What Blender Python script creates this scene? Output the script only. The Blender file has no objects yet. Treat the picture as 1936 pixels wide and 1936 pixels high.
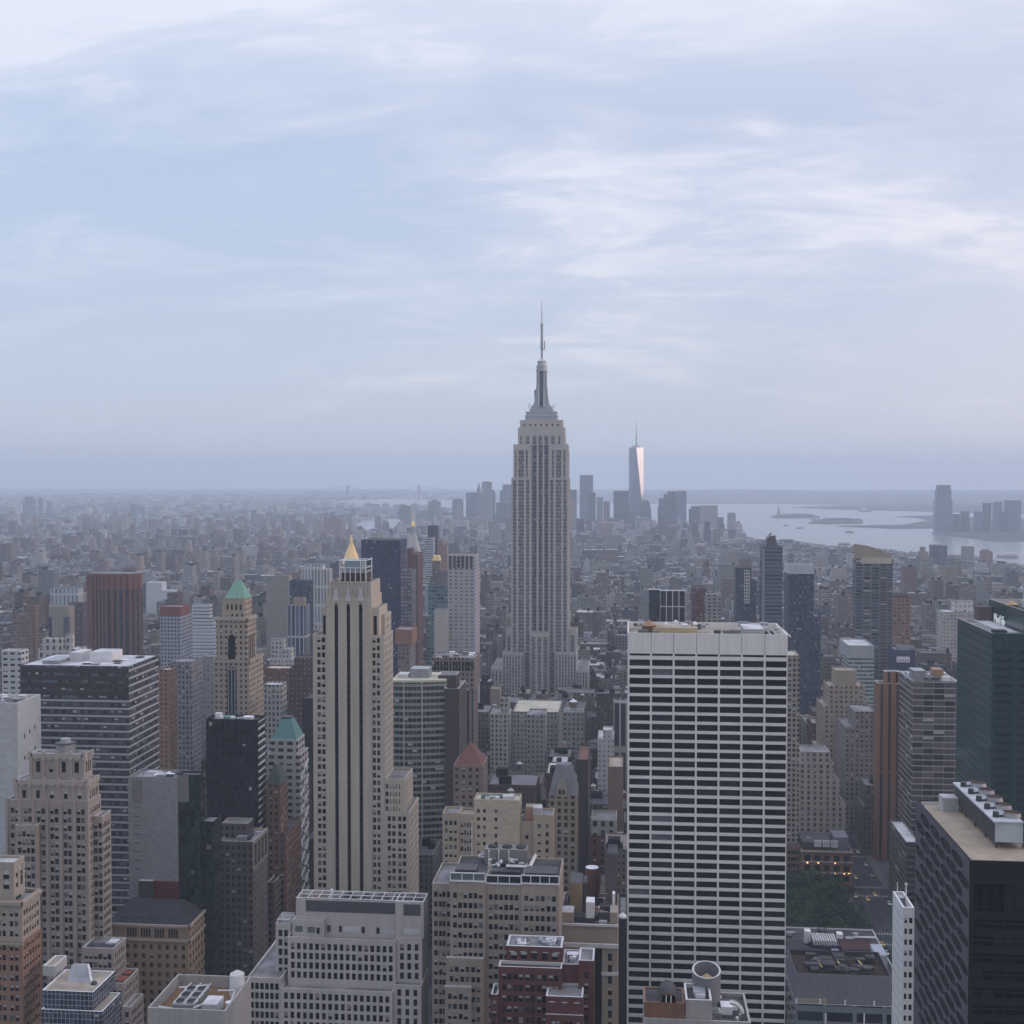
import bpy, math, random
import numpy as np
from mathutils import Vector
R = random.Random(11)
rad = math.radians
S = bpy.context.scene
COL = S.collection

# ------------------------------------------------------------------ camera
F, CX, CAMZ = 2350.0, 968.0, 260.0          # focal length and centre in photo pixels, eye height in metres
PSI, TH = rad(5.36), math.atan(70 / F)
cam = bpy.data.cameras.new('camera')
camo = bpy.data.objects.new('camera', cam)
COL.objects.link(camo)
S.camera = camo
cam.sensor_width = 36
cam.sensor_fit = 'HORIZONTAL'
cam.lens = 36 * F / 1936
cam.clip_start, cam.clip_end = 1, 120000
camo.location = (0, 0, CAMZ)
camo.rotation_euler = (rad(90) - TH, 0, PSI)

# ------------------------------------------------------------------ sky, sun, exposure
SUN_EL, SUN_AZ = rad(9), rad(93)            # azimuth clockwise from +Y (down the avenues): low in the west, a little behind
W = bpy.data.worlds.new('World')
S.world = W
W.use_nodes = True
wt = W.node_tree
wt.nodes.clear()


def N(t, kind, **kw):
    n = t.nodes.new(kind)
    for k, v in kw.items():
        setattr(n, k, v)
    return n


def setin(t, sock, v):
    if hasattr(v, 'is_output'):
        t.links.new(v, sock)
    else:
        sock.default_value = v


def math_(t, op, a, b=0.0, c=None, clamp=False):
    n = N(t, 'ShaderNodeMath', operation=op, use_clamp=clamp)
    setin(t, n.inputs[0], a)
    setin(t, n.inputs[1], b)
    if c is not None:
        setin(t, n.inputs[2], c)
    return n.outputs[0]


def mix_(t, fac, a, b, blend='MIX'):
    n = N(t, 'ShaderNodeMix', data_type='RGBA', blend_type=blend)
    setin(t, n.inputs[0], fac)
    setin(t, n.inputs[6], a if hasattr(a, 'is_output') else tuple(a) + (1,) if len(a) == 3 else a)
    setin(t, n.inputs[7], b if hasattr(b, 'is_output') else tuple(b) + (1,) if len(b) == 3 else b)
    return n.outputs[2]


def ramp_(t, fac, stops):
    n = N(t, 'ShaderNodeValToRGB')
    el = n.color_ramp.elements
    while len(el) < len(stops):
        el.new(0.5)
    for e, (p, c) in zip(el, stops):
        e.position = p
        e.color = tuple(c) + (1,) if len(c) == 3 else c
    setin(t, n.inputs[0], fac)
    return n.outputs[0]


def build_world():
    t = wt
    tc = N(t, 'ShaderNodeTexCoord')
    sep = N(t, 'ShaderNodeSeparateXYZ')
    t.links.new(tc.outputs['Generated'], sep.inputs[0])
    x, y, z = sep.outputs
    zc = math_(t, 'MAXIMUM', z, 0.012)
    cmb = N(t, 'ShaderNodeCombineXYZ')
    for i, s in enumerate((x, y, zc)):
        t.links.new(s, cmb.inputs[i])
    sky = N(t, 'ShaderNodeTexSky', sky_type='NISHITA', sun_disc=False)
    sky.sun_elevation = SUN_EL
    sky.sun_rotation = SUN_AZ
    sky.altitude = 260
    sky.air_density, sky.dust_density, sky.ozone_density = 1.0, 1.6, 2.0
    t.links.new(cmb.outputs[0], sky.inputs[0])
    # high thin cloud, laid out on a flat layer above the city
    den = math_(t, 'ADD', zc, 0.22)
    px = math_(t, 'DIVIDE', x, den)
    py = math_(t, 'DIVIDE', y, den)

    def cloud(sx, sy, rot, scale, detail, rough, dist, off):
        c = N(t, 'ShaderNodeCombineXYZ')
        t.links.new(px, c.inputs[0])
        t.links.new(py, c.inputs[1])
        c.inputs[2].default_value = off
        m = N(t, 'ShaderNodeMapping')
        m.inputs['Rotation'].default_value = (0, 0, rot)
        m.inputs['Scale'].default_value = (sx, sy, 1)
        t.links.new(c.outputs[0], m.inputs[0])
        n = N(t, 'ShaderNodeTexNoise')
        n.inputs['Scale'].default_value = scale
        n.inputs['Detail'].default_value = detail
        n.inputs['Roughness'].default_value = rough
        n.inputs['Distortion'].default_value = dist
        t.links.new(m.outputs[0], n.inputs['Vector'])
        return n.outputs['Fac']
    big = cloud(0.8, 1.0, 0.35, 1.5, 5, 0.52, 0.6, 3.3)
    mid = cloud(0.75, 1.5, -0.35, 3.4, 8, 0.6, 1.3, 9.1)
    fine = cloud(0.6, 1.7, -0.45, 9.0, 9, 0.64, 1.3, 1.7)
    m = math_(t, 'ADD', math_(t, 'MULTIPLY', big, 0.62), math_(t, 'MULTIPLY', mid, 0.29))
    m = math_(t, 'ADD', m, math_(t, 'MULTIPLY', fine, 0.09))
    # the layer closes up towards the zenith
    m = math_(t, 'ADD', m, math_(t, 'MULTIPLY', math_(t, 'SUBTRACT', z, 0.24), 0.42))
    cl = ramp_(t, m, [(0.425, (0, 0, 0)), (0.50, (.33, .33, .33)), (0.57, (1, 1, 1))])
    west = math_(t, 'MULTIPLY_ADD', x, 0.5, 0.36, clamp=True)
    shade = mix_(t, west, (3.3, 4.05, 5.5), (4.5, 4.65, 5.6))        # thinner, bluer cloud
    lit = mix_(t, west, (5.3, 5.65, 6.55), (6.5, 6.1, 6.5))            # thicker, brighter cloud
    c = mix_(t, cl, shade, lit)
    top = math_(t, 'MULTIPLY', math_(t, 'SUBTRACT', z, 0.27), 5.5, clamp=True)
    c = mix_(t, math_(t, 'MULTIPLY', top, 0.78), c, mix_(t, west, (5.9, 6.4, 7.2), (7.1, 6.9, 7.2)))
    # towards the horizon the layer thins out into clear lower air
    low = math_(t, 'POWER', math_(t, 'SUBTRACT', 1.0, math_(t, 'MULTIPLY', zc, 4.0, clamp=True)), 1.6)
    hor = mix_(t, west, (3.9, 4.3, 5.1), (4.95, 4.75, 5.2))
    c = mix_(t, math_(t, 'MULTIPLY', low, 0.9), c, hor)
    c = mix_(t, 0.16, c, sky.outputs[0])
    # the half of the sky round the setting sun is brighter
    sx, sy = math.sin(SUN_AZ), math.cos(SUN_AZ)
    d = math_(t, 'ADD', math_(t, 'MULTIPLY', x, sx), math_(t, 'MULTIPLY', y, sy))
    k = math_(t, 'MULTIPLY', math_(t, 'SUBTRACT', d, 0.05), 1.3, clamp=True)
    glow = mix_(t, math_(t, 'SUBTRACT', 1.0, math_(t, 'MULTIPLY', zc, 2.2, clamp=True)), (1.0, .97, .98), (1.6, 1.32, 1.15))
    c = mix_(t, k, c, mix_(t, 1.0, c, glow, 'MULTIPLY'))
    # overhead sky, out of view, brightened to light the roofs and lift the haze
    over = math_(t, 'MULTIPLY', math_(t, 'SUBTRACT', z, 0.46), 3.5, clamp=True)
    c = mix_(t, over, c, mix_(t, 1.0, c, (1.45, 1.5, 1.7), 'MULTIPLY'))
    # sky behind the viewer, out of view, dimmed to darken the facing walls
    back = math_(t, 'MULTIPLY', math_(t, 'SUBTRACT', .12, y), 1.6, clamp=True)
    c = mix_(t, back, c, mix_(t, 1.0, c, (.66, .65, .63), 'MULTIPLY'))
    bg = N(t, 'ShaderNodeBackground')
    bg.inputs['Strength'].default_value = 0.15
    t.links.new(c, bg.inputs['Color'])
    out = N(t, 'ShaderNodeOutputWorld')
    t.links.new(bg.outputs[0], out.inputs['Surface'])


build_world()
sl = bpy.data.lights.new('sun', 'SUN')
sl.energy, sl.angle, sl.color = 0.6, rad(14), (1.0, 0.70, 0.52)
so = bpy.data.objects.new('sun', sl)
COL.objects.link(so)
sd = Vector((math.sin(SUN_AZ) * math.cos(SUN_EL), math.cos(SUN_AZ) * math.cos(SUN_EL), math.sin(SUN_EL)))
so.rotation_euler = sd.to_track_quat('Z', 'Y').to_euler()
so.location = sd * 3000
vs = S.view_settings
vs.view_transform, vs.look, vs.exposure, vs.gamma = 'Standard', 'None', 0.12, 1.0
vs.use_curve_mapping = False
S.render.engine = 'CYCLES'
cy = S.cycles
cy.max_bounces, cy.diffuse_bounces, cy.glossy_bounces, cy.volume_bounces, cy.transmission_bounces = 4, 2, 2, 3, 2
cy.use_denoising = True
try:
    cy.denoiser = 'OPENIMAGEDENOISE'
except Exception:
    pass
cy.use_adaptive_sampling = False
cy.caustics_reflective = cy.caustics_refractive = False


# ------------------------------------------------------------------ pixel of the photo <-> place
def ray(px, py):
    u, v = (px - CX) / F, (CX - py) / F
    f = Vector((-math.sin(PSI) * math.cos(TH), math.cos(PSI) * math.cos(TH), -math.sin(TH)))
    r = Vector((math.cos(PSI), math.sin(PSI), 0))
    return f + r * u + r.cross(f) * v


def at(px, py, Y):
    d = ray(px, py)
    k = Y / d.y
    return d.x * k, CAMZ + d.z * k


def ground_pt(px, py, z=0.0):
    d = ray(px, py)
    k = (z - CAMZ) / d.z
    return d.x * k, d.y * k


_f = np.array(ray(CX, CX))
_r = np.array((math.cos(PSI), math.sin(PSI), 0))
_u = np.cross(_r, _f)


def project(p):
    p = np.asarray(p, float) - np.array((0, 0, CAMZ))
    d = p @ _f
    return np.stack([CX + F * (p @ _r) / d, CX - F * (p @ _u) / d, d], -1)


# ------------------------------------------------------------------ mesh and object helpers
class MB:
    def __init__(s):
        s.v, s.f, s.mi, s.c, s.mats, s.p, s.k = [], [], [], [], [], [], 0

    def m(s, mat):
        if mat not in s.mats:
            s.mats.append(mat)
        return s.mats.index(mat)

    def new(s):
        s.k += 1

    def face(s, pts, mat, col=None):
        s.p.append(s.k)
        i = len(s.v)
        s.v += [tuple(p) for p in pts]
        s.f.append(tuple(range(i, i + len(pts))))
        s.mi.append(s.m(mat))
        s.c.append(col)

    def box(s, x0, x1, y0, y1, z0, z1, mat, col=None, top=None, topcol=None, bottom=False):
        s.k += 1
        s.face([(x0, y0, z0), (x1, y0, z0), (x1, y0, z1), (x0, y0, z1)], mat, col)
        s.face([(x1, y0, z0), (x1, y1, z0), (x1, y1, z1), (x1, y0, z1)], mat, col)
        s.face([(x1, y1, z0), (x0, y1, z0), (x0, y1, z1), (x1, y1, z1)], mat, col)
        s.face([(x0, y1, z0), (x0, y0, z0), (x0, y0, z1), (x0, y1, z1)], mat, col)
        s.face([(x0, y0, z1), (x1, y0, z1), (x1, y1, z1), (x0, y1, z1)], top or mat, topcol or col)
        if bottom:
            s.face([(x0, y1, z0), (x1, y1, z0), (x1, y0, z0), (x0, y0, z0)], mat, col)

    def prism(s, pts, z0, z1, mat, top=None, col=None, pts1=None, cap=True):
        """pts counter-clockwise seen from above; pts1 the outline at the top"""
        q = pts1 or pts
        n = len(pts)
        for i in range(n):
            a, b, c, d = pts[i], pts[(i + 1) % n], q[(i + 1) % n], q[i]
            if c == d:
                s.face([(*a, z0), (*b, z0), (*c, z1)], mat, col)
            else:
                s.face([(*a, z0), (*b, z0), (*c, z1), (*d, z1)], mat, col)
        if cap:
            s.face([(*p, z1) for p in q], top or mat, col)

    def cyl(s, cx, cy_, r0, r1, z0, z1, mat, n=12, top=None, col=None, cap=True):
        a = [(cx + r0 * math.cos(6.28319 * i / n), cy_ + r0 * math.sin(6.28319 * i / n)) for i in range(n)]
        b = [(cx + r1 * math.cos(6.28319 * i / n), cy_ + r1 * math.sin(6.28319 * i / n)) for i in range(n)]
        s.prism(a, z0, z1, mat, top, col, b, cap and r1 > 0.01)

    def bar(s, p, q, w, mat, col=None):
        s.k += 1
        p, q = Vector(p), Vector(q)
        d = (q - p).normalized()
        a = d.orthogonal().normalized() * w / 2
        b = d.cross(a).normalized() * w / 2
        c = [a + b, a - b, -a - b, -a + b]
        for i in range(4):
            e, g = c[i], c[(i + 1) % 4]
            s.face([p + g, p + e, q + e, q + g], mat, col)
        s.face([q + k for k in c], mat, col)
        s.face([p + k for k in reversed(c)], mat, col)

    def hip(s, x0, x1, y0, y1, z0, z1, mat, kx=1.0, ky=1.0):
        """hipped roof; kx, ky: how far the slope runs in along x and y (1 = to the middle)"""
        dx, dy = (x1 - x0) / 2 * kx, (y1 - y0) / 2 * ky
        a = [(x0, y0), (x1, y0), (x1, y1), (x0, y1)]
        b = [(x0 + dx, y0 + dy), (x1 - dx, y0 + dy), (x1 - dx, y1 - dy), (x0 + dx, y1 - dy)]
        for i in range(4):
            p, q, u, w = a[i], a[(i + 1) % 4], b[(i + 1) % 4], b[i]
            if abs(u[0] - w[0]) + abs(u[1] - w[1]) < 1e-4:
                s.face([(*p, z0), (*q, z0), (*u, z1)], mat)
            else:
                s.face([(*p, z0), (*q, z0), (*u, z1), (*w, z1)], mat)
        if kx < .999 and ky < .999:
            s.face([(*p, z1) for p in b], mat)

    def each(s, name, parent):
        """every box or bar as a part of its own"""
        for k in sorted(set(s.p)):
            m = MB()
            for f, i, q in zip(s.f, s.mi, s.p):
                if q == k:
                    m.face([s.v[j] for j in f], s.mats[i])
            m.build(name, parent)

    def build(s, name, parent=None, loc=(0, 0, 0), smooth=False):
        me = bpy.data.meshes.new(name)
        L = Vector(loc) if parent is None else Vector(ROOTLOC[parent.name])
        va = np.array(s.v, dtype=np.float64).reshape(-1, 3) - np.array(L)
        me.from_pydata(va.tolist(), [], s.f)
        for k in s.mats:
            me.materials.append(k)
        me.polygons.foreach_set('material_index', s.mi)
        if any(c is not None for c in s.c):
            at_ = me.color_attributes.new('tint', 'FLOAT_COLOR', 'CORNER')
            buf = []
            for fc, c in zip(s.f, s.c):
                c = c or (.4, .4, .4)
                buf += [c[0], c[1], c[2], 1.0] * len(fc)
            at_.data.foreach_set('color', buf)
        if smooth:
            me.polygons.foreach_set('use_smooth', [True] * len(s.f))
        me.update()
        o = bpy.data.objects.new(name, me)
        COL.objects.link(o)
        if parent is None:
            o.location = L
            ROOTLOC[o.name] = tuple(L)
        else:
            o.parent = parent
            ROOTLOC[o.name] = tuple(L)
        return o


ROOTLOC = {}


class Roofs:
    """roof decks: each one a part of its own"""

    def __init__(s):
        s.l = []

    def face(s, pts, mat, col=None):
        m = MB()
        m.face(pts, mat, col)
        s.l.append(m)

    def build(s, name, parent=None):
        return [m.build(name, parent) for m in s.l][-1]


def tag(o, label=None, cat=None, group=None, kind=None):
    for k, v in (('label', label), ('category', cat), ('group', group), ('kind', kind)):
        if v:
            o[k] = v
    return o


def thing(name, label, cat, loc, group=None):
    o = bpy.data.objects.new(name, None)
    o.empty_display_size = 5
    COL.objects.link(o)
    o.location = loc
    ROOTLOC[o.name] = tuple(loc)
    return tag(o, label, cat, group)


# ------------------------------------------------------------------ materials
MATS = {}


def newmat(name):
    m = bpy.data.materials.new(name)
    m.use_nodes = True
    t = m.node_tree
    return m, t, t.nodes['Principled BSDF']


def tone(c, k=.95, s=.95):
    m = (c[0] + c[1] + c[2]) / 3
    return tuple(k * (m + (v - m) * s) for v in c)


def weather(t, col, amt=0.25, scale=0.05, streak=True):
    """the surface's own blotches and rain streaks"""
    if not hasattr(col, 'is_output'):
        col = tone(col)
    tc = N(t, 'ShaderNodeTexCoord')
    n1 = N(t, 'ShaderNodeTexNoise')
    n1.inputs['Scale'].default_value = scale
    n1.inputs['Detail'].default_value = 5
    t.links.new(tc.outputs['Object'], n1.inputs['Vector'])
    f = n1.outputs['Fac']
    if streak:
        mp = N(t, 'ShaderNodeMapping')
        mp.inputs['Scale'].default_value = (0.55, 0.55, 0.03)
        t.links.new(tc.outputs['Object'], mp.inputs[0])
        n2 = N(t, 'ShaderNodeTexNoise')
        n2.inputs['Scale'].default_value = 1.0
        n2.inputs['Detail'].default_value = 3
        t.links.new(mp.outputs[0], n2.inputs['Vector'])
        f = math_(t, 'MULTIPLY_ADD', n2.outputs['Fac'], 0.5, math_(t, 'MULTIPLY', f, 0.5))
    k = math_(t, 'MULTIPLY_ADD', math_(t, 'SUBTRACT', f, 0.5), amt * 4, 1.0)
    h = N(t, 'ShaderNodeHueSaturation')
    h.inputs['Saturation'].default_value = 1
    setin(t, h.inputs['Value'], k)
    setin(t, h.inputs['Color'], col if hasattr(col, 'is_output') else tuple(col) + (1,))
    return h.outputs[0]


def plain(name, col, rough=0.85, amt=0.2, scale=0.08, streak=False, metal=0.0, spec=0.3, emit=0, tint=False):
    if name in MATS:
        return MATS[name]
    m, t, b = newmat(name)
    if tint:
        a = N(t, 'ShaderNodeAttribute', attribute_name='tint')
        col = a.outputs['Color']
    if amt > 0:
        t.links.new(weather(t, col, amt, scale, streak), b.inputs['Base Color'])
    else:
        setin(t, b.inputs['Base Color'], col if tint else tuple(col) + (1,))
    b.inputs['Roughness'].default_value = rough
    b.inputs['Metallic'].default_value = metal
    b.inputs['Specular IOR Level'].default_value = spec
    if emit:
        b.inputs['Emission Color'].default_value = tuple(col) + (1,)
        b.inputs['Emission Strength'].default_value = emit
    MATS[name] = m
    return m


def grid_group():
    g = bpy.data.node_groups.new('window_grid', 'ShaderNodeTree')
    I = g.interface
    for nm in ('CellW', 'CellH', 'FracW', 'FracH', 'OffX', 'OffZ'):
        I.new_socket(nm, in_out='INPUT', socket_type='NodeSocketFloat')
    for nm in ('Mask', 'Rand', 'Rand2', 'FZ'):
        I.new_socket(nm, in_out='OUTPUT', socket_type='NodeSocketFloat')
    gi, go = N(g, 'NodeGroupInput'), N(g, 'NodeGroupOutput')
    tc = N(g, 'ShaderNodeTexCoord')
    geo = N(g, 'ShaderNodeNewGeometry')
    sp, sn = N(g, 'ShaderNodeSeparateXYZ'), N(g, 'ShaderNodeSeparateXYZ')
    g.links.new(tc.outputs['Object'], sp.inputs[0])
    g.links.new(geo.outputs['True Normal'], sn.inputs[0])
    side = math_(g, 'GREATER_THAN', math_(g, 'ABSOLUTE', sn.outputs[0]), math_(g, 'ABSOLUTE', sn.outputs[1]))
    u = N(g, 'ShaderNodeMix', data_type='FLOAT')
    g.links.new(side, u.inputs[0])
    g.links.new(sp.outputs[0], u.inputs[2])
    g.links.new(sp.outputs[1], u.inputs[3])
    cu = math_(g, 'ADD', math_(g, 'DIVIDE', u.outputs[0], gi.outputs['CellW']), gi.outputs['OffX'])
    cv = math_(g, 'ADD', math_(g, 'DIVIDE', sp.outputs[2], gi.outputs['CellH']), gi.outputs['OffZ'])
    fu, fv = math_(g, 'FRACT', cu), math_(g, 'FRACT', cv)
    mu = math_(g, 'LESS_THAN', math_(g, 'ABSOLUTE', math_(g, 'SUBTRACT', fu, 0.5)), math_(g, 'MULTIPLY', gi.outputs['FracW'], 0.5))
    mv = math_(g, 'LESS_THAN', math_(g, 'ABSOLUTE', math_(g, 'SUBTRACT', fv, 0.5)), math_(g, 'MULTIPLY', gi.outputs['FracH'], 0.5))
    wall = math_(g, 'LESS_THAN', math_(g, 'ABSOLUTE', sn.outputs[2]), 0.5)
    g.links.new(math_(g, 'MULTIPLY', math_(g, 'MULTIPLY', mu, mv), wall), go.inputs['Mask'])
    oi = N(g, 'ShaderNodeObjectInfo')
    c = N(g, 'ShaderNodeCombineXYZ')
    g.links.new(math_(g, 'FLOOR', cu), c.inputs[0])
    g.links.new(math_(g, 'FLOOR', cv), c.inputs[1])
    g.links.new(math_(g, 'MULTIPLY_ADD', oi.outputs['Random'], 97.0, math_(g, 'MULTIPLY', side, 31.0)), c.inputs[2])
    wn = N(g, 'ShaderNodeTexWhiteNoise', noise_dimensions='3D')
    g.links.new(c.outputs[0], wn.inputs['Vector'])
    sc = N(g, 'ShaderNodeSeparateColor')
    g.links.new(wn.outputs['Color'], sc.inputs[0])
    g.links.new(sc.outputs[0], go.inputs['Rand'])
    g.links.new(sc.outputs[1], go.inputs['Rand2'])
    g.links.new(fv, go.inputs['FZ'])
    return g


GRID = grid_group()


def facade(name, wall, glass=(.03, .035, .045), cw=3.0, ch=3.6, ww=.5, wh=.55, ox=0.0, oz=0.0, blind=.18, grough=.2, wrough=.85,
           amt=.2, var=.9, tint=False, blindcol=(.42, .41, .4), band=None, metal=0.0):
    """wall with rows of windows; band = (colour, share of the storey) a floor band under the windows"""
    if name in MATS:
        return MATS[name]
    m, t, b = newmat(name)
    g = N(t, 'ShaderNodeGroup', node_tree=GRID)
    for k, v in zip(('CellW', 'CellH', 'FracW', 'FracH', 'OffX', 'OffZ'), (cw, ch, ww, wh, ox, oz)):
        g.inputs[k].default_value = v
    if tint:
        a = N(t, 'ShaderNodeAttribute', attribute_name='tint')
        wc = weather(t, a.outputs['Color'], amt)
    else:
        wc = weather(t, wall, amt)
    if band:
        bc, share = band
        inb = math_(t, 'LESS_THAN', math_(t, 'ABSOLUTE', math_(t, 'SUBTRACT', g.outputs['FZ'], 0.5)), (1 - share) / 2)
        wc = mix_(t, inb, bc, wc)
    lo = tuple(c * (1 - .7 * var) for c in glass)
    hi = tuple(c * (1 + .9 * var) + .005 * var for c in glass)
    gc = mix_(t, g.outputs['Rand'], lo, hi)
    isb = math_(t, 'GREATER_THAN', g.outputs['Rand2'], 1 - blind)
    upper = math_(t, 'GREATER_THAN', g.outputs['FZ'], math_(t, 'MULTIPLY_ADD', g.outputs['Rand'], 0.3, 0.35))
    gc = mix_(t, math_(t, 'MULTIPLY', isb, upper), gc, blindcol)
    t.links.new(mix_(t, g.outputs['Mask'], wc, gc), b.inputs['Base Color'])
    t.links.new(math_(t, 'MULTIPLY_ADD', g.outputs['Mask'], grough - wrough, wrough), b.inputs['Roughness'])
    t.links.new(math_(t, 'MULTIPLY_ADD', g.outputs['Mask'], 0.12, 0.2), b.inputs['Specular IOR Level'])
    b.inputs['Metallic'].default_value = metal
    MATS[name] = m
    return m


GLASS = [plain('dark_glass', (.007, .008, .012), .12, 0, spec=.2), plain('dim_glass', (.022, .025, .034), .15, 0, spec=.25),
         plain('pale_glass', (.12, .145, .16), .2, 0, spec=.5)]
BLIND = [plain('blind', (.5, .5, .5), .8, 0), plain('tan_blind', (.33, .31, .28), .8, 0)]
BLACK = plain('black_void', (.012, .012, .014), .7, 0)
ROOF = plain('roof_gravel', (.2, .195, .2), .95, .55, .12)
ROOFD = plain('roof_tar', (.06, .06, .065), .9, .6, .12)
ROOFW = plain('roof_white', (.5, .5, .51), .9, .4, .12)
ROOFT = plain('roof_tan', (.34, .29, .23), .95, .45, .12)
ROOFC = plain('roof_cream', (.5, .46, .36), .95, .25, .12)
COPING = plain('coping', (.55, .54, .54), .8, .15, .2)
STEEL = plain('grey_steel', (.34, .35, .37), .45, .2, .3, metal=.5)
DSTEEL = plain('dark_steel', (.06, .06, .065), .6, .2, .3)
WHITE = plain('white_paint', (.72, .72, .73), .6, .12, .3)
WOOD = plain('tank_wood', (.16, .1, .065), .9, .35, .4, True)
TANROOF = plain('tank_roof', (.33, .2, .12), .9, .25, .4)
COPPER = plain('green_copper', (.13, .27, .21), .75, .2, .1, True)
GOLD = plain('gold_leaf', (1.0, .70, .28), .4, .1, .3, metal=.2)
BRICKR = plain('red_brick', (.125, .05, .044), .9, .3, .12, True)

# ------------------------------------------------------------------ setting: ground, water, hills, haze
def ground_mat():
    m, t, b = newmat('ground')
    tc = N(t, 'ShaderNodeTexCoord')
    n1 = N(t, 'ShaderNodeTexNoise')
    n1.inputs['Scale'].default_value = 0.004
    n1.inputs['Detail'].default_value = 8
    n1.inputs['Roughness'].default_value = .7
    t.links.new(tc.outputs['Object'], n1.inputs['Vector'])
    n2 = N(t, 'ShaderNodeTexNoise')
    n2.inputs['Scale'].default_value = 0.03
    n2.inputs['Detail'].default_value = 4
    t.links.new(tc.outputs['Object'], n2.inputs['Vector'])
    c = ramp_(t, n1.outputs['Fac'], [(.35, (.055, .055, .06)), (.52, (.08, .078, .08)), (.62, (.05, .07, .045)), (.75, (.09, .085, .085))])
    c = mix_(t, math_(t, 'MULTIPLY', n2.outputs['Fac'], .5), c, (.05, .05, .055))
    t.links.new(c, b.inputs['Base Color'])
    b.inputs['Roughness'].default_value = .95
    return m


def water_mat():
    m, t, b = newmat('river_water')
    tc = N(t, 'ShaderNodeTexCoord')
    n1 = N(t, 'ShaderNodeTexNoise')
    n1.inputs['Scale'].default_value = 0.02
    n1.inputs['Detail'].default_value = 6
    t.links.new(tc.outputs['Object'], n1.inputs['Vector'])
    bp = N(t, 'ShaderNodeBump')
    bp.inputs['Strength'].default_value = .25
    bp.inputs['Distance'].default_value = 6
    t.links.new(n1.outputs['Fac'], bp.inputs['Height'])
    t.links.new(bp.outputs[0], b.inputs['Normal'])
    b.inputs['Base Color'].default_value = (.165, .16, .155, 1)
    b.inputs['Roughness'].default_value = .22
    b.inputs['Specular IOR Level'].default_value = .6
    return m


GR = ground_mat()
g = MB()
for i in range(12):
    for j in range(8):
        xs = [-18000 + 30000 * k / 12 for k in (i, i + 1)]
        ys = [-1500 + 24000 * k / 8 for k in (j, j + 1)]
        g.face([(xs[0], ys[0], 0), (xs[1], ys[0], 0), (xs[1], ys[1], 0), (xs[0], ys[1], 0)], GR)
tag(g.build('ground'), kind='structure')
WATER = water_mat()
# outlines as they lie on the ground, read from the photo's pixels
BAY = [(2060, 1100), (1936, 1074), (1870, 1062), (1800, 1052), (1700, 1046), (1560, 1030), (1500, 1022), (1400, 1018), (1300, 1012),
       (1100, 1002), (960, 996), (868, 990), (868, 962), (700, 957), (640, 953), (640, 946), (760, 943), (960, 948), (1240, 953),
       (1500, 953), (1700, 957), (1830, 964), (2060, 975)]
EAST = [(620, 1012), (700, 1008), (790, 997), (800, 984), (740, 981), (690, 984), (645, 990), (600, 1002)]
HARBOUR = [(560, 972), (620, 966), (760, 971), (760, 975), (640, 977)]


def sheet(name, poly, mat, z, kind='structure'):
    mb = MB()
    mb.face([(*ground_pt(x, y, z), z) for x, y in poly], mat)
    # face up whatever the order
    a = sum(mb.v[i][0] * mb.v[(i + 1) % len(mb.v)][1] - mb.v[(i + 1) % len(mb.v)][0] * mb.v[i][1] for i in range(len(mb.v)))
    if a < 0:
        mb.f[0] = tuple(reversed(mb.f[0]))
    return tag(mb.build(name), kind=kind)


sheet('bay_water', BAY, WATER, .4)
sheet('river_water', EAST, WATER, .4)
sheet('harbour_water', HARBOUR, WATER, .4)


def inside(poly, x, y):
    c = False
    n = len(poly)
    for i in range(n):
        (x1, y1), (x2, y2) = poly[i], poly[i - 1]
        if (y1 > y) != (y2 > y) and x < (x2 - x1) * (y - y1) / (y2 - y1) + x1:
            c = not c
    return c


LANDM = plain('far_land', (.055, .06, .055), .95, .5, .006)
LANDG = plain('island_green', (.035, .06, .035), .95, .5, .02)


def land(name, poly, h, mat=LANDM, bumps=None):
    """a low island or spit: outline from the photo, a rim and a gently uneven top"""
    pts = [Vector((*ground_pt(x, y, .4), 0)) for x, y in poly]
    a = sum(pts[i].x * pts[i - 1].y - pts[i - 1].x * pts[i].y for i in range(len(pts)))
    if a > 0:
        pts.reverse()
    cen = sum(pts, Vector()) / len(pts)
    mb = MB()
    n = len(pts)
    prev = [p + Vector((0, 0, .5)) for p in pts]
    for k, (s, z) in enumerate(((.97, h * .5), (.9, h * .8), (.6, h), (.3, h * 1.05))):
        cur = [cen + (p - cen) * s + Vector((0, 0, z * R.uniform(.75, 1.25))) for p in pts]
        for i in range(n):
            mb.face([prev[i], prev[(i + 1) % n], cur[(i + 1) % n], cur[i]], mat)
        prev = cur
    mb.face(prev, mat)
    return tag(mb.build(name), kind='structure')


land('liberty_park_spit', [(1580, 996), (1622, 997), (1700, 1000), (1775, 999), (1775, 984), (1765, 990), (1730, 994), (1680, 994), (1640, 995)], 6)
land('ferry_spit', [(1690, 977), (1730, 979), (1765, 987), (1790, 990), (1800, 974), (1740, 975)], 4)
land('statue_island', [(1455, 978), (1475, 980), (1530, 980), (1551, 978), (1525, 974), (1500, 972), (1478, 974)], 9, LANDG)
land('immigrant_island', [(1527, 990), (1560, 991), (1631, 990), (1632, 984), (1600, 981), (1560, 982), (1540, 986)], 10, LANDG)
land('container_port', [(1490, 960), (1560, 963), (1700, 966), (1830, 970), (2000, 974), (2000, 955), (1830, 954), (1700, 954), (1560, 957)], 8)
land('far_shore', [(1760, 1010), (1830, 1018), (1880, 1024), (1936, 1024), (2060, 1030), (2060, 982), (1936, 980), (1830, 978), (1790, 982), (1770, 1000)], 5)
land('pier_land', [(560, 976), (640, 975), (770, 973), (770, 966), (640, 967), (560, 969)], 5)


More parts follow.
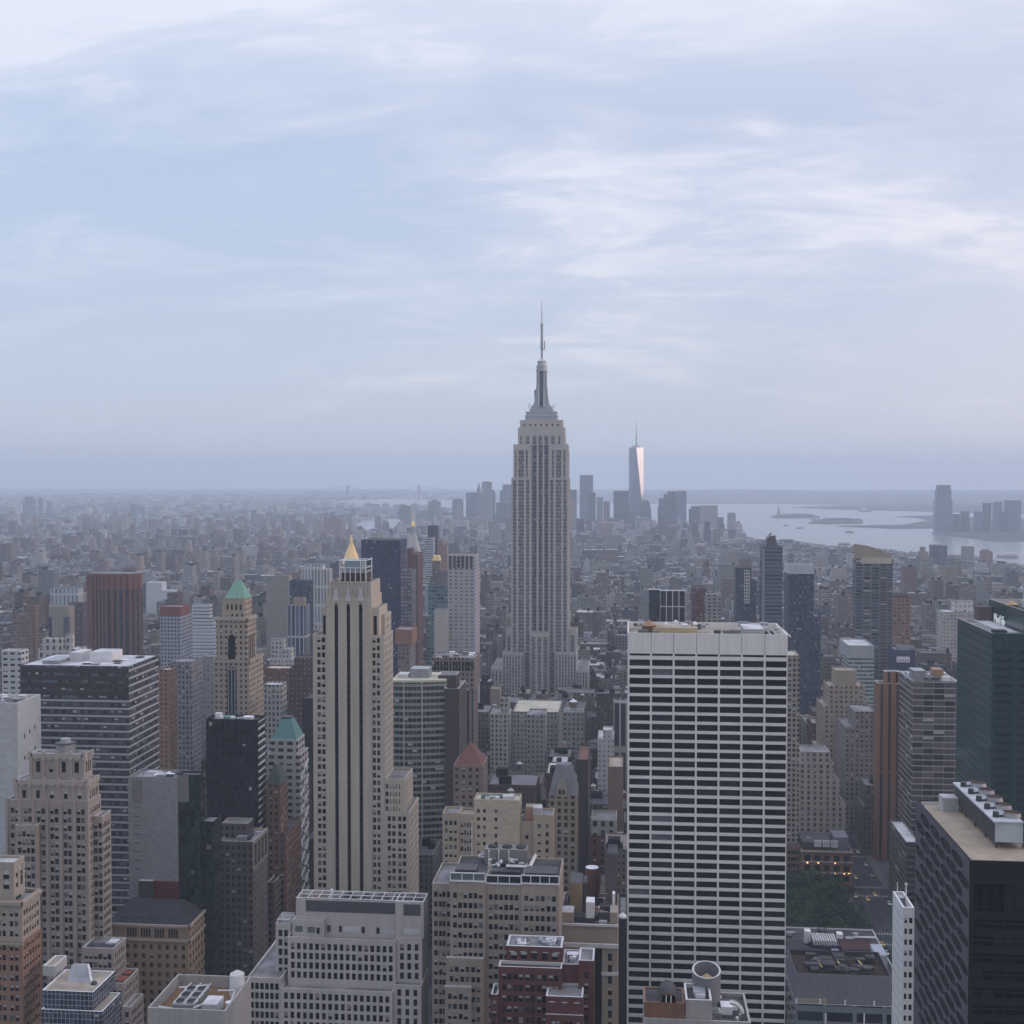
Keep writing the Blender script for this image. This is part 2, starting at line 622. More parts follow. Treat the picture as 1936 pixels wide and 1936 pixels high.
def hills(name, Y, D, prof, mat):
    """a long ridge: prof = (pixel x, pixel y of the crest)"""
    mb = MB()
    top = []
    for px, py in prof:
        x, z = at(px, py, Y)
        top.append((x, max(z, 3)))
    for r in range(5):
        a0, a1 = r / 5, (r + 1) / 5
        for (xa, za), (xb, zb) in zip(top, top[1:]):
            p = []
            for x, z, a in ((xa, za, a0), (xb, zb, a0), (xb, zb, a1), (xa, za, a1)):
                p.append((x, Y - D + D * a, .5 + (z - .5) * math.sin(a * 1.5708) ** 1.3))
            mb.face(p, mat)
        if r == 4:
            for (xa, za), (xb, zb) in zip(top, top[1:]):
                mb.face([(xa, Y, za), (xb, Y, zb), (xb, Y + D, .5), (xa, Y + D, .5)], mat)
    return tag(mb.build(name), kind='structure')


hills('island_hills', 17500, 3200, [(1150, 948), (1200, 938), (1240, 932), (1290, 928), (1340, 926), (1400, 925), (1470, 926.5), (1540, 929), (1600, 930.5), (1700, 933), (1800, 935.5), (1936, 937), (2100, 938)], LANDM)
hills('distant_shore', 19500, 1500, [(640, 941), (700, 939.5), (800, 938.5), (900, 938.5), (1000, 938), (1160, 940)], LANDM)

# haze: one closed box of even thin air round the camera and everything built
hm = bpy.data.materials.new('haze')
hm.use_nodes = True
ht = hm.node_tree
ht.nodes.clear()
hv = N(ht, 'ShaderNodeVolumePrincipled')
hv.inputs['Color'].default_value = (.76, .87, 1.0, 1)
hv.inputs['Density'].default_value = 1.0e-4
hv.inputs['Density Attribute'].default_value = ''
hv.inputs['Anisotropy'].default_value = .05
ho = N(ht, 'ShaderNodeOutputMaterial')
ht.links.new(hv.outputs[0], ho.inputs['Volume'])
hb = MB()
hb.box(-18500, 12500, -2000, 23000, -1, 530, hm, bottom=True)
tag(hb.build('haze'), kind='stuff')

# ------------------------------------------------------------------ building helpers
FOOT = []            # footprints of everything placed by hand: x0, x1, y0, y1
HEROES = []          # (ref, px, py) for the fill buildings' labels
HBOX = []            # boxes that hide what is behind them


def walls(mb, rb, x0, x1, y0, y1, z0, z1, mat, roof, rim=None, par=.9, t=.45, skip=()):
    """four walls with a parapet in mb, the roof deck in rb"""
    rim = rim or mat
    P = [(x0, y0), (x1, y0), (x1, y1), (x0, y1)]
    Q = [(x0 + t, y0 + t), (x1 - t, y0 + t), (x1 - t, y1 - t), (x0 + t, y1 - t)]
    for i, nm in enumerate(('front', 'west', 'back', 'east')):
        a, b, c, d = P[i], P[(i + 1) % 4], Q[(i + 1) % 4], Q[i]
        if nm not in skip:
            mb.face([(*a, z0), (*b, z0), (*b, z1), (*a, z1)], mat)
        if par > 0:
            mb.face([(*a, z1), (*b, z1), (*c, z1), (*d, z1)], rim)
            mb.face([(*c, z1 - par), (*d, z1 - par), (*d, z1), (*c, z1)], rim)
    q = Q if par > 0 else P
    rb.face([(*p, z1 - par) for p in q], roof)


class Tier:
    pass


def tier(pl, pr, pt, Y, D=None, pf=None, z0=0.0, ins=0.0):
    T = Tier()
    T.x0, T.z1 = at(pl, pt, Y)
    T.x1, _ = at(pr, pt, Y)
    T.y0 = Y
    if pf is not None:
        d = ray(pf, pt)
        T.y1 = (T.x1 if pf > pr else T.x0) * d.y / d.x
        T.y1 = min(max(T.y1, Y + 6), Y + 120)
    else:
        T.y1 = Y + (D or 30)
    T.x0 += ins
    T.x1 -= ins
    T.y0 += ins
    T.y1 -= ins
    T.z0 = z0
    return T


def bldg(name, label, Y, tiers, mat, roof=None, rim=None, cat='building', ref=None, D=30, par=.9, group=None):
    """tiers from the bottom up: (left px, right px, top px, options)"""
    TS = []
    for i, tp in enumerate(tiers):
        o = tp[3] if len(tp) > 3 else {}
        on = o.get('on', i - 1)
        z0 = TS[on].z1 - o.get('par', par) - .06 if on >= 0 and i > 0 else 0
        T = tier(tp[0], tp[1], tp[2], Y + o.get('y', 0), o.get('d', D), o.get('pf'), z0, .04 * i)
        T.o = o
        TS.append(T)
    root = thing(name, label, cat, (TS[0].x0, TS[0].y0, 0), group)
    wb, rb = MB(), Roofs()
    for T in TS:
        walls(wb, rb, T.x0, T.x1, T.y0, T.y1, T.z0, T.z1, T.o.get('mat', mat), T.o.get('roof', roof or ROOF), T.o.get('rim', rim), T.o.get('par', par))
        FOOT.append((T.x0, T.x1, T.y0, T.y1))
        HBOX.append((T.x0, T.x1, T.y0, T.y1, T.z0, T.z1))
    wb.build('wall', root)
    rb.build('roof', root)
    if ref:
        HEROES.append((ref, (tiers[0][0] + tiers[0][1]) / 2, tiers[-1][2], Y))
    return root, TS


# walls with real openings; every opening gets a window
PANES = {}
WINDOWS = {}
ZVIS = lambda Y: CAMZ - (1960 - 898) / F * Y


def pane_mesh(w, h, v):
    k = (round(w, 2), round(h, 2), v)
    if k not in PANES:
        mb = MB()
        g1 = GLASS[v % 3 if v < 3 else (0 if v in (3, 4, 6) else 1)]
        q = lambda z0, z1, m, y=0: mb.face([(0, y, z0), (w, y, z0), (w, y, z1), (0, y, z1)], m)
        if v < 3:
            q(0, h, g1)
        elif v == 6:
            q(0, h, BLIND[1])
        else:
            s = h * (.45 if v == 3 else .62 if v == 4 else .3)
            q(0, s, g1)
            q(s, h, BLIND[0 if v != 5 else 1])
        if h < 3.2 and w < 2.6:
            mb.box(0, w, -.06, 0, h * .5 - .05, h * .5 + .05, DSTEEL)
        me = bpy.data.meshes.new('window')
        me.from_pydata(mb.v, [], mb.f)
        for m_ in mb.mats:
            me.materials.append(m_)
        me.polygons.foreach_set('material_index', mb.mi)
        PANES[k] = me
    return PANES[k]


def lattice(wb, face, T, z0, z1, cols, rows, mat, rec=.35, wins=None, mix=(5, 3, 1, 2, 1, 1, 0), rev=None, keep=True):
    """one wall with openings: cols (from the left as seen from outside), rows (heights); windows go to the list wins"""
    if face == 'front':
        O, U, Nn, wid = Vector((T.x0, T.y0, 0)), Vector((1, 0, 0)), Vector((0, -1, 0)), T.x1 - T.x0
    elif face == 'west':
        O, U, Nn, wid = Vector((T.x1, T.y0, 0)), Vector((0, 1, 0)), Vector((1, 0, 0)), T.y1 - T.y0
    else:
        O, U, Nn, wid = Vector((T.x0, T.y1, 0)), Vector((0, -1, 0)), Vector((-1, 0, 0)), T.y1 - T.y0
    rows = sorted((max(a, z0 + .2), b) for a, b in rows if b > z0 + 1 and b < z1 - .05)
    cols = sorted((a, b) for a, b in cols if a > .02 and b < wid - .02)
    P = lambda u, z, r=0.0: O + U * u + Vector((0, 0, z)) - Nn * r
    rev = rev or mat
    z = z0
    for a, b in rows:
        wb.face([P(0, z), P(wid, z), P(wid, a), P(0, a)], mat)
        u = 0
        for c, d in cols:
            wb.face([P(u, a), P(c, a), P(c, b), P(u, b)], mat)
            wb.face([P(c, a), P(d, a), P(d, a, rec), P(c, a, rec)], rev)
            wb.face([P(c, b, rec), P(d, b, rec), P(d, b), P(c, b)], rev)
            wb.face([P(c, a), P(c, a, rec), P(c, b, rec), P(c, b)], rev)
            wb.face([P(d, a, rec), P(d, a), P(d, b), P(d, b, rec)], rev)
            if wins is not None:
                wins.append((face, P(c, a, rec), d - c, b - a, R.choices(range(7), mix)[0]))
            u = d
        wb.face([P(u, a), P(wid, a), P(wid, b), P(u, b)], mat)
        z = b
    wb.face([P(0, z), P(wid, z), P(wid, z1), P(0, z1)], mat)


ROT = {'front': 0, 'west': rad(90), 'east': rad(-90)}


def make_windows(root, wins, limit=100):
    """the windows that show largest are parts of their own, the rest one part"""
    if not wins:
        return
    pr = project([tuple(w[1]) for w in wins])
    score = []
    for i, w in enumerate(wins):
        vis = -20 < pr[i][0] < 1950 and 0 < pr[i][1] < 1936
        score.append((not vis, w[0] != 'front', pr[i][2] / max(.2, w[2]), i))
    order = [s[3] for s in sorted(score)]
    L = Vector(ROOTLOC[root.name])
    for i in order[:limit]:
        f, p, w, h, v = wins[i]
        o = bpy.data.objects.new('window', pane_mesh(w, h, v))
        o.location = p - L
        o.rotation_euler = (0, 0, ROT[f])
        COL.objects.link(o)
        o.parent = root
    rest = order[limit:]
    if rest:
        mb = MB()
        for i in rest:
            f, p, w, h, v = wins[i]
            me = pane_mesh(w, h, v)
            ca, sa = math.cos(ROT[f]), math.sin(ROT[f])
            for po in me.polygons:
                mb.face([(p.x + ca * me.vertices[k].co.x - sa * me.vertices[k].co.y, p.y + sa * me.vertices[k].co.x + ca * me.vertices[k].co.y,
                          p.z + me.vertices[k].co.z) for k in po.vertices], me.materials[po.material_index])
        tag(mb.build('window', root), kind='stuff')


def evenly(wid, n, ww, m0=0.6, m1=None):
    m1 = m0 if m1 is None else m1
    p = (wid - m0 - m1) / n
    return [(m0 + p * (i + .5) - ww / 2, m0 + p * (i + .5) + ww / 2) for i in range(n)]


def bays(wid, n, per, ww, gap, m=0.8):
    """n bays of per windows each"""
    p = (wid - 2 * m) / n
    out = []
    for i in range(n):
        c = m + p * (i + .5)
        tot = per * ww + (per - 1) * gap
        for k in range(per):
            a = c - tot / 2 + k * (ww + gap)
            out.append((a, a + ww))
    return out


def storeys(ztop, off, pitch, h, zmin):
    out = []
    z = ztop - off - h
    while z > zmin:
        out.append((z, z + h))
        z -= pitch
    return out


def hbox_tier(T):
    FOOT.append((T.x0, T.x1, T.y0, T.y1))
    HBOX.append((T.x0, T.x1, T.y0, T.y1, T.z0, T.z1))


def water_tank(x, y, z, r, h, label, legs=True, body=None, roof=None, group='rooftop water tanks'):
    t = thing('water_tank', label, 'water tank', (x, y, z), group)
    lh = h * .45 if legs else .02
    if legs:
        for sx in (-1, 1):
            for sy in (-1, 1):
                lb = MB()
                lb.bar((x + sx * r * .6, y + sy * r * .6, z), (x + sx * r * .6, y + sy * r * .6, z + lh), .28, DSTEEL)
                lb.build('leg', t)
    b = MB()
    b.cyl(x, y, r, r * .95, z + lh, z + lh + h, body or WOOD, 14)
    b.build('barrel', t)
    c = MB()
    c.cyl(x, y, r * 1.08, .05, z + lh + h, z + lh + h + r * .75, roof or TANROOF, 14)
    c.build('cone_roof', t)
    return t


def vent_box(mb, x, y, z, w, d, h, mat=None):
    mb.box(x - w / 2, x + w / 2, y - d / 2, y + d / 2, z, z + h, mat or STEEL)


def clutter(root, T, n, seed=0, name='roof_equipment', mats=None, hmax=3.0):
    """ducts, boxes and small housings fixed to a roof"""
    r = random.Random(seed)
    mb = MB()
    mats = mats or [STEEL, DSTEEL, ROOF, WHITE]
    z = T.z1 - .95
    for i in range(n):
        w, d, h = r.uniform(1.2, 5), r.uniform(1.2, 5), r.uniform(.8, hmax)
        x, y = r.uniform(T.x0 + 3.5, T.x1 - 3.5), r.uniform(T.y0 + 3.5, T.y1 - 3.5)
        if x - w / 2 < T.x0 + .6 or x + w / 2 > T.x1 - .6 or y - d / 2 < T.y0 + .6 or y + d / 2 > T.y1 - .6:
            continue
        vent_box(mb, x, y, z, w, d, h, r.choice(mats))
    for i in range(n // 2):
        x, y = r.uniform(T.x0 + 1.5, T.x1 - 1.5), r.uniform(T.y0 + 1.5, T.y1 - 1.5)
        if r.random() < .5:
            q = min(T.x1 - 1.2, x + r.uniform(3, 12))
            mb.bar((x, y, z + .35), (q, y, z + .35), r.uniform(.18, .4), r.choice(mats))
        else:
            mb.new()
            mb.cyl(x, y, .35, .3, z, z + r.uniform(.6, 1.8), r.choice(mats), 8)
    if mb.f:
        mb.each('roof_unit', root)

# ------------------------------------------------------------------ the setback skyscraper with the mast
def piers_cols(wid, spec):
    return [(a * wid, b * wid) for a, b in spec]


def skyscraper():
    Y = 1300.0
    stone = plain('pale_limestone', (.52, .485, .455), .85, .14, .02, True)
    strip = facade('window_strip', (.27, .265, .285), (.04, .045, .065), cw=1.9, ch=3.7, ww=.62, wh=.52, blind=.25, amt=.05, grough=.15)
    strip2 = facade('blue_window_strip', (.18, .185, .23), (.03, .035, .06), cw=1.9, ch=3.7, ww=.66, wh=.56, blind=.15, amt=.05, grough=.15)
    steel = plain('mast_steel', (.46, .48, .52), .4, .15, .05, True, metal=.4)
    x0, _ = at(967, 903, Y)
    x1, _ = at(1075, 903, Y)
    root = thing('skyscraper', 'tall pale limestone skyscraper with stepped shoulders and a needle mast, tallest of the skyline', 'skyscraper', ((x0 + x1) / 2, Y, 0))
    HEROES.append(('the tall mast skyscraper', 1022, 790, Y))
    wb, rb = MB(), Roofs()
    strips = []

    def slots(T, face, cols, zt, zb, mat=strip):
        """slots with a strip of windows and spandrels set back in each"""
        lattice(wb, face, T, T.z0, T.z1, cols, [(zb, zt)], stone, rec=.7)
        for a, b in cols:
            mb = MB()
            if face == 'front':
                mb.face([(T.x0 + a, T.y0 + .7, zb), (T.x0 + b, T.y0 + .7, zb), (T.x0 + b, T.y0 + .7, zt), (T.x0 + a, T.y0 + .7, zt)], mat)
            else:
                mb.face([(T.x1 - .7, T.y0 + a, zb), (T.x1 - .7, T.y0 + b, zb), (T.x1 - .7, T.y0 + b, zt), (T.x1 - .7, T.y0 + a, zt)], mat)
            strips.append(mb)

    def mass(pl, pr, pt, dy, D, cols, z0=0.0, tg=2.2, wn=None, bot=None, mat=strip, par=.9, both=True):
        T = Tier()
        T.x0, T.z1 = at(pl, pt, Y)
        T.x1, _ = at(pr, pt, Y)
        T.y0, T.y1, T.z0 = Y + dy, Y + dy + D, z0
        wid = T.x1 - T.x0
        walls(wb, rb, T.x0, T.x1, T.y0, T.y1, T.z0, T.z1, stone, ROOF, None, par, skip=('front',) if cols is None else ('front', 'west'))
        if cols is None:
            wb.face([(T.x0, T.y0, z0), (T.x1, T.y0, z0), (T.x1, T.y0, T.z1), (T.x0, T.y0, T.z1)], stone)
        else:
            slots(T, 'front', [(a * wid, b * wid) for a, b in cols], T.z1 - tg, bot or z0 + .6, mat)
            n = wn or max(2, int(D / 6))
            slots(T, 'west', evenly(D, n, D / n * .55), T.z1 - tg, bot or z0 + .6)
        hbox_tier(T)
        return T
    px = lambda v: v
    # side wings of the shaft, with the middle bay set back between them
    def nb(vals, l, r):
        return [((a - l) / (r - l), (b - l) / (r - l)) for a, b in vals]
    zs = {}
    # main shaft: left wing, centre, right wing (photo pixel ranges of the dark strips)
    LW = [(969.5, 976), (980, 990.5), (994.5, 1000.5)]
    CB = [(1006, 1014), (1018, 1025), (1029, 1036)]
    RW = [(1040, 1046.5), (1050.5, 1061), (1065, 1071.5)]
    D = 38
    zc = at(1022, 800, Y)[1]
    a = mass(966.6, 1004, 903, 0, D, nb(LW, 966.6, 1004))
    c = mass(1038.2, 1075, 903, 0, D, nb(RW, 1038.2, 1075))
    mid = mass(1004.1, 1038.1, 829, 3.2, D - 5, nb(CB, 1004.1, 1038.1), tg=1.5, mat=strip2)
    zsh = a.z1 - .95
    a2 = mass(970.3, 1004, 840, .8, D - 3, nb([(974, 976.5), (980, 990.5), (994, 998)], 970.3, 1004), z0=zsh, tg=6)
    c2 = mass(1038.2, 1073.5, 840, .8, D - 3, nb([(1043, 1047), (1051, 1061), (1065, 1068.5)], 1038.2, 1073.5), z0=zsh, tg=6)
    zs2 = a2.z1 - .95
    t3 = mass(979, 1067, 808, 2.2, D - 8, nb([(983.5, 986), (994.5, 1000), (1007, 1014), (1018, 1025), (1029, 1036), (1042, 1048), (1055.5, 1059)], 979, 1067), z0=zs2, tg=9, par=.6)
    t4 = mass(982.7, 1063, 794, 3.2, D - 10, None, z0=t3.z1 - .65, par=1.2)
    for i in range(7):                                              # small square openings under the top edge
        u = T4 = t4.x0 + (t4.x1 - t4.x0) * (i + .8) / 7.6
        strips_mb = MB()
        strips_mb.box(u - .8, u + .8, t4.y0 - .06, t4.y0 + .1, t4.z1 - 6.3, t4.z1 - 4.1, BLACK)
        o = strips_mb.build('window', root)
    # shoulders and wings below
    zl = at(960, 1192, Y)[1]
    lo = mass(955.6, 966.5, 1192, 5, D - 10, nb([(958.3, 964)], 955.6, 966.5), tg=6)
    ro = mass(1075.1, 1090, 1192, 5, D - 10, nb([(1078.5, 1085)], 1075.1, 1090), tg=6)
    for l, r, n in ((951.8, 991, 7), (1050.5, 1090, 7)):
        e = [(l + (r - l) * (i + .24) / n, l + (r - l) * (i + .82) / n) for i in range(n)]
        mass(l, r, 1231, -9, D + 12, nb(e, l, r), tg=3)
    mass(991.1, 1003.9, 1231, -2, D, nb([(993.5, 1001)], 991.1, 1003.9), tg=1)
    mass(1038.3, 1050.4, 1231, -2, D, nb([(1041, 1048)], 1038.3, 1050.4), tg=1)
    mass(1004.05, 1038.15, 1194, -10, 12, nb([(1006, 1013.6), (1017.6, 1024.6), (1028.6, 1036.2)], 1004.05, 1038.15), tg=4.5)
    for l, r, t, n in ((931, 951.7, 1258, 3), (1090.1, 1112, 1262, 4)):
        e = [(l + (r - l) * (i + .2) / n, l + (r - l) * (i + .8) / n) for i in range(n)]
        mass(l, r, t, -14, D + 30, nb(e, l, r), tg=3)
    wb.build('wall', root)
    rb.build('roof', root)
    for m_ in strips:
        m_.build('window_strip', root)
    # stepped base of the mast
    xc = (at(1022, 790, Y)[0])
    yc = Y + 18
    zt = lambda py: at(1022, py, yc)[1]
    k = yc / F * 1.0
    mb = MB()
    for hw, p0, p1 in ((30, 794.5, 786), (28.5, 786, 779), (22, 779, 774), (19.5, 774, 770)):
        w = hw * k
        mb.box(xc - w, xc + w, yc - w * .62, yc + w * .62, zt(p0) - (1.2 if p0 > 790 else 0.1), zt(p1) - .7, steel)
        mb.box(xc - w - .5, xc + w + .5, yc - w * .62 - .5, yc + w * .62 + .5, zt(p1) - .7, zt(p1), COPING)
    mb.build('mast_base', root)
    mb = MB()
    r0, r1 = 9.2 * k, 8.0 * k
    mb.cyl(xc, yc, r0, r1, zt(770), zt(702), plain('mast_glass', (.12, .14, .2), .25, .1, spec=.6), 12)
    mb.build('mast_shaft', root)
    mb = MB()                                                       # four flaring wings
    for ax, ay in ((1, 0), (-1, 0), (0, -1), (0, 1)):
        for s in (-1, 1):
            ox, oy = -ay * s * r1 * .62, ax * s * r1 * .62
            pts = [(r1 * .55, 702), (r1 * 1.2, 702), (r1 * 1.22, 728), (r1 * 1.5, 752), (r1 * 1.95, 770), (r1 * .5, 770)]
            A = [(xc + ax * q + ox - ay * .9, yc + ay * q + oy + ax * .9, zt(p)) for q, p in pts]
            B = [(xc + ax * q + ox + ay * .9, yc + ay * q + oy - ax * .9, zt(p)) for q, p in pts]
            mb.face(A, steel)
            mb.face(list(reversed(B)), steel)
            for i in range(len(pts)):
                j = (i + 1) % len(pts)
                mb.face([A[j], A[i], B[i], B[j]], steel)
    mb.build('mast_wing', root)
    mb = MB()
    for ra, rb_, p0, p1 in ((11.3, 11.3, 702, 699), (9.8, 9.8, 699, 694), (11, 11, 694, 692), (8.7, 8.3, 692, 685), (9.3, 9.3, 685, 683.4), (8.4, 3.2, 683.4, 678)):
        mb.cyl(xc, yc, ra * k, rb_ * k, zt(p0), zt(p1), steel, 16)
    mb.build('mast_crown', root)
    mb = MB()
    for ra, p0, p1 in ((2.6, 678, 660), (3.2, 660, 656), (2.9, 656, 640), (2.3, 640, 625), (2.7, 625, 612), (1.1, 612, 588), (.7, 588, 575), (.4, 575, 567)):
        mb.cyl(xc, yc, ra * k * .8, ra * k * .74, zt(p0), zt(p1), STEEL, 8)
    for i in range(9):
        p = 613 + i * 5.2
        mb.box(xc - 3.5 * k, xc + 3.5 * k, yc - .25, yc + .25, zt(p + .9), zt(p), STEEL)
    mb.bar((xc + 5.5 * k, yc, zt(661)), (xc + 5.5 * k, yc, zt(644)), .9, STEEL)
    mb.bar((xc, yc, zt(659)), (xc + 5.5 * k, yc, zt(661)), .7, STEEL)
    mb.build('antenna', root)
    mb = MB()
    r = random.Random(3)
    for i in range(16):
        u = r.uniform(-1, 1)
        for hw, p in ((29, 793), (21, 774)):
            if r.random() < .6:
                w = hw * k * (u + .06 * r.random())
                mb.bar((xc + w, yc - hw * k * .55, zt(p)), (xc + w, yc - hw * k * .55, zt(p - r.uniform(4, 9))), .5, STEEL)
    for s in (-1, 1):
        for q in (12, 16, 20, 24):
            mb.bar((xc + s * q * k, yc, zt(772)), (xc + s * q * k, yc, zt(772 - r.uniform(4, 10))), .5, STEEL)
    mb.bar((xc - 12.5 * k, yc, zt(756)), (xc - 13 * k, yc, zt(737)), 1.2, STEEL)
    mb.build('aerial_rod', root)


skyscraper()


# ------------------------------------------------------------------ the cream tower with three black stripes
def striped_tower():
    Y = 575.0
    st = plain('cream_stone', (.48, .425, .35), .88, .2, .03, True)
    stl = plain('cream_stone_west', (.47, .41, .315), .88, .12, .03, True)
    root = thing('tower', 'cream stone tower with three long black vertical stripes and a fluted crown', 'tower', (at(592, 1200, Y)[0], Y, 0))
    HEROES.append(('the cream tower with black stripes', 665, 1130, Y))
    wb, rb, ST, wins = MB(), Roofs(), [], []
    zb = ZVIS(Y) - 20
    X = lambda p, py=1400: at(p, py, Y)[0]
    Z = lambda p: at(660, p, Y)[1]

    def mass(pl, pr, pt, y0, y1, z0=0, front=None, west=None, par=.9, fcols=None, frows=None):
        T = Tier()
        T.x0, T.x1, T.y0, T.y1, T.z0, T.z1 = X(pl), X(pr), Y + y0, Y + y1, z0, Z(pt)
        sk = []
        if front is not None:
            sk.append('front')
            lattice(wb, 'front', T, z0, T.z1, front[0], front[1], st, rec=.4, wins=wins)
        if west is not None:
            sk.append('west')
            lattice(wb, 'west', T, z0, T.z1, west[0], west[1], st, rec=.4, wins=wins)
        walls(wb, rb, T.x0, T.x1, T.y0, T.y1, z0, T.z1, st, ROOF, None, par, skip=sk)
        hbox_tier(T)
        return T
    # centre shaft with three slots
    c = Tier()
    c.x0, c.x1, c.y0, c.y1, c.z0, c.z1 = X(617.5), X(703.5), Y - .6, Y + 24, 0, Z(1128)
    cols = [(X(a) - c.x0, X(b) - c.x0) for a, b in ((633.6, 640.6), (656.6, 663.4), (679.6, 686.6))]
    lattice(wb, 'front', c, 0, c.z1, cols, [(zb - 30, Z(1146))], st, rec=1.2)
    walls(wb, rb, c.x0, c.x1, c.y0, c.y1, 0, c.z1, st, ROOF, None, .9, skip=('front',))
    hbox_tier(c)
    for a, b in cols:
        mb = MB()
        mb.face([(c.x0 + a, c.y0 + 1.2, zb - 30), (c.x0 + b, c.y0 + 1.2, zb - 30), (c.x0 + b, c.y0 + 1.2, Z(1146)), (c.x0 + a, c.y0 + 1.2, Z(1146))], BLACK)
        for q in storeys(Z(1146), 1, 3.55, 1.9, zb - 30):
            mb.box(c.x0 + a, c.x0 + b, c.y0 + 1.12, c.y0 + 1.2, q[0], q[1], GLASS[0])
        mb.build('window_stripe', root)
        tri = MB()                                                  # pointed head over each slot
        w = (b - a) / 2
        m_ = c.x0 + (a + b) / 2
        tri.prism([(m_ - w, c.y0 - .05), (m_ + w, c.y0 - .05), (m_ + w, c.y0 + .02), (m_ - w, c.y0 + .02)], Z(1146), Z(1140), BLACK, pts1=[(m_ - .1, c.y0 - .05), (m_ + .1, c.y0 - .05), (m_ + .1, c.y0 + .02), (m_ - .1, c.y0 + .02)])
        tri.build('slot_head', root)
        fin = MB()
        fin.prism([(m_ - w * 1.7, c.y0 - .35), (m_ + w * 1.7, c.y0 - .35), (m_ + w * 1.7, c.y0 - .02), (m_ - w * 1.7, c.y0 - .02)], Z(1136), Z(1112), COPING,
                  pts1=[(m_ - w * .3, c.y0 - .35), (m_ + w * .3, c.y0 - .35), (m_ + w * .3, c.y0 - .02), (m_ - w * .3, c.y0 - .02)])
        fin.build('crown_finial', root)
    # crown
    cr = Tier()
    cr.x0, cr.x1, cr.y0, cr.y1, cr.z0, cr.z1 = X(622), X(702), Y + 1, Y + 22, c.z1 - .95, Z(1100)
    lattice(wb, 'front', cr, cr.z0, cr.z1, evenly(cr.x1 - cr.x0, 11, .9, .8), [(cr.z0 + .8, cr.z1 - .8)], st, rec=.5)
    mbk = MB()
    mbk.face([(cr.x0 + .1, cr.y0 + .5, cr.z0), (cr.x1 - .1, cr.y0 + .5, cr.z0), (cr.x1 - .1, cr.y0 + .5, cr.z1 - .1), (cr.x0 + .1, cr.y0 + .5, cr.z1 - .1)], COPING)
    mbk.build('crown_panel', root)
    walls(wb, rb, cr.x0, cr.x1, cr.y0, cr.y1, cr.z0, cr.z1, st, ROOFD, None, 1.1, skip=('front',))
    hbox_tier(cr)
    # inner shoulders with one tall dark opening each
    for l, r, a, b in ((609, 617.4, 609.6, 615.6), (703.6, 716, 705.5, 712)):
        T = Tier()
        T.x0, T.x1, T.y0, T.y1, T.z0, T.z1 = X(l), X(r), Y + 1.5, Y + 22, 0, Z(1149)
        lattice(wb, 'front', T, 0, T.z1, [(max(.3, X(a) - T.x0), X(b) - T.x0)], [(Z(1201), Z(1165))], st, rec=.8)
        mb = MB()
        mb.face([(T.x0 + .05, T.y0 + .8, Z(1203)), (T.x1 - .05, T.y0 + .8, Z(1203)), (T.x1 - .05, T.y0 + .8, Z(1163)), (T.x0 + .05, T.y0 + .8, Z(1163))], BLACK)
        mb.build('tall_window', root)
        walls(wb, rb, T.x0, T.x1, T.y0, T.y1, 0, T.z1, st, ROOF, None, .9, skip=('front',))
        hbox_tier(T)
    rows = storeys(Z(1201), 1.2, 3.55, 2.3, zb)
    o1 = [(X(a) - X(592.5), X(b) - X(592.5)) for a, b in ((600.5, 607), (609.2, 615.6))]
    L = mass(592.5, 617.45, 1201, -.2, 20, 0, (o1, rows))
    o2 = [(X(a) - X(703.55), X(b) - X(703.55)) for a, b in ((705, 710.6), (713.2, 718.8))]
    T = mass(703.55, 727, 1201, -.2, 22, 0, (o2, rows), (evenly(22.2, 6, 1.4, 1), rows))
    # west side steps
    wr = storeys(Z(1180), 2, 3.55, 2.0, zb)
    mass(716.1, 722, 1165, 8, 24, T.z1 - .95, None, (evenly(16, 4, 1.4, 1), storeys(Z(1165), 2, 3.55, 2, T.z1)))
    # lower wings on the right
    w1 = mass(727.1, 765, 1470, .3, 22, 0, (bays(X(765) - X(727.1), 3, 2, 1.5, .7, .8)[:5], storeys(Z(1470), 2.8, 3.55, 2.3, zb)), (evenly(21.7, 5, 1.4, 1), storeys(Z(1470), 2.8, 3.55, 2.3, zb)))
    w2 = mass(727.2, 773.5, 1531, -.7, 26, 0, (bays(X(773.5) - X(727.2), 2, 2, 1.6, .6, .8), storeys(Z(1531), 2.4, 3.55, 2.3, zb)), (evenly(26.7, 7, 1.4, 1), storeys(Z(1531), 2.4, 3.55, 2.3, zb)))
    wb.build('wall', root)
    rb.build('roof', root)
    make_windows(root, wins)
    # rooftop lantern: glass box in white rails
    mb, mf = MB(), MB()
    zr = cr.z1 - 1.15
    xa, xb, ya, yb = X(643), X(686), Y + 5, Y + 17
    mb.box(xa, xb, ya, yb, zr, Z(1082), plain('lantern_wall', (.07, .055, .05), .8, .2))
    mb.box(xa + 1.2, xb - 1.5, ya + 1, yb - 1, Z(1082), Z(1062), plain('lantern_glass', (.25, .33, .36), .2, .1, spec=.6))
    mb.build('roof_lantern', root)
    for p in (1083, 1075, 1061):
        for a, b in (((xa - .8, ya - .8), (xb + .8, ya - .8)), ((xb + .8, ya - .8), (xb + .8, yb + .8)), ((xa - .8, yb + .8), (xb + .8, yb + .8)), ((xa - .8, ya - .8), (xa - .8, yb + .8))):
            mf.bar((*a, Z(p)), (*b, Z(p)), .24, WHITE)
    for i in range(6):
        u = xa - .8 + (xb - xa + 1.6) * i / 5
        mf.bar((u, ya - .8, zr), (u, ya - .8, Z(1061 if i in (0, 4, 5) else 1075)), .3, WHITE)
    for v in (ya - .8, yb + .8):
        mf.bar((xb + .8, v, zr), (xb + .8, v, Z(1058)), .35, WHITE)
    mf.build('roof_railing', root)


striped_tower()


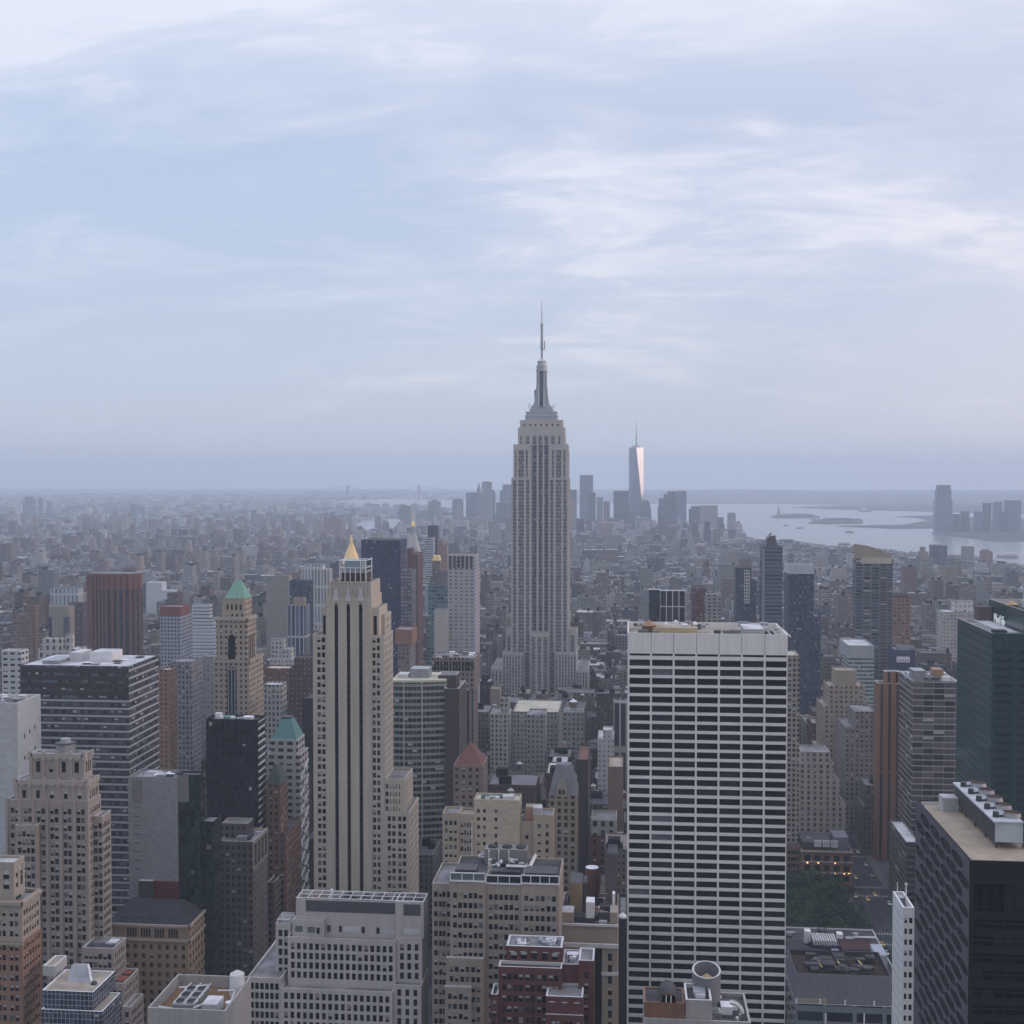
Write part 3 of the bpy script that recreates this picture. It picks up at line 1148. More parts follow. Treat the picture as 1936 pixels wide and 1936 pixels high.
# ------------------------------------------------------------------ the white slab with wide dark window bands
def white_slab():
    Y = 540.0
    tr = plain('white_travertine', (.77, .75, .72), .6, .15, .03, True)
    X = lambda p: at(p, 1400, Y)[0]
    Z = lambda p: at(1330, p, Y)[1]
    root = thing('office_slab', 'broad white office slab with seven bays of wide black window bands', 'office building', (X(1186), Y, 0))
    HEROES.append(('the white slab with black bands', 1336, 1200, Y))
    T = Tier()
    T.x0, T.x1, T.y0, T.y1, T.z0, T.z1 = X(1186), X(1488), Y, Y + 42, 0, Z(1198)
    wb, rb, wins = MB(), Roofs(), []
    W_ = T.x1 - T.x0
    px = W_ / 302
    cols = [((2 + 42.9 * i + 1.8) * px, (2 + 42.9 * (i + 1) - 1.8) * px) for i in range(7)]
    rows = [(Z(1241.5), Z(1237))]
    y = 1248.5
    while y < 1975:
        rows.append((Z(y + 12.2), Z(y)))
        y += 17.42
    lattice(wb, 'front', T, 0, T.z1, cols, rows, tr, rec=.9, wins=wins, mix=(8, 3, .1, 0, 0, 0, 0))
    walls(wb, rb, T.x0, T.x1, T.y0, T.y1, 0, T.z1, tr, ROOFT, None, 3.2, .5, skip=('front',))
    wb.build('wall', root)
    rb.build('roof', root)
    for w in wins:
        pass
    make_windows(root, wins)
    hbox_tier(T)
    zr = T.z1 - 3.25
    jo = MB()                                                       # dark joints down the blank top band
    for i in range(1, 7):
        u = T.x0 + (2 + 42.9 * i) * px
        jo.box(u - .09, u + .09, T.y0 - .03, T.y0 + .05, Z(1236), T.z1, DSTEEL)
    jo.build('panel_joint', root)
    a = MB()
    a.box(X(1234), X(1320), Y + 8, Y + 22, zr, zr + 4.6, plain('yellow_render', (.5, .4, .22), .9, .2), top=ROOFT)
    a.build('penthouse', root)
    b = MB()
    b.box(X(1407), X(1446), Y + 5, Y + 24, zr, zr + 4.9, ROOFW)
    for i in range(5):
        b.box(X(1409), X(1444), Y + 4.9, Y + 4.98, zr + .5 + i * .9, zr + .8 + i * .9, STEEL)
    b.build('plant_room', root)
    c = MB()
    for p, q in ((1376, 1404), (1447, 1478)):
        c.box(X(p), X(q), Y + 6, Y + 34, zr + .05, zr + .4, BLACK)  # flat black slabs paint the shade down in the wells
    for i in range(5):
        c.box(X(1450) + i * 2.6, X(1450) + i * 2.6 + .4, Y + 6, Y + 34, zr + 1.2, zr + 1.6, COPING)
    c.build('roof_well_shade', root)
    d = MB()
    for i, p in enumerate((1262, 1281, 1317)):
        d.cyl(X(p), Y + 26, 1.2 + .3 * (i == 1), 1.1, zr, zr + 4.2 + (i == 1), WHITE, 10)
        d.cyl(X(p), Y + 26, 1.1, .1, zr + 4.2 + (i == 1), zr + 5.2 + (i == 1), WHITE, 10)
    d.cyl(X(1311.5), Y + 16, .25, .25, zr, zr + 6, DSTEEL, 6)
    d.cyl(X(1317), Y + 18, 1.3, .1, zr + 5.2, zr + 6.5, WHITE, 10)
    d.build('vent_stack', root)
    clutter(root, T, 14, 5)
    water_tank(X(1227), Y + 12, zr, 3.2, 3.6, 'squat brown tank with a cone lid on the roof of the black-banded white slab')


white_slab()


# ------------------------------------------------------------------ limestone tower with scalloped parapets
def scalloped_tower():
    Y = 500.0
    st = plain('grey_limestone', (.36, .31, .27), .88, .2, .04, True)
    st2 = plain('grey_limestone_trim', (.40, .35, .31), .88, .12, .04, True)
    X = lambda p: at(p, 1600, Y)[0]
    Z = lambda p: at(100, p, Y)[1]
    zb = ZVIS(Y) - 15
    root = thing('apartment_tower', 'stepped grey limestone tower with scalloped parapets and paired windows', 'tower', (X(12), Y, 0))
    HEROES.append(('the scalloped limestone tower', 95, 1420, Y))
    wb, rb, wins = MB(), Roofs(), []

    def mass(pl, pr, pt, y0, y1, z0=0, nf=0, per=2, nw=0, off=3.0, sc=0, par=.8, ww=1.62, hh=2.3, zlow=None, roof=ROOF, rim=COPING):
        T = Tier()
        T.x0, T.x1, T.y0, T.y1, T.z0, T.z1 = X(pl), X(pr), Y + y0, Y + y1, z0, Z(pt)
        sk = []
        rows = storeys(T.z1, off, 3.55, hh, max(zb, z0 + .5) if zlow is None else zlow)
        if nf:
            sk.append('front')
            lattice(wb, 'front', T, z0, T.z1, bays(T.x1 - T.x0, nf, per, ww, .35), rows, st, wins=wins, mix=(3, 2, 1, 3, 2, 1, 0))
        if nw:
            sk.append('west')
            lattice(wb, 'west', T, z0, T.z1, evenly(y1 - y0, nw, 1.3, .8), rows, st, wins=wins, mix=(3, 2, 1, 3, 2, 1, 0))
        walls(wb, rb, T.x0, T.x1, T.y0, T.y1, z0, T.z1, st, roof, rim, par, skip=sk)
        hbox_tier(T)
        return T

    def piers(T, n, z0, z1, w=1.0, out=.8):
        mb = MB()
        for i in range(n + 1):
            u = T.x0 + (T.x1 - T.x0) * i / n
            u = min(max(u, T.x0 + w / 2), T.x1 - w / 2)
            mb.box(u - w / 2, u + w / 2, T.y0 - out, T.y0 + .02, z0, z1, st)
        mb.each('pier', root)

    def scallops(T, n, drop, name='scalloped_parapet'):
        """lobes hanging over the wall head and merlons between them"""
        mb = MB()
        w = (T.x1 - T.x0) / n
        for i in range(n):
            u0, u1 = T.x0 + w * i, T.x0 + w * (i + 1)
            pts = [(u0 + w * .12, T.z1), (u0 + w * .12, T.z1 - drop * .55)]
            pts += [(u0 + w * (.12 + .76 * k / 6), T.z1 - drop * .55 - drop * .45 * math.sin(3.1416 * k / 6)) for k in range(1, 6)]
            pts += [(u1 - w * .12, T.z1 - drop * .55), (u1 - w * .12, T.z1)]
            A = [(x, T.y0 - .5, z) for x, z in pts]
            mb.face(A, st2)
            for a, b in zip(pts, pts[1:] + pts[:1]):
                mb.face([(a[0], T.y0 - .5, a[1]), (a[0], T.y0, a[1]), (b[0], T.y0, b[1]), (b[0], T.y0 - .5, b[1])], st2)
        for i in range(n + 1):
            u = T.x0 + w * i
            mb.prism([(u - 1, T.y0 - .7), (u + 1, T.y0 - .7), (u + 1, T.y0 + .5), (u - 1, T.y0 + .5)], T.z1 - drop, T.z1 + 1.0, st2,
                     pts1=[(u - .5, T.y0 - .5), (u + .5, T.y0 - .5), (u + .5, T.y0 + .4), (u - .5, T.y0 + .4)])
        mb.build(name, root)
        for v in range(3):
            mb2 = MB()
            y = T.y0 + (T.y1 - T.y0) * (v + .5) / 3
            mb2.box(T.x1 - .02, T.x1 + .5, y - 1.6, y + 1.6, T.z1 - drop * .8, T.z1 + .4, st2)
            mb2.build('parapet_panel', root)
    m = mass(12.5, 169, 1513, 0, 12, 0, 6, 2, 5, off=3.6)
    piers(m, 6, 0, m.z1 + .6)
    n2 = mass(36, 76, 1558, -3, .3, 0, 2, 2, 0, off=2.5)
    u1 = mass(28, 166, 1476, 1.0, 11.5, m.z1 - .9, 5, 1, 4, off=4.5, ww=1.7, hh=3.4)
    piers(u1, 5, u1.z0, u1.z1 + .3, 1.1, .5)
    scallops(u1, 5, 2.6)
    u2 = mass(53, 157, 1427, 2.4, 10, u1.z1 - .9, 4, 1, 3, off=3.5, ww=1.9, hh=4.6, zlow=u1.z1 + 1)
    piers(u2, 4, u2.z0, u2.z1 + .3, 1.3, .5)
    scallops(u2, 4, 2.6)
    s1 = mass(169.1, 186, 1546, 4, 13, 0, 1, 2, 5, off=3)
    # lower wings on the right
    l1 = mass(168.5, 228, 1775, -8, 4.6, 0, 3, 2, 5, off=2.5, roof=ROOFD, rim=COPING)
    l2 = mass(226, 251, 1834, -10.5, 5, 0, 1, 2, 6, off=2.2, roof=plain('roof_garden', (.035, .05, .03), .95, .5, .3))
    l3 = mass(251.1, 266, 1874, -12, 1.5, 0, 1, 1, 7, off=2.2)
    fr = mass(115, 222, 1812, -13, -10.6, 0, 5, 2, 0, off=3.5)
    wb.build('wall', root)
    rb.build('roof', root)
    make_windows(root, wins)
    mb = MB()
    xc, yc = X(113), Y + 6.5
    mb.cyl(xc, yc, 4.0, 4.0, u2.z1 - .9, u2.z1 + 3.4, STEEL, 10)
    mb.cyl(xc, yc, 4.3, 4.3, u2.z1 + 3.4, u2.z1 + 3.9, DSTEEL, 10)
    mb.cyl(xc, yc, 2.4, 2.0, u2.z1 + 3.9, u2.z1 + 5.6, STEEL, 10)
    mb.build('roof_drum', root)
    clutter(root, l1, 4, 2, hmax=1.2)
    clutter(root, l2, 8, 3, hmax=1.2, mats=[plain('planting', (.03, .06, .025), .95, .5, .5), plain('terracotta_pot', (.3, .1, .07), .9, .2)])


scalloped_tower()


# ------------------------------------------------------------------ concrete-grid block, bottom middle
def grid_block():
    Y = 440.0
    st = plain('pale_concrete', (.49, .45, .43), .88, .2, .05, True)
    X = lambda p: at(p, 1800, Y)[0]
    Z = lambda p: at(660, p, Y)[1]
    zb = ZVIS(Y) - 8
    root = thing('office_block', 'pale concrete office block with a grid of narrow windows and grey louvred rooftop', 'office building', (X(537), Y, 0))
    HEROES.append(('the concrete grid block', 660, 1760, Y))
    wb, rb, wins = MB(), Roofs(), []

    def mass(pl, pr, pt, y0, y1, z0=0, n=0, off=1.6, hh=2.5, ww=1.4, pitch=3.5, rows=None, west=0, roof=ROOF, par=.8):
        T = Tier()
        T.x0, T.x1, T.y0, T.y1, T.z0, T.z1 = X(pl), X(pr), Y + y0, Y + y1, z0, Z(pt)
        sk = []
        if rows is None:
            rows = storeys(T.z1, off, pitch, hh, max(zb, z0 + .4))
        if n:
            sk.append('front')
            lattice(wb, 'front', T, z0, T.z1, evenly(T.x1 - T.x0, n, ww, .7), rows, st, rec=.5, wins=wins, mix=(8, 3, 0, .3, 0, .6, 0))
        walls(wb, rb, T.x0, T.x1, T.y0, T.y1, z0, T.z1, st, roof, None, par, skip=sk)
        hbox_tier(T)
        return T
    b = mass(537, 746, 1863, -4.5, 13, 0, 17)
    br = mass(746.1, 799, 1852, -3, 13, 0, 3)
    a = mass(544, 748, 1775, 0, 12.9, b.z1 - .85, 17, off=2.2)
    ar = mass(748.1, 797, 1771, 1.2, 12.9, br.z1 - .85, 3, off=2.4)
    lw = mass(515.5, 543.9, 1758, 4, 13, 0, 2, off=2.4)
    ll = mass(474, 536.9, 1846, -4, 34, 0, 6, off=2.0)
    # penthouse with louvres
    p = mass(555, 745, 1709, 3.5, 12.4, a.z1 - .85, 0, par=2.2, roof=ROOFD)
    pr = mass(745.1, 799, 1706, 2.6, 12.5, ar.z1 - .85, 0, par=2.2, roof=ROOFD)
    s = mass(551.5, 611, 1744, 1.2, 3.45, a.z1 - .85, 0)
    wb.build('wall', root)
    rb.build('roof', root)
    make_windows(root, wins)
    lv = plain('grey_louvre', (.13, .135, .15), .6, .15, .3)
    for l, r, T in ((574, 744, p), (760.5, 793, pr)):
        mb = MB()
        x0, x1 = X(l), X(r)
        mb.box(x0, x1, T.y0 - .04, T.y0 + .02, Z(1732), Z(1710.5), lv)
        k = Z(1732)
        while k < Z(1711.5):
            mb.box(x0 + .1, x1 - .1, T.y0 - .12, T.y0 - .05, k + .1, k + .28, DSTEEL)
            k += .5
        mb.build('louvre_panel', root)
    for l, r, T, t_, b_, m_ in ((597, 603, s, 1758, 1770, BLACK), (614, 621, p, 1757, 1769.5, DSTEEL), (637, 642, p, 1757.5, 1769.5, BLACK), (680, 686, p, 1758, 1770, BLACK), (708, 714, p, 1758.5, 1770, BLACK),
                                 (646, 676, p, 1758.5, 1768, ROOFW), (719, 744, p, 1759.5, 1769, ROOFW), (761, 793, pr, 1757, 1767, ROOFW), (557, 571, s, 1756, 1767, GLASS[2]), (580, 594, s, 1757, 1768, GLASS[2])):
        mb = MB()
        mb.box(X(l), X(r), T.y0 - .07, T.y0 + .03, Z(b_), Z(t_), m_)
        mb.build('door' if m_ in (BLACK, DSTEEL) else 'wall_panel', root)
    fr = MB()                                                       # open steel frames and fan decks on the penthouse
    zf = p.z1 + .4
    for i in range(13):
        u = p.x0 + .3 + (pr.x1 - p.x0 - .6) * i / 12
        fr.bar((u, p.y0 + .3, zf), (u, p.y1 - .3, zf), .3, COPING)
    for v in (p.y0 + .3, (p.y0 + p.y1) / 2, p.y1 - .3):
        fr.bar((p.x0, v, zf + .02), (pr.x1, v, zf + .02), .3, COPING)
    fr.build('roof_frame', root)
    for i in range(5):
        mb = MB()
        u = X(640) + i * (X(795) - X(640)) / 5 + 2
        mb.box(u - 2, u + 2, p.y0 + 1.2, p.y1 - 1.2, p.z1 - 2.2, p.z1 - .1, DSTEEL)
        mb.cyl(u, p.y0 + 3, 1.5, 1.5, p.z1 - .1, p.z1 + .3, STEEL, 14, top=BLACK)
        mb.cyl(u, p.y0 + 6.4, 1.5, 1.5, p.z1 - .1, p.z1 + .3, STEEL, 14, top=BLACK)
        mb.build('cooling_fan', root)
    mb = MB()
    mb.cyl(X(582), p.y0 + 4, 2.2, .1, p.z1 - 2.2, p.z1 + .2, TANROOF, 12)
    mb.cyl(X(615), p.y1 - 2, .6, .5, p.z1 - 2.2, p.z1 + 1.6, WHITE, 10)
    mb.build('roof_tank', root)
    tr = MB()
    for i in range(7):
        u = lw.x0 + .6 + i * (lw.x1 - lw.x0 - 1.2) / 6
        tr.bar((u, lw.y0 + .5, lw.z1 + 1.4), (u, lw.y1 - 1, lw.z1 + 1.4), .25, COPING)
    tr.bar((lw.x0 + .4, lw.y0 + .5, lw.z1 + 1.2), (lw.x1 - .4, lw.y0 + .5, lw.z1 + 1.2), .3, COPING)
    for u in (lw.x0 + .6, lw.x1 - .6):
        for v in (lw.y0 + .6, lw.y1 - 1.2):
            tr.bar((u, v, lw.z1 - .85), (u, v, lw.z1 + 1.4), .25, COPING)
    tr.build('roof_pergola', root)


grid_block()


class Hero:
    """a near building: walls with real windows, built mass by mass"""

    def __init__(s, name, label, cat, Y, mat, p0, ref=None, py=1700, low=10, mix=(5, 3, 1, 2, 1, 1, 0)):
        s.Y, s.mat, s.py, s.mix = Y, mat, py, mix
        s.X = lambda p: at(p, py, Y)[0]
        s.Z = lambda p: at(968, p, Y)[1]
        s.root = thing(name, label, cat, (s.X(p0), Y, 0))
        s.wb, s.rb, s.wins = MB(), Roofs(), []
        s.zb = ZVIS(Y) - low
        if ref:
            HEROES.append((ref, p0 + 20, py, Y))

    def mass(s, pl, pr, pt, y0, y1, z0=0, f=None, w=None, e=None, off=2.4, pitch=3.55, hh=2.0, rows=None, roof=None, rim=None, par=.9, mat=None, zlow=None, rec=.35, t=.45):
        T = Tier()
        T.x0, T.x1, T.y0, T.y1, T.z0, T.z1 = s.X(pl), s.X(pr), s.Y + y0, s.Y + y1, z0, s.Z(pt)
        mat = mat or s.mat
        if rows is None:
            rows = storeys(T.z1, off, pitch, hh, max(s.zb, z0 + .4) if zlow is None else zlow)
        sk = []
        for face, c in (('front', f), ('west', w), ('east', e)):
            if c:
                wid = T.x1 - T.x0 if face == 'front' else y1 - y0
                cols = c(wid) if callable(c) else c
                sk.append(face)
                lattice(s.wb, face, T, z0, T.z1, cols, rows, mat, rec=rec, wins=s.wins, mix=s.mix)
        walls(s.wb, s.rb, T.x0, T.x1, T.y0, T.y1, z0, T.z1, mat, roof or ROOF, rim, par, t, skip=sk)
        hbox_tier(T)
        return T

    def done(s, limit=100):
        s.wb.build('wall', s.root)
        s.rb.build('roof', s.root)
        make_windows(s.root, s.wins, limit)
        return s.root


EV = lambda n, ww, m=.7: (lambda wid: evenly(wid, n, ww, m))
BY = lambda n, per, ww, gap=.5, m=.8: (lambda wid: bays(wid, n, per, ww, gap, m))

# red-brown brick block with pale copings, bottom middle
h = Hero('apartment_block', 'dark red brick apartment block with white-edged flat grey roofs in steps', 'apartment block', 400, BRICKR, 955, 'the dark red brick block', 1850, mix=(4, 2, .5, 3, 3, 1, .5))
top = h.mass(955, 1062, 1797, 4, 14, 0, off=2.0, hh=2.4, f=BY(5, 1, 2.0), zlow=h.Z(1826), rim=COPING, t=.7, par=.6)
b1 = h.mass(943, 1062.5, 1825, -1.2, 4, 0, f=BY(5, 2, 1.3, .35), off=2.4, rim=COPING, par=1.0, t=.5, roof=ROOFD)
b2 = h.mass(930, 943.0, 1874, -3, 6, 0, f=BY(1, 1, 1.3), off=2, rim=COPING, par=1.0, t=.5, roof=ROOFD)
rr = h.mass(1094, 1123, 1811, 0, 11, 0, f=BY(1, 1, 1.4), w=EV(4, 1.2), off=4, rim=COPING, par=.6, t=.6)
rm = h.mass(1062.6, 1093.9, 1826, 3, 16, 0, rim=COPING, par=.5)
fb = h.mass(1035, 1104, 1861, -8, 2.9, 0, off=3.2, hh=2.6, f=BY(3, 1, 1.9), zlow=h.Z(1888), rim=COPING, par=.6, t=.6)
fl = h.mass(1034.6, 1104.4, 1893, -8.7, -8.05, 0, off=2.2, f=[(2, 3.1), (3.4, 4.5), (6, 7.1), (7.5, 8.6), (10, 11)], rim=COPING, par=.3, t=.3)
h.done()
mb = MB()
for l, T in ((5, top), (3, fb)):
    for i in range(l):
        u = T.x0 + (T.x1 - T.x0) * (i + .5) / l
        mb.box(u - .9, u + .9, T.y0 - .12, T.y0 + .02, T.z1 - 2.0 - .0, T.z1 - 1.7, COPING)
mb.build('pale_lintel', h.root)
clutter(h.root, top, 8, 5, hmax=1.4, mats=[STEEL, WHITE, ROOFW])
clutter(h.root, rm, 9, 6, hmax=1.8, mats=[STEEL, WHITE, DSTEEL])
mb = MB()
for x in (top.x0 + 6, top.x0 + 16):
    for k in range(6):
        a = k * 1.05
        mb.bar((x, top.y0 + 5, top.z1 - .5), (x + math.cos(a) * 1.6, top.y0 + 5 + math.sin(a) * 1.6, top.z1 + .5), .25, DSTEEL)
mb.build('fan_unit', h.root)

# large beige-brown block with glass roof terrace
BEIGE = plain('beige_brick', (.34, .29, .24), .9, .25, .05, True)
BEIGE2 = plain('tan_brick', (.34, .285, .215), .9, .14, .05, True)
h = Hero('office_building', 'large beige brick office building with a glass-fenced dark roof terrace', 'office building', 432, BEIGE, 847, 'the beige block with the roof terrace', 1750, mix=(5, 3, 1, 2.5, 1.5, 1, .5))
z1 = 1667
m = h.mass(851, 918, z1, 0, 29, 0, f=BY(3, 2, 1.35, .5), off=4.5, roof=ROOFD)
m2 = h.mass(918.1, 985, 1672, 1.2, 29, 0, f=BY(3, 2, 1.35, .5), off=4.2, roof=ROOFD)
m3 = h.mass(985.1, 1057, 1668, 0, 29, 0, f=BY(3, 2, 1.35, .5), off=4.6, w=EV(8, 1.3), roof=ROOFD)
lo = h.mass(845.5, 915, 1811, -2.0, -.1, 0, f=BY(3, 2, 1.35, .5), off=3, rim=COPING, par=.4, t=.3)
lo2 = h.mass(843.5, 893, 1862, -3.8, -2.1, 0, f=BY(2, 2, 1.35, .5), off=2.4, rim=COPING, par=.4, t=.3)
lw = h.mass(812, 850.9, 1685, 6, 30, 0, f=BY(2, 2, 1.3, .5), off=3)
h.done()
mb, gl = MB(), MB()
for T, n in ((m, 3), (m2, 3), (m3, 4)):
    z = T.z1
    for i in range(n + 1):
        u = T.x0 + .15 + (T.x1 - T.x0 - .3) * i / n
        mb.box(u - .15, u + .15, T.y0 - .1, T.y0 + .2, z, z + 2.4, WHITE)
    mb.box(T.x0, T.x1, T.y0 - .12, T.y0 + .22, z + 2.4, z + 2.75, WHITE)
    mb.box(T.x0 - .1, T.x1 + .1, T.y0 - .35, T.y0 + .3, z - .5, z + .05, WHITE)
    gl.box(T.x0 + .1, T.x1 - .1, T.y0 + .02, T.y0 + .1, z + .05, z + 2.4, GLASS[2] if T is m else GLASS[1])
mb.build('terrace_frame', h.root)
gl.build('terrace_glazing', h.root)
mb = MB()
zr = m.z1 - .9
mb.box(m.x0 + 1, m.x1 - 4, m.y0 + 5, m.y0 + 12, zr, zr + 3.0, DSTEEL)
mb.box(m3.x0 + 1, m3.x1 - 1, m.y0 + 5, m.y0 + 13, zr, zr + 2.6, DSTEEL)
mb.box(m2.x0 + 1, m2.x1 - 1, m.y0 + 9, m.y0 + 14, zr, zr + 1.5, ROOFD)
mb.each('roof_shed', h.root)
mb = MB()
r = random.Random(8)
for i in range(15):                                                  # pale ducts snaking over the roof
    x, y = m.x0 + 9 + r.uniform(0, 14), m.y0 + 14 + r.uniform(0, 14)
    x2, y2 = x + r.uniform(-5, 5), y + r.uniform(-4, 4)
    mb.bar((x, y, zr + 2), (x2, y, zr + 2.3), r.uniform(.5, 1.0), STEEL)
    mb.bar((x2, y, zr + 2.3), (x2, y2, zr + 2), r.uniform(.5, .9), COPING)
mb.bar((m2.x0 + 6, m.y0 + 13, zr + 2.2), (m3.x0 + 2, m.y0 + 13, zr + 2.2), 1, COPING)
mb.bar((m3.x0 + 2, m.y0 + 13, zr + 2.2), (m3.x0 + 3, m.y0 + 27, zr + 2.2), 1, COPING)
mb.build('duct', h.root)
for k in range(3):
    mb = MB()
    x = m2.x0 - 1 + k * 3.7
    mb.cyl(x, m.y0 + 19, .45, .12, zr, zr + 1.6, WHITE, 8)
    mb.cyl(x, m.y0 + 19, .12, .12, zr + 1.6, zr + 5.4, WHITE, 6)
    mb.cyl(x, m.y0 + 19, .28, .28, zr + 5.4, zr + 6, WHITE, 8)
    mb.build('exhaust_stack', h.root)
mb = MB()
mb.box(m2.x0 - 3, m2.x0 + 13, m.y0 + 22, m.y0 + 28, zr, zr + 5.5, plain('cooler_grey', (.2, .19, .19), .8, .3))
for i in range(3):
    mb.cyl(m2.x0 + i * 5.2, m.y0 + 25, 1.9, 1.9, zr + 5.5, zr + 6.1, DSTEEL, 14, top=BLACK)
mb.build('cooling_tower', h.root)

# cream stone block with a court darkened by a black panel
CREAM = plain('cream_masonry', (.34, .29, .235), .88, .14, .05, True)
h = Hero('hotel_building', 'cream masonry building with a heavy cornice and a tall dark slot between its wings', 'building', 450, CREAM, 1057, 'the corniced cream building', 1800, mix=(6, 3, .5, 1, .5, .5, 0))
a = h.mass(1057.5, 1168, 1742, 0, 34, 0, f=BY(5, 1, 1.9), off=4.4, hh=3.0, zlow=h.Z(1768), roof=ROOFD)
b = h.mass(1138.5, 1168.5, 1776, -2.5, -.1, 0, f=BY(1, 1, 1.5), off=3, pitch=4.2, hh=2.8, w=None, par=.3, t=.2)
c = h.mass(1057.2, 1118, 1776, -2.5, -.1, 0, f=BY(3, 2, 1.2), off=3, pitch=4.2, hh=2.6, par=.3, t=.2)
h.done()
mb = MB()
mb.box(a.x0 - .3, a.x1 + .3, a.y0 - 3.3, a.y0 - 2.5, b.z1 - .9, b.z1 + .6, COPING)
mb.box(a.x0 - .3, a.x1 + .3, a.y0 - .7, a.y0 - .02, a.z1 - .7, a.z1 + .1, COPING)
mb.box(b.x0 - .2, b.x1 + .2, b.y0 - .5, b.y0 + .1, h.Z(1832), h.Z(1826), COPING)
mb.each('cornice', h.root)
mb = MB()
mb.box(h.X(1118.5), h.X(1138), a.y0 - .4, a.y0 - .05, 0, b.z1 - 1.2, BLACK)  # black panel paints the shade of the gap between the wings
mb.build('court_shade', h.root)
zr = a.z1 - .9
for l, r_, y0, y1, hh, mt, tp in ((1057.8, 1084, 1, 8, 4.6, CREAM, ROOFW), (1107, 1123, 4, 10, 7.5, WHITE, WHITE), (1153, 1167, 1, 9, 5, CREAM, ROOFT), (1157, 1162, 9.5, 13, 9, WHITE, WHITE),
                                  (1074, 1098, 12, 24, 12, plain('ochre_brick', (.3, .22, .12), .9, .25), DSTEEL), (1098.5, 1107, 15, 24, 11, DSTEEL, DSTEEL), (1146, 1166, 20, 32, 21, plain('mauve_brick', (.12, .1, .1), .9, .2), ROOFD)):
    mb = MB()
    mb.box(h.X(l), h.X(r_), a.y0 + y0, a.y0 + y1, zr - .02, zr + hh, mt, top=tp)
    mb.build('roof_house', h.root)
clutter(h.root, a, 26, 9, mats=[STEEL, DSTEEL, ROOFD, ROOFD, COPING, plain('rust_steel', (.16, .07, .045), .9, .3)], hmax=4)
mb = MB()
mb.cyl(h.X(1115), a.y0 + 28, 2.6, 2.6, zr, zr + 13, plain('rust_steel', (.16, .07, .045)), 12, top=WHITE)
mb.build('rust_drum', h.root)

# slim dark tower edge with a dome vent beside the white slab
h = Hero('narrow_building', 'narrow black building with a white dome vent beside the black-banded slab', 'building', 505, plain('black_brick', (.03, .03, .034), .8, .3), 1169, None, 1750)
a = h.mass(1169.3, 1185.3, 1731, 0, 30, 0)
h.done()
mb = MB()
mb.cyl(h.X(1177), a.y0 + 2.5, 1.7, 1.7, a.z1 - .9, a.z1 + .6, WHITE, 12)
mb.cyl(h.X(1177), a.y0 + 2.5, 1.7, .3, a.z1 + .6, a.z1 + 1.8, WHITE, 12)
mb.build('dome_vent', h.root)

# orange-brown brick building, bottom left corner
ORB = plain('orange_brick', (.27, .165, .115), .9, .22, .06, True)
LST = plain('pale_stone_trim', (.38, .33, .27), .88, .15, .06, True)
h = Hero('apartment_building', 'orange brick apartment building with a pale stone top in the bottom corner', 'apartment building', 410, ORB, 0, 'the orange brick corner building', 1800, mix=(3, 2, 1, 3, 2, 1, 0))
a = h.mass(-60, 42.5, 1815, 0, 13.8, 0, f=BY(4, 2, 1.3), w=EV(6, 1.3), off=1.2)
b = h.mass(-59.8, 42, 1735, .3, 13.5, a.z1 - .95, mat=LST, f=BY(4, 2, 1.3), w=EV(6, 1.3), off=3.6, rim=LST)
c = h.mass(-50, 21, 1664, 2.5, 10.5, b.z1 - .95, mat=LST, f=BY(3, 1, 2.2), w=EV(2, 1.6), off=2.6, hh=3.4, zlow=b.z1 + .6, roof=ROOFW)
h.done()
mb = MB()
mb.box(b.x0 - .5, b.x1 + .6, b.y0 - .7, b.y0 - .02, b.z1 - 1.6, b.z1 - .3, LST)
mb.box(b.x1 + .02, b.x1 + .7, b.y0 - .7, b.y1 + .3, b.z1 - 1.6, b.z1 - .3, LST)
mb.box(b.x0 - .5, b.x1 + .4, b.y0 - .5, b.y0 - .02, a.z1 - 1.2, a.z1 - .3, LST)
mb.each('cornice', h.root)
clutter(h.root, b, 5, 3, hmax=1.5, mats=[plain('planting', (.03, .06, .025)), plain('terracotta_pot', (.3, .1, .07))])

# low blue glass office block, bottom left
CURT = facade('blue_curtain_wall', (.3, .3, .32), (.035, .05, .085), cw=1.45, ch=1.85, ww=.84, wh=.86, blind=.03, grough=.12, var=.7, amt=.08)
r_, TS = bldg('glass_office', 'low blue glass office block with a pale flat roof and a leaning grey dormer', 400,
              [(77, 193, 1908, {'pf': 229}), (79, 176.5, 1872, {'y': 2, 'd': 18, 'roof': ROOFT}), (80, 103, 1826, {'y': 15, 'd': 10, 'mat': plain('white_render', (.5, .5, .49), .8, .15, .1, True), 'on': 1})],
              CURT, ROOFT, WHITE, 'office building', 'the low blue glass block', par=.5)
T = TS[1]
mb = MB()
x, y, z = T.x0 + 9, T.y0 + 11, T.z1 - .5
mb.prism([(x - 4, y - 2.5), (x + 4, y - 2.5), (x + 4, y + 3), (x - 4, y + 3)], z, z + 4.5, STEEL, pts1=[(x - 4, y + 1), (x + 1, y + 1), (x + 1, y + 3), (x - 4, y + 3)])
mb.bar((x + 2, y + 1, z + 5), (x + 5, y - 3, z + .4), .6, WHITE)
mb.cyl(x + 6, y - 3.4, 1.2, .8, z, z + 1, DSTEEL, 10)
mb.build('roof_dormer', r_)

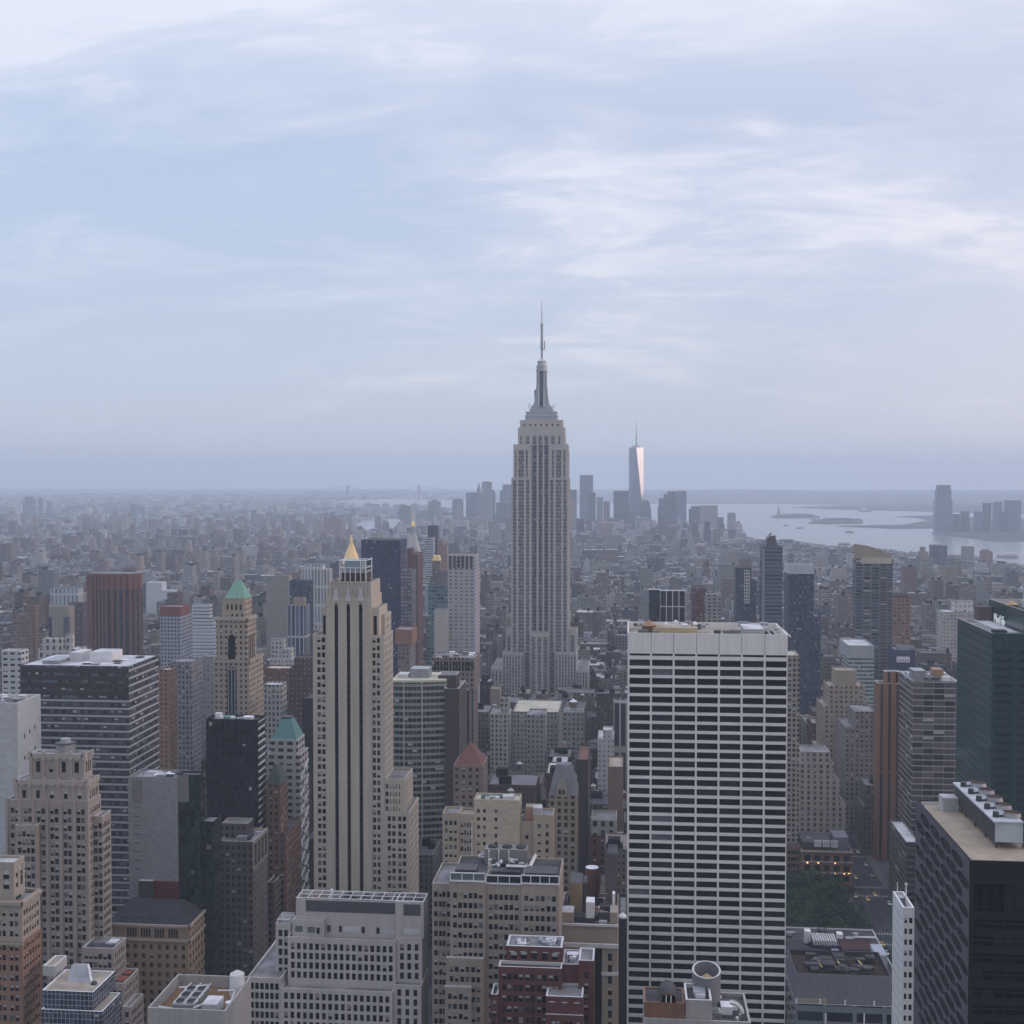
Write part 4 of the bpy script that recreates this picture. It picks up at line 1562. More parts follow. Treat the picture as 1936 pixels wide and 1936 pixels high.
# flat roof with cooling units, bottom left centre
PALE = plain('stained_concrete', (.36, .345, .33), .9, .28, .09, True)
DECKB = plain('rust_deck', (.19, .11, .055), .9, .35, .25)
r_, TS = bldg('rooftop_building', 'pale concrete building seen from above, its sunken brown roof holding fan units', 330, [(279, 426, 1905, {'pf': 475, 'par': 3.4})], PALE, DECKB, None, 'building', 'the sunken brown roof with fan units')
T = TS[0]
zr = T.z1 - 3.4
for i in range(3):
    mb = MB()
    y = T.y0 + 5.4 + i * 4.4
    x = T.x0 + 9.0
    mb.box(x - 3.2, x + 3.2, y - 1.9, y + 1.9, zr + .3, zr + 3.1, STEEL)
    for k in (-1.6, 1.6):
        mb.cyl(x + k, y, 1.25, 1.25, zr + 3.1, zr + 3.5, STEEL, 14, top=BLACK)
    for k in (-2.9, 0, 2.9):
        mb.bar((x + k, y - 2.2, zr + 3.7), (x + k + .5, y + 2.2, zr + 3.9), .28, COPING)
    mb.build('fan_unit', r_)
mb = MB()
mb.box(T.x0 + 14, T.x0 + 18.4, T.y0 + 4, T.y0 + 10, zr, zr + 3.2, ROOFW)
mb.build('roof_hatch', r_)
mb = MB()
mb.cyl(T.x1 - 1.8, T.y0 + 8.5, 1.0, 1.0, zr, zr + 2.2, WHITE, 12)
mb.cyl(T.x1 - 2.6, T.y1 - 5, 2.2, 2.1, zr, zr + 6.2, WHITE, 16)
mb.cyl(T.x1 - 2.6, T.y1 - 5, 2.1, .4, zr + 6.2, zr + 7.2, COPING, 16)
mb.build('white_tank', r_)
mb = MB()
for a_, b_ in (((2, 3), (7, 1.4)), ((3, 16), (11, 18)), ((12, 3), (15, 7)), ((15, 15), (20, 15))):
    mb.bar((T.x0 + a_[0], T.y0 + a_[1], zr + 2.5), (T.x0 + b_[0], T.y0 + b_[1], zr + 2.7), .45, COPING)
mb.bar((T.x0 + 20, T.y0 + 9, zr + .5), (T.x0 + 20, T.y0 + 15, zr + 2.5), .35, WHITE)
mb.build('pipe', r_)

# cream blocks with blank lift tower (centre)
CRB = plain('cream_brick', (.40, .34, .255), .9, .15, .05, True)
CRB2 = facade('cream_brick_blank', (.42, .37, .29), (.45, .40, .31), cw=2.4, ch=1.2, ww=.97, wh=.94, blind=0, grough=.9, amt=.22, var=.12)
h = Hero('loft_building', 'cream brick building whose blank lift tower has a bright flat roof', 'building', 535, CRB, 836, 'the cream brick building with the blank tower', 1600, mix=(3, 2, 1, 3, 2, 1, 0))
c = h.mass(895.5, 982, 1514, 1, 12.5, 0, mat=CRB2, f=[(1.4, 2.6), (4.0, 5.2), (9.1, 10.3)], rows=storeys(h.Z(1508), 5.6, 3.6, 1.7, h.zb), roof=ROOFC, w=EV(3, 1.2))
l = h.mass(836.5, 868, 1540, 0, 11, 0, f=BY(1, 3, 1.3, .7), off=3.4)
l2 = h.mass(868.1, 895.4, 1542, .6, 11, 0, f=BY(2, 2, 1.2, .5), off=3.8, roof=ROOFT)
r2 = h.mass(982.1, 1008, 1556, 3, 15, 0, f=BY(1, 1, 1.4), off=6)
r3 = h.mass(1008.1, 1045, 1541, 1.5, 13, 0, f=BY(2, 1, 1.4), off=4, w=EV(4, 1.2))
h.done()
mb = MB()
mb.box(h.X(991), h.X(1021), 535 + 6, 535 + 12, r2.z1 - .9, r2.z1 + 5.5, plain('salmon_render', (.38, .23, .15), .9, .25), top=ROOFT)
mb.box(h.X(1006), h.X(1023), 535 + 4, 535 + 9, r3.z1 - .9, r3.z1 + 2.2, ROOFW)
mb.each('roof_house', h.root)
mb = MB()
for x in (868.0,):
    mb.box(h.X(x + 23.5), h.X(x + 25.0), 535 - .5, 535 + .5, h.zb, l2.z1 - 3, WHITE)
mb.build('downpipe', h.root)
clutter(h.root, c, 9, 4, hmax=1.6, mats=[STEEL, STEEL, plain('green_unit', (.12, .2, .16), .8, .2), COPING])

# slim white tower, right
h = Hero('white_tower', 'slim white tower with a railed roof terrace and two windows to a storey', 'tower', 390, plain('white_brick', (.66, .66, .66), .8, .09, .05, True), 1706, 'the slim white tower', 1800, mix=(5, 3, 1, 1, .5, .5, 0))
a = h.mass(1706.5, 1728, 1692, 0, 15, 0, f=[(.5, 1.3), (1.9, 2.9)], e=EV(5, .7), off=3.2, pitch=3.4, hh=1.8, rim=WHITE, t=.5, par=2.6)
h.done()
mb = MB()
mb.bar((a.x0 + 1, a.y0 + 13, a.z1 - 2.6), (a.x0 + 1, a.y0 + 13, a.z1 + 3.5), .2, WHITE)
mb.bar((a.x1 - .6, a.y0 + 9, a.z1 - 2.6), (a.x1 - .6, a.y0 + 9, a.z1 + 4), .3, WHITE)
mb.cyl(a.x1 - .6, a.y0 + 9, .5, .4, a.z1 + 4, a.z1 + 4.7, COPING, 8)
mb.box(a.x0 + .8, a.x1 - .8, a.y0 + 10, a.y0 + 13, a.z1 - 2.6, a.z1 - .4, STEEL)
mb.build('roof_mast', h.root)

# dark tower with lens-shaped openings, right foreground
DARK = plain('dark_metal_wall', (.022, .021, .027), .7, .15, .1, True, spec=.1)
LATT = plain('lattice_concrete', (.10, .095, .115), .8, .15, .2, True)
Y = 290.0
T = tier(1833, 1990, 1627, Y, pf=1730)
root = thing('dark_tower', 'dark office tower with a lattice side of lens openings, tan roof and big cooling plant', 'office tower', (T.x0, Y, 0))
HEROES.append(('the dark lattice tower', 1840, 1560, Y))
hbox_tier(T)
zb = ZVIS(Y) - 12
wb, rb, wins = MB(), Roofs(), []
rows = storeys(T.z1, 9.5, 3.95, 2.15, zb)
rows = [(a - .0, b + (4.2 if i == 0 else 0)) for i, (a, b) in enumerate(rows)]
lattice(wb, 'front', T, 0, T.z1, bays(T.x1 - T.x0, 7, 1, 2.1, .3, .9), rows, DARK, rec=.5, wins=wins, mix=(7, 2, 0, 0, 0, 0, 0))
walls(wb, rb, T.x0, T.x1, T.y0, T.y1, 0, T.z1, DARK, plain('tan_gravel', (.35, .285, .215), .95, .18, .25), DARK, .7, .6, skip=('front', 'east'))
# east face: alternate rows of lens-shaped openings
wid = T.y1 - T.y0
ncol = 5
cw = wid / ncol
zz = T.z1 - 1.2
wb.face([(T.x0, T.y1, zz), (T.x0, T.y0, zz), (T.x0, T.y0, T.z1), (T.x0, T.y1, T.z1)], LATT)
k = 0
rowh = 3.35
lens = MB()
while zz > zb:
    z0 = zz - rowh
    offs = (k % 2) * .5
    segs = [(-.5 + offs + i) for i in range(ncol + 1)]
    for sgm in segs:
        u0, u1 = sgm * cw, (sgm + 1) * cw
        uc, hw, hh = (u0 + u1) / 2, cw * .485, rowh * .455
        if u0 < -.01 or u1 > wid + .01:
            a, b = max(u0, 0), min(u1, wid)
            wb.face([(T.x0, T.y1 - a, z0), (T.x0, T.y1 - b, z0), (T.x0, T.y1 - b, zz), (T.x0, T.y1 - a, zz)], LATT)
            continue
        zc = (z0 + zz) / 2
        L = [(uc + hw * math.cos(t_), zc + hh * math.sin(t_) * (1 if abs(math.sin(t_)) < .9 else .92)) for t_ in [math.pi * (1 - q / 6) for q in range(7)]]
        B = [(uc + hw * math.cos(t_), zc - hh * math.sin(t_)) for t_ in [math.pi * (1 - q / 6) for q in range(7)]]
        P = lambda q, d=0.0: (T.x0 + d, T.y1 - q[0], q[1])
        wb.face([P((u0, zc)), *[P(q) for q in L], P((u1, zc)), P((u1, zz)), P((u0, zz))], LATT)
        wb.face([P((u0, z0)), P((u1, z0)), P((u1, zc)), *[P(q) for q in reversed(B)], P((u0, zc))], LATT)
        for ring in (L, B):
            for q, s in zip(ring, ring[1:]):
                wb.face([P(q), P(s), P(s, .22), P(q, .22)], LATT)
        lens.face([P((uc - hw, zc - hh), .22), P((uc + hw, zc - hh), .22), P((uc + hw, zc + hh), .22), P((uc - hw, zc + hh), .22)], GLASS[0])
        for mu in (-.6, -.3, 0, .3, .6):
            lens.box(T.x0 + .15, T.x0 + .21, T.y1 - uc - hw * mu - .08, T.y1 - uc - hw * mu + .08, zc - hh, zc + hh, DSTEEL)
    zz = z0
    k += 1
wb.face([(T.x0, T.y1, 0), (T.x0, T.y0, 0), (T.x0, T.y0, zz), (T.x0, T.y1, zz)], LATT)
wb.build('wall', root)
rb.build('roof', root)
tag(lens.build('lens_window', root), kind='stuff')
make_windows(root, wins, 70)
zr = T.z1 - .7
mb = MB()
mb.box(T.x0 + .9, T.x0 + 1.1, T.y0 + 1.2, T.y1 - 2, zr, zr + .12, DSTEEL)
mb.box(T.x0 + .9, T.x1, T.y1 - 2.4, T.y1 - 2.2, zr, zr + .8, COPING)
mb.build('roof_rail', root)
cx0, cx1, cy0, cy1 = at(1879, 1592, 302)[0], T.x1 - 3, 302, T.y1 - 4
mb = MB()
mb.box(cx0 + .4, cx1, cy0 + .6, cy1, zr + 1.4, zr + 6.2, DSTEEL, top=DSTEEL)
for i in range(5):
    for x in (cx0 + .8, cx0 + 7):
        y = cy0 + 1 + i * (cy1 - cy0 - 2) / 4
        mb.box(x - .15, x + .15, y - .15, y + .15, zr, zr + 1.4, DSTEEL)
mb.build('plant_housing', root)
mb = MB()
mb.box(cx0, cx1 + .3, cy0, cy1 + .3, zr + 6.2, zr + 6.6, plain('plant_deck', (.44, .46, .48), .5, .2, .3), bottom=True)
mb.box(cx0 + .4, cx1 + .2, cy0 + .2, cy0 + .55, zr + 1.6, zr + 6.2, plain('plant_screen', (.42, .46, .5), .5, .15, .3))
mb.build('plant_deck', root)
for i in range(5):
    mb = MB()
    y = cy0 + 5 + i * (cy1 - cy0 - 7) / 4.2
    mb.cyl(cx0 + 5.4, y, 2.3, 2.1, zr + 6.6, zr + 7.6, STEEL, 20, cap=False)
    mb.cyl(cx0 + 5.4, y, 2.05, 2.05, zr + 6.62, zr + 7.1, plain('fan_rust', (.12, .07, .04), .8, .3), 20)
    mb.cyl(cx0 + 1.6, y - .8, .8, .7, zr + 6.6, zr + 7.9, DSTEEL, 10)
    mb.bar((cx0 + 1.6, y - .8, zr + 7.2), (cx0 + 3.6, y - .3, zr + 7.2), .9, STEEL)
    mb.build('cooling_fan', root)
mb = MB()
mb.box(T.x0 + 5, T.x0 + 9, T.y1 - 9, T.y1 - 4.5, zr, zr + 3.6, ROOFW)
mb.build('stair_house', root)

# grey louvred roof block in front of the park, and the drum on the corner
LOUV = facade('grey_louvre_wall', (.2, .2, .225), (.15, .15, .175), cw=.7, ch=2.0, ww=.35, wh=.9, blind=0, grough=.6, amt=.1, var=.3)
GRID2 = facade('teal_grid_wall', (.17, .2, .22), (.02, .025, .035), cw=10.5, ch=5.6, ww=.86, wh=.6, blind=.0, grough=.12, amt=.1)
r_, TS = bldg('plant_building', 'grey office building with a louvred rooftop screen and a dark open gallery below the park', 452,
              [(1504, 1686, 1897, {'pf': 1487}), (1505, 1686, 1886, {'d': 23, 'y': .8, 'mat': BLACK, 'par': .1}), (1504.2, 1686, 1840, {'d': 23.5, 'y': .5, 'mat': LOUV, 'rim': DSTEEL, 'par': 2.2, 'roof': plain('dark_rust_deck', (.06, .045, .035), .9, .4, .3)})],
              GRID2, ROOFD, COPING, 'office building', 'the louvred roof below the park', par=.4)
T = TS[2]
zr = T.z1 - 2.2
mb = MB()
RUST = plain('rust_top', (.11, .065, .04), .9, .4)
for i in range(12):
    x = T.x0 + 2.0 + i * 2.8
    mb.bar((x, T.y0 + 2, zr + .6), (x + .1, T.y0 + 21, zr + 1.0), .3, DSTEEL)
for x in (T.x0 + 9, T.x0 + 16.5, T.x0 + 24.5):
    mb.bar((x, T.y0 + 15, zr + 2.2), (x + 1.2, T.y0 + 6, zr + 2.4), .5, plain('yellow_paint', (.6, .48, .2), .6, .2))
for y in (5, 11, 17):
    mb.bar((T.x0 + 1, T.y0 + y, zr + 1.2), (T.x1 - 1, T.y0 + y, zr + 1.2), .3, RUST)
mb.build('steel_frame', r_)
clutter(r_, T, 26, 12, mats=[DSTEEL, DSTEEL, ROOFD, ROOFD], hmax=2.2)
r2_, TS2 = bldg('rear_plant_building', 'low dark roof crowded with rusty tanks, fins and pale boxes just before the park trees', 560,
                [(1480, 1705, 1851, {'d': 66, 'par': .6})], DARK, ROOFD, COPING, 'building', 'the rusty plant roof by the park')
T = TS2[0]
zr = T.z1 - .6
X2 = lambda p, yy: at(p, 1790, yy)[0]
mb = MB()
mb.box(X2(1529, 566), X2(1596, 566), 566, 574, zr, zr + 6, plain('dark_olive', (.07, .06, .04), .9, .3), top=RUST)
for p in (1528, 1562, 1596):
    mb.bar((X2(p, 566), 565.8, zr + 6.1), (X2(p, 566), 574, zr + 6.1), .4, COPING)
mb.bar((X2(1528, 574), 574, zr + 6.2), (X2(1596, 574), 574, zr + 6.2), .4, COPING)
mb.build('tank_house', r2_)
mb = MB()
for i in range(10):
    x = X2(1540, 596) + i * 1.12
    mb.box(x - .3, x + .3, 596, 606, zr + 3, zr + 5.2, COPING)
mb.box(X2(1538, 596), X2(1590, 596), 595.5, 607, zr, zr + 3, plain('navy_plant', (.03, .04, .09), .6, .2))
mb.build('fin_cooler', r2_)
mb = MB()
mb.box(X2(1593, 590), X2(1656, 590), 590, 604, zr, zr + 3.6, plain('navy_plant', (.03, .04, .09)), top=plain('maroon_roof', (.06, .026, .026), .9, .2))
mb.box(X2(1656, 578), X2(1678, 578), 578, 592, zr, zr + 6.0, plain('pale_blue_box', (.34, .38, .42), .7, .2))
mb.box(X2(1522, 604), X2(1533, 604), 604, 608, zr, zr + 6.5, WHITE)
mb.box(X2(1583, 604), X2(1594, 604), 604, 608, zr, zr + 5.6, WHITE)
mb.bar((X2(1615, 604), 604, zr + 4.6), (X2(1655, 604), 604, zr + 4.6), .9, COPING)
mb.bar((X2(1490, 584), 584, zr + 2.4), (X2(1656, 584), 584, zr + 2.4), .5, STEEL)
mb.each('plant_room', r2_)
clutter(r2_, T, 55, 12, mats=[STEEL, DSTEEL, DSTEEL, ROOFD, ROOFD, ROOFD], hmax=2.6)
mb = MB()
for l in (1506, 1551, 1598, 1653):
    x = at(l, 1890, 452)[0]
    mb.box(x - .25, x + .25, 452.05, 452.55, TS[0].z1 - .02, TS[1].z1, WHITE)
x0, x1 = at(1507.5, 1890, 452)[0], at(1563, 1890, 452)[0]
mb.box(x0, x1, 452.3, 452.58, TS[0].z1 - .02, TS[1].z1 - .05, plain('buff_panel', (.33, .28, .22), .9, .2))
mb.each('terrace_post', r_)
mb = MB()
for p in (1561, 1634):
    x = at(p, 1920, 451)[0]
    mb.bar((x, 451.2, 60), (x, 451.2, at(p, 1917, 451)[1]), .35, WHITE)
mb.build('flagpole', r_)

# brick corner roof with arched dormer, and the open drum round a tank
r_, TS = bldg('brick_building', 'brown brick building top with an arched dormer under the open grey drum', 262,
              [(1217, 1420, 1925, {'d': 15}), (1217, 1295, 1894, {'y': .5, 'd': 8, 'mat': plain('brown_brick', (.2, .11, .07), .9, .25, .2, True), 'on': 0, 'par': .3}), (1295.5, 1347, 1890, {'y': .7, 'd': 9, 'on': 0, 'mat': PALE, 'rim': COPING})],
              PALE, ROOFD, None, 'building', 'the open grey drum')
T = TS[1]
mb = MB()
xc = (T.x0 + T.x1) / 2 + .9
arc = [(xc + 2.0 * math.cos(math.pi * q / 10), T.z1 - .4 + 2.4 * math.sin(math.pi * q / 10)) for q in range(11)]
A = [(x, T.y0 + .2, z) for x, z in arc]
mb.face(list(reversed(A)) if False else A[::-1], plain('brown_brick', (.2, .11, .07)))
for q, s in zip(arc, arc[1:]):
    mb.face([(q[0], T.y0 + .2, q[1]), (q[0], T.y0 + 7, q[1]), (s[0], T.y0 + 7, s[1]), (s[0], T.y0 + .2, s[1])], ROOFD)
mb.box(xc - 1.4, xc + 1.4, T.y0 + .1, T.y0 + .25, T.z1 - .1, T.z1 + 1.5, GLASS[0])
for x in (xc - .5, xc + .5):
    mb.box(x - .1, x + .1, T.y0 + .02, T.y0 + .12, T.z1 - .1, T.z1 + 1.5, WHITE)
mb.build('arched_dormer', r_)
clutter(r_, TS[2], 5, 4, hmax=1.3)
clutter(r_, TS[0], 30, 6, hmax=1.8)
mb = MB()
x0 = TS[0].x1
for q in range(7):
    a0, a1 = q / 7 * 1.57, (q + 1) / 7 * 1.57
    P = lambda a: (x0 - 4.2 + 2.6 * math.sin(a), TS[0].y0 + 3, TS[0].z1 + .6 + 2.6 * (math.cos(a)) * .9)
    mb.bar(P(a0), P(a1), .7, COPING)
mb.build('bent_duct', r_)
Yd = 272.0
xc, _ = at(1335.5, 1850, Yd)
R0 = 26.8 / F * Yd
drum = thing('tank_drum', 'open grey metal drum with a pale rim and a tan cone inside', 'water tank', (xc, Yd, TS[0].z1 - .9))
metal = facade('drum_sheet', (.19, .195, .215), (.16, .165, .185), cw=.5, ch=60, ww=.3, wh=.98, blind=0, grough=.5, amt=.12, var=.2)
zb_, zt_ = TS[0].z1 - .9, at(1335, 1833, Yd)[1]
mb, mi, rim = MB(), MB(), MB()
n = 40
for i in range(n):
    a, b = 6.28319 * i / n, 6.28319 * (i + 1) / n
    top = lambda t_: zt_ + .75 * math.sin(t_)
    p = lambda t_, r: (xc + r * math.cos(t_), Yd + r * math.sin(t_))
    mb.face([(*p(a, R0), zb_), (*p(b, R0), zb_), (*p(b, R0), top(b)), (*p(a, R0), top(a))], metal)
    mi.face([(*p(b, R0 - .35), zb_ + 1), (*p(a, R0 - .35), zb_ + 1), (*p(a, R0 - .35), top(a)), (*p(b, R0 - .35), top(b))], metal)
    rim.face([(*p(a, R0 + .02), top(a)), (*p(b, R0 + .02), top(b)), (*p(b, R0 - .37), top(b)), (*p(a, R0 - .37), top(a))], COPING)
mb.build('drum_wall', drum)
mi.build('drum_lining', drum)
rim.build('drum_rim', drum)
mb = MB()
mb.cyl(xc + .1, Yd - .1, R0 - .6, R0 - .6, zt_ - 4.5, zt_ - 2.6, WOOD, 20)
mb.cyl(xc + .1, Yd - .1, R0 - .55, .2, zt_ - 2.6, zt_ - .9, plain('tan_cone', (.45, .30, .17), .9, .15), 20)
mb.build('inner_tank', drum)

# small cone-roofed tank just at the lower edge
water_tank(at(1160, 1955, 300)[0], 300, at(1160, 1955, 300)[1] - 3, 2.6, 1.6, 'tan cone of a tank just showing at the lower edge', legs=False, roof=plain('tan_cone', (.45, .30, .17)))

# ------------------------------------------------------------------ middle distance, building by building
def fm(name, wall, glass=(.03, .035, .045), cw=3.0, ch=3.6, ww=.5, wh=.55, **k):
    return facade(name, wall, glass, cw, ch, ww, wh, **k)


# left: pale blank tower, striped glass block, concrete slab with green glass, black tower
PBLK = facade('pale_blank_wall', (.42, .44, .45), (.46, .48, .49), cw=3.0, ch=1.8, ww=.975, wh=.955, blind=0, grough=.75, amt=.2, var=.1)
r_, TS = bldg('blank_tower', 'pale blank concrete tower at the left edge with short dark slits in its side', 560, [(-70, 33, 1327, {'pf': 77, 'par': 2.4})], PBLK, ROOFD, WHITE, 'tower', 'the pale blank tower')
T = TS[0]
mb = MB()
for i, (v, z) in enumerate([(6 + 5.2 * (k % 3) + (k // 3) * .0, T.z1 - 16 + 3.2 * (k % 3) * .35 - 10.5 * (k // 3)) for k in range(24)]):
    mb.box(T.x1 - .02, T.x1 + .06, T.y0 + v, T.y0 + v + .9, z - 2.1, z, GLASS[0])
mb.build('slit_window', r_)
clutter(r_, T, 14, 8, mats=[STEEL, WHITE, COPING])
SG = fm('striped_glass', (.055, .05, .055), (.06, .075, .09), 2.0, 3.9, .93, .42, blind=.10, grough=.1, var=1.0, band=((.40, .40, .40), .27), amt=.1)
r_, TS = bldg('glass_slab', 'wide dark glass office slab with thin white floor bands and a pale flat roof', 611, [(38, 243, 1257, {'pf': 300, 'par': .3})], SG, ROOFW, DSTEEL, 'office building', 'the dark slab with white floor bands')
T = TS[0]
mb = MB()
for z in range(4):
    zz = T.z1 - 4.6 - 3.9 * z
    mb.box(T.x0 - .05, T.x1 + .05, T.y0 - .1, T.y0 - .02, zz + .9, zz + 3.4, plain('dark_spandrel', (.05, .042, .042), .6, .1))
mb.build('plant_floor_louvre', r_)
mb = MB()
zr = T.z1 - .3
mb.box(T.x0 + 30, T.x0 + 42, T.y0 + 16, T.y0 + 30, zr, zr + 5, WHITE, top=ROOFW)
mb.box(T.x0 + 19, T.x0 + 25, T.y0 + 16, T.y0 + 30, zr, zr + 4.6, COPING)
mb.box(T.x0 + 9, T.x0 + 18, T.y0 + 6, T.y0 + 24, zr, zr + 1.8, STEEL)
mb.build('penthouse', r_)
clutter(r_, T, 10, 3, hmax=1.6)
CSL = facade('grey_board_concrete', (.21, .21, .225), (.245, .245, .26), cw=2.2, ch=1.95, ww=.96, wh=.95, blind=0, grough=.85, amt=.2, var=.12)
GGL = fm('dark_green_glass', (.025, .03, .03), (.012, .024, .022), 2.4, 3.9, .9, .82, blind=.01, grough=.1, var=1.2, amt=.1, blindcol=(.15, .17, .16))
r_, TS = bldg('concrete_slab_tower', 'grey windowless concrete slab tower with dark green glass on its far half', 540,
              [(242, 336, 1468, {'d': 15}), (336.1, 378, 1464, {'d': 7, 'on': -1, 'mat': GGL}), (378.1, 404, 1553, {'d': 11, 'on': -1, 'y': .5, 'mat': GGL}), (366, 377.9, 1551, {'d': 3, 'on': -1, 'y': -3, 'mat': GGL})], CSL, ROOF, None, 'tower', 'the grey concrete slab tower')
T = TS[0]
mb = MB()
for i in range(8):
    z = T.z1 - 14 - i * 4.0
    mb.box(T.x0 + 2.8, T.x0 + 5.6, T.y0 - .05, T.y0 + .05, z - .35, z, DSTEEL)
mb.build('slit_window', r_)
mb = MB()
mb.box(T.x0 + 1.8, T.x0 + 6.6, T.y0 - .08, T.y0 + .02, T.z1 - 12, T.z1 - 1.5, plain('brown_grey_panel', (.19, .175, .17), .8, .2))
mb.box(TS[1].x0 + .1, TS[1].x0 + 5, TS[1].y0 - .06, TS[1].y0 + .02, TS[1].z1 - 12.5, TS[1].z1 - .3, plain('brown_grey_panel2', (.2, .185, .18), .8, .2))
mb.each('wall_panel', r_)
clutter(r_, T, 9, 3, hmax=1.5)
BLK = fm('black_glass', (.016, .015, .02), (.012, .013, .02), 1.6, 3.7, .92, .7, blind=.015, grough=.08, var=1.0, amt=.1)
BLKS = fm('black_white_stripe', (.03, .03, .035), (.02, .02, .03), 30, 3.7, .99, .55, blind=0, grough=.2, band=((.55, .55, .55), .30), amt=.1)
r_, TS = bldg('black_tower', 'black glass office tower with white diagonal-looking bands down its narrow side', 620, [(389.5, 488, 1359, {'pf': 501, 'par': 1.2})], BLK, ROOFD, None, 'office tower', 'the black glass tower')
T = TS[0]
mb = MB()
mb.face([(T.x1 + .05, T.y0, 0), (T.x1 + .05, T.y1, 0), (T.x1 + .05, T.y1, T.z1 - 1), (T.x1 + .05, T.y0, T.z1 - 1)], BLKS)
mb.build('banded_side', r_)
clutter(r_, T, 10, 4, mats=[STEEL, WHITE, COPPER])

# green-roofed towers and the avenue's row of buildings
TANB = fm('tan_brick_windows', (.38, .315, .245), (.03, .033, .04), 3.3, 3.55, .42, .5, amt=.15, blind=.25)
r_, TS = bldg('green_roof_tower', 'tan brick tower with a pale green copper pyramid roof and a tall arched window', 785,
              [(404, 471, 1246, {'pf': 498, 'par': 1.0}), (408.5, 467, 1167, {'d': 20, 'y': .5, 'rim': LST}), (419, 462, 1131, {'d': 17, 'y': 3.0})], TANB, ROOFT, LST, 'tower', 'the tan tower with the green pyramid roof')
T = TS[2]
mb = MB()
mb.hip(T.x0 + 1.6, T.x1 + .3, T.y0 + .6, T.y1 - .6, T.z1 - .4, T.z1 + 11.4, plain('bright_copper', (.18, .345, .265), .75, .12, .06, True), kx=.70, ky=.98)
mb.build('pyramid_roof', r_)
mb = MB()
for TT, e in ((TS[1], 1.1), (TS[0], .5)):
    mb.box(TT.x0 - e, TT.x1 + e, TT.y0 - e, TT.y0 - .03, TT.z1 - 2.2, TT.z1 - .6, LST)
    mb.box(TT.x1 + .03, TT.x1 + e, TT.y0 - e, TT.y1, TT.z1 - 2.2, TT.z1 - .6, LST)
mb.build('cornice', r_)
mb = MB()
T = TS[1]
xc = (T.x0 + T.x1) / 2
hw = 2.4
z0, z1 = T.z1 - 33, T.z1 - 14
pts = [(xc - hw, z0), (xc + hw, z0), (xc + hw, z1)] + [(xc + hw * math.cos(a), z1 + hw * 1.2 * math.sin(a)) for a in (.4, .8, 1.2, 1.57, 1.94, 2.34, 2.74)] + [(xc - hw, z1)]
mb.face([(x, T.y0 - .08, z) for x, z in pts], GLASS[0])
mb.box(xc - hw - .6, xc + hw + .6, T.y0 - .9, T.y0 - .06, z0 - 1, z0 - .2, LST)
mb.build('arched_window', r_)
mb = MB()
T0 = TS[0]
mb.box(xc - 3.2, xc + 3.2, T0.y0 - .1, T0.y0 + .02, T0.z1 - 60, T0.z1 - 5, GLASS[1])
for i in range(3):
    x = xc - 2.2 + i * 2.2
    mb.box(x - .35, x + .35, T0.y0 - .3, T0.y0 - .1, T0.z1 - 60, T0.z1 - 4, STEEL)
mb.build('window_bay', r_)
mb = MB()
for i in range(4):
    y = T.y0 + 3 + i * 3.6
    mb.box(T.x1 + .0, T.x1 + .1, y, y + 1.9, z0 + 2, z1 + 2, GLASS[0])
mb.build('tall_side_window', r_)
mb = MB()
mb.box(TS[2].x0 + .3, TS[2].x1 - .3, TS[2].y0 - .05, TS[2].y0 + .02, TS[2].z1 - 9, TS[2].z1 - .5, plain('tan_attic', (.38, .315, .245), .88, .15, .1, True))
mb.build('attic_band', r_)
mb = MB()
for i in range(4):
    x = TS[2].x0 + 3.2 + i * 2.9
    mb.box(x, x + 1.3, TS[2].y0 - .08, TS[2].y0 + .02, TS[2].z1 - 7.6, TS[2].z1 - 4, GLASS[0])
mb.build('arcade_window', r_)

WST = fm('white_stone_bands', (.46, .44, .43), (.05, .055, .065), 5.0, 3.7, .62, .5, blind=.05, amt=.12)
r_, TS = bldg('copper_roof_tower', 'pale stone office tower with a truncated blue-green copper roof', 662, [(505, 567, 1425, {'pf': 583}), (512, 562, 1398, {'d': 16, 'y': 1})], WST, ROOF, COPING, 'office tower', 'the pale tower with the blue-green roof')
T = TS[1]
mb = MB()
mb.hip(T.x0 + .3, T.x1 - .3, T.y0 + .3, T.y1 - .3, T.z1 - .5, T.z1 + 10.5, plain('teal_copper', (.11, .25, .24), .7, .12, .06, True), kx=.62, ky=.62)
mb.box((T.x0 + T.x1) / 2 - 2.6, (T.x0 + T.x1) / 2 + 2.6, T.y0 + 5.2, T.y1 - 5.2, T.z1 + 10.3, T.z1 + 11.5, DSTEEL)
mb.build('copper_roof', r_)
mb = MB()
T = TS[0]
for i in range(9):
    z = T.z1 - 6 - i * 9
    mb.bar((T.x1 + .2, T.y0 + 1, z), (T.x1 + .2, T.y1 - 1, z - 8), .7, COPING)
    mb.bar((T.x1 + .2, T.y1 - 1, z), (T.x1 + .2, T.y0 + 1, z - 8), .7, COPING)
mb.build('side_bracing', r_)
BRW = fm('brown_brick_small', (.19, .115, .08), (.025, .027, .03), 3.0, 3.6, .45, .5, amt=.2)
r_, TS = bldg('slate_roof_tower', 'small brown brick tower with a dark green-grey hipped roof', 625, [(496, 540, 1575, {'d': 30}), (503, 530, 1481, {'pf': 544})], BRW, ROOFD, None, 'building', 'the brown tower with the slate hip roof')
T = TS[1]
mb = MB()
mb.hip(T.x0 - .2, T.x1 + .2, T.y0 - .2, T.y1 + .2, T.z1 - .6, T.z1 + 9, plain('green_slate', (.07, .09, .085), .8, .2, .2), kx=.8, ky=.6)
mb.build('hip_roof', r_)
DKB = fm('dark_brown_stone', (.125, .105, .095), (.02, .02, .025), 2.8, 3.6, .5, .55, amt=.2, blind=.08)
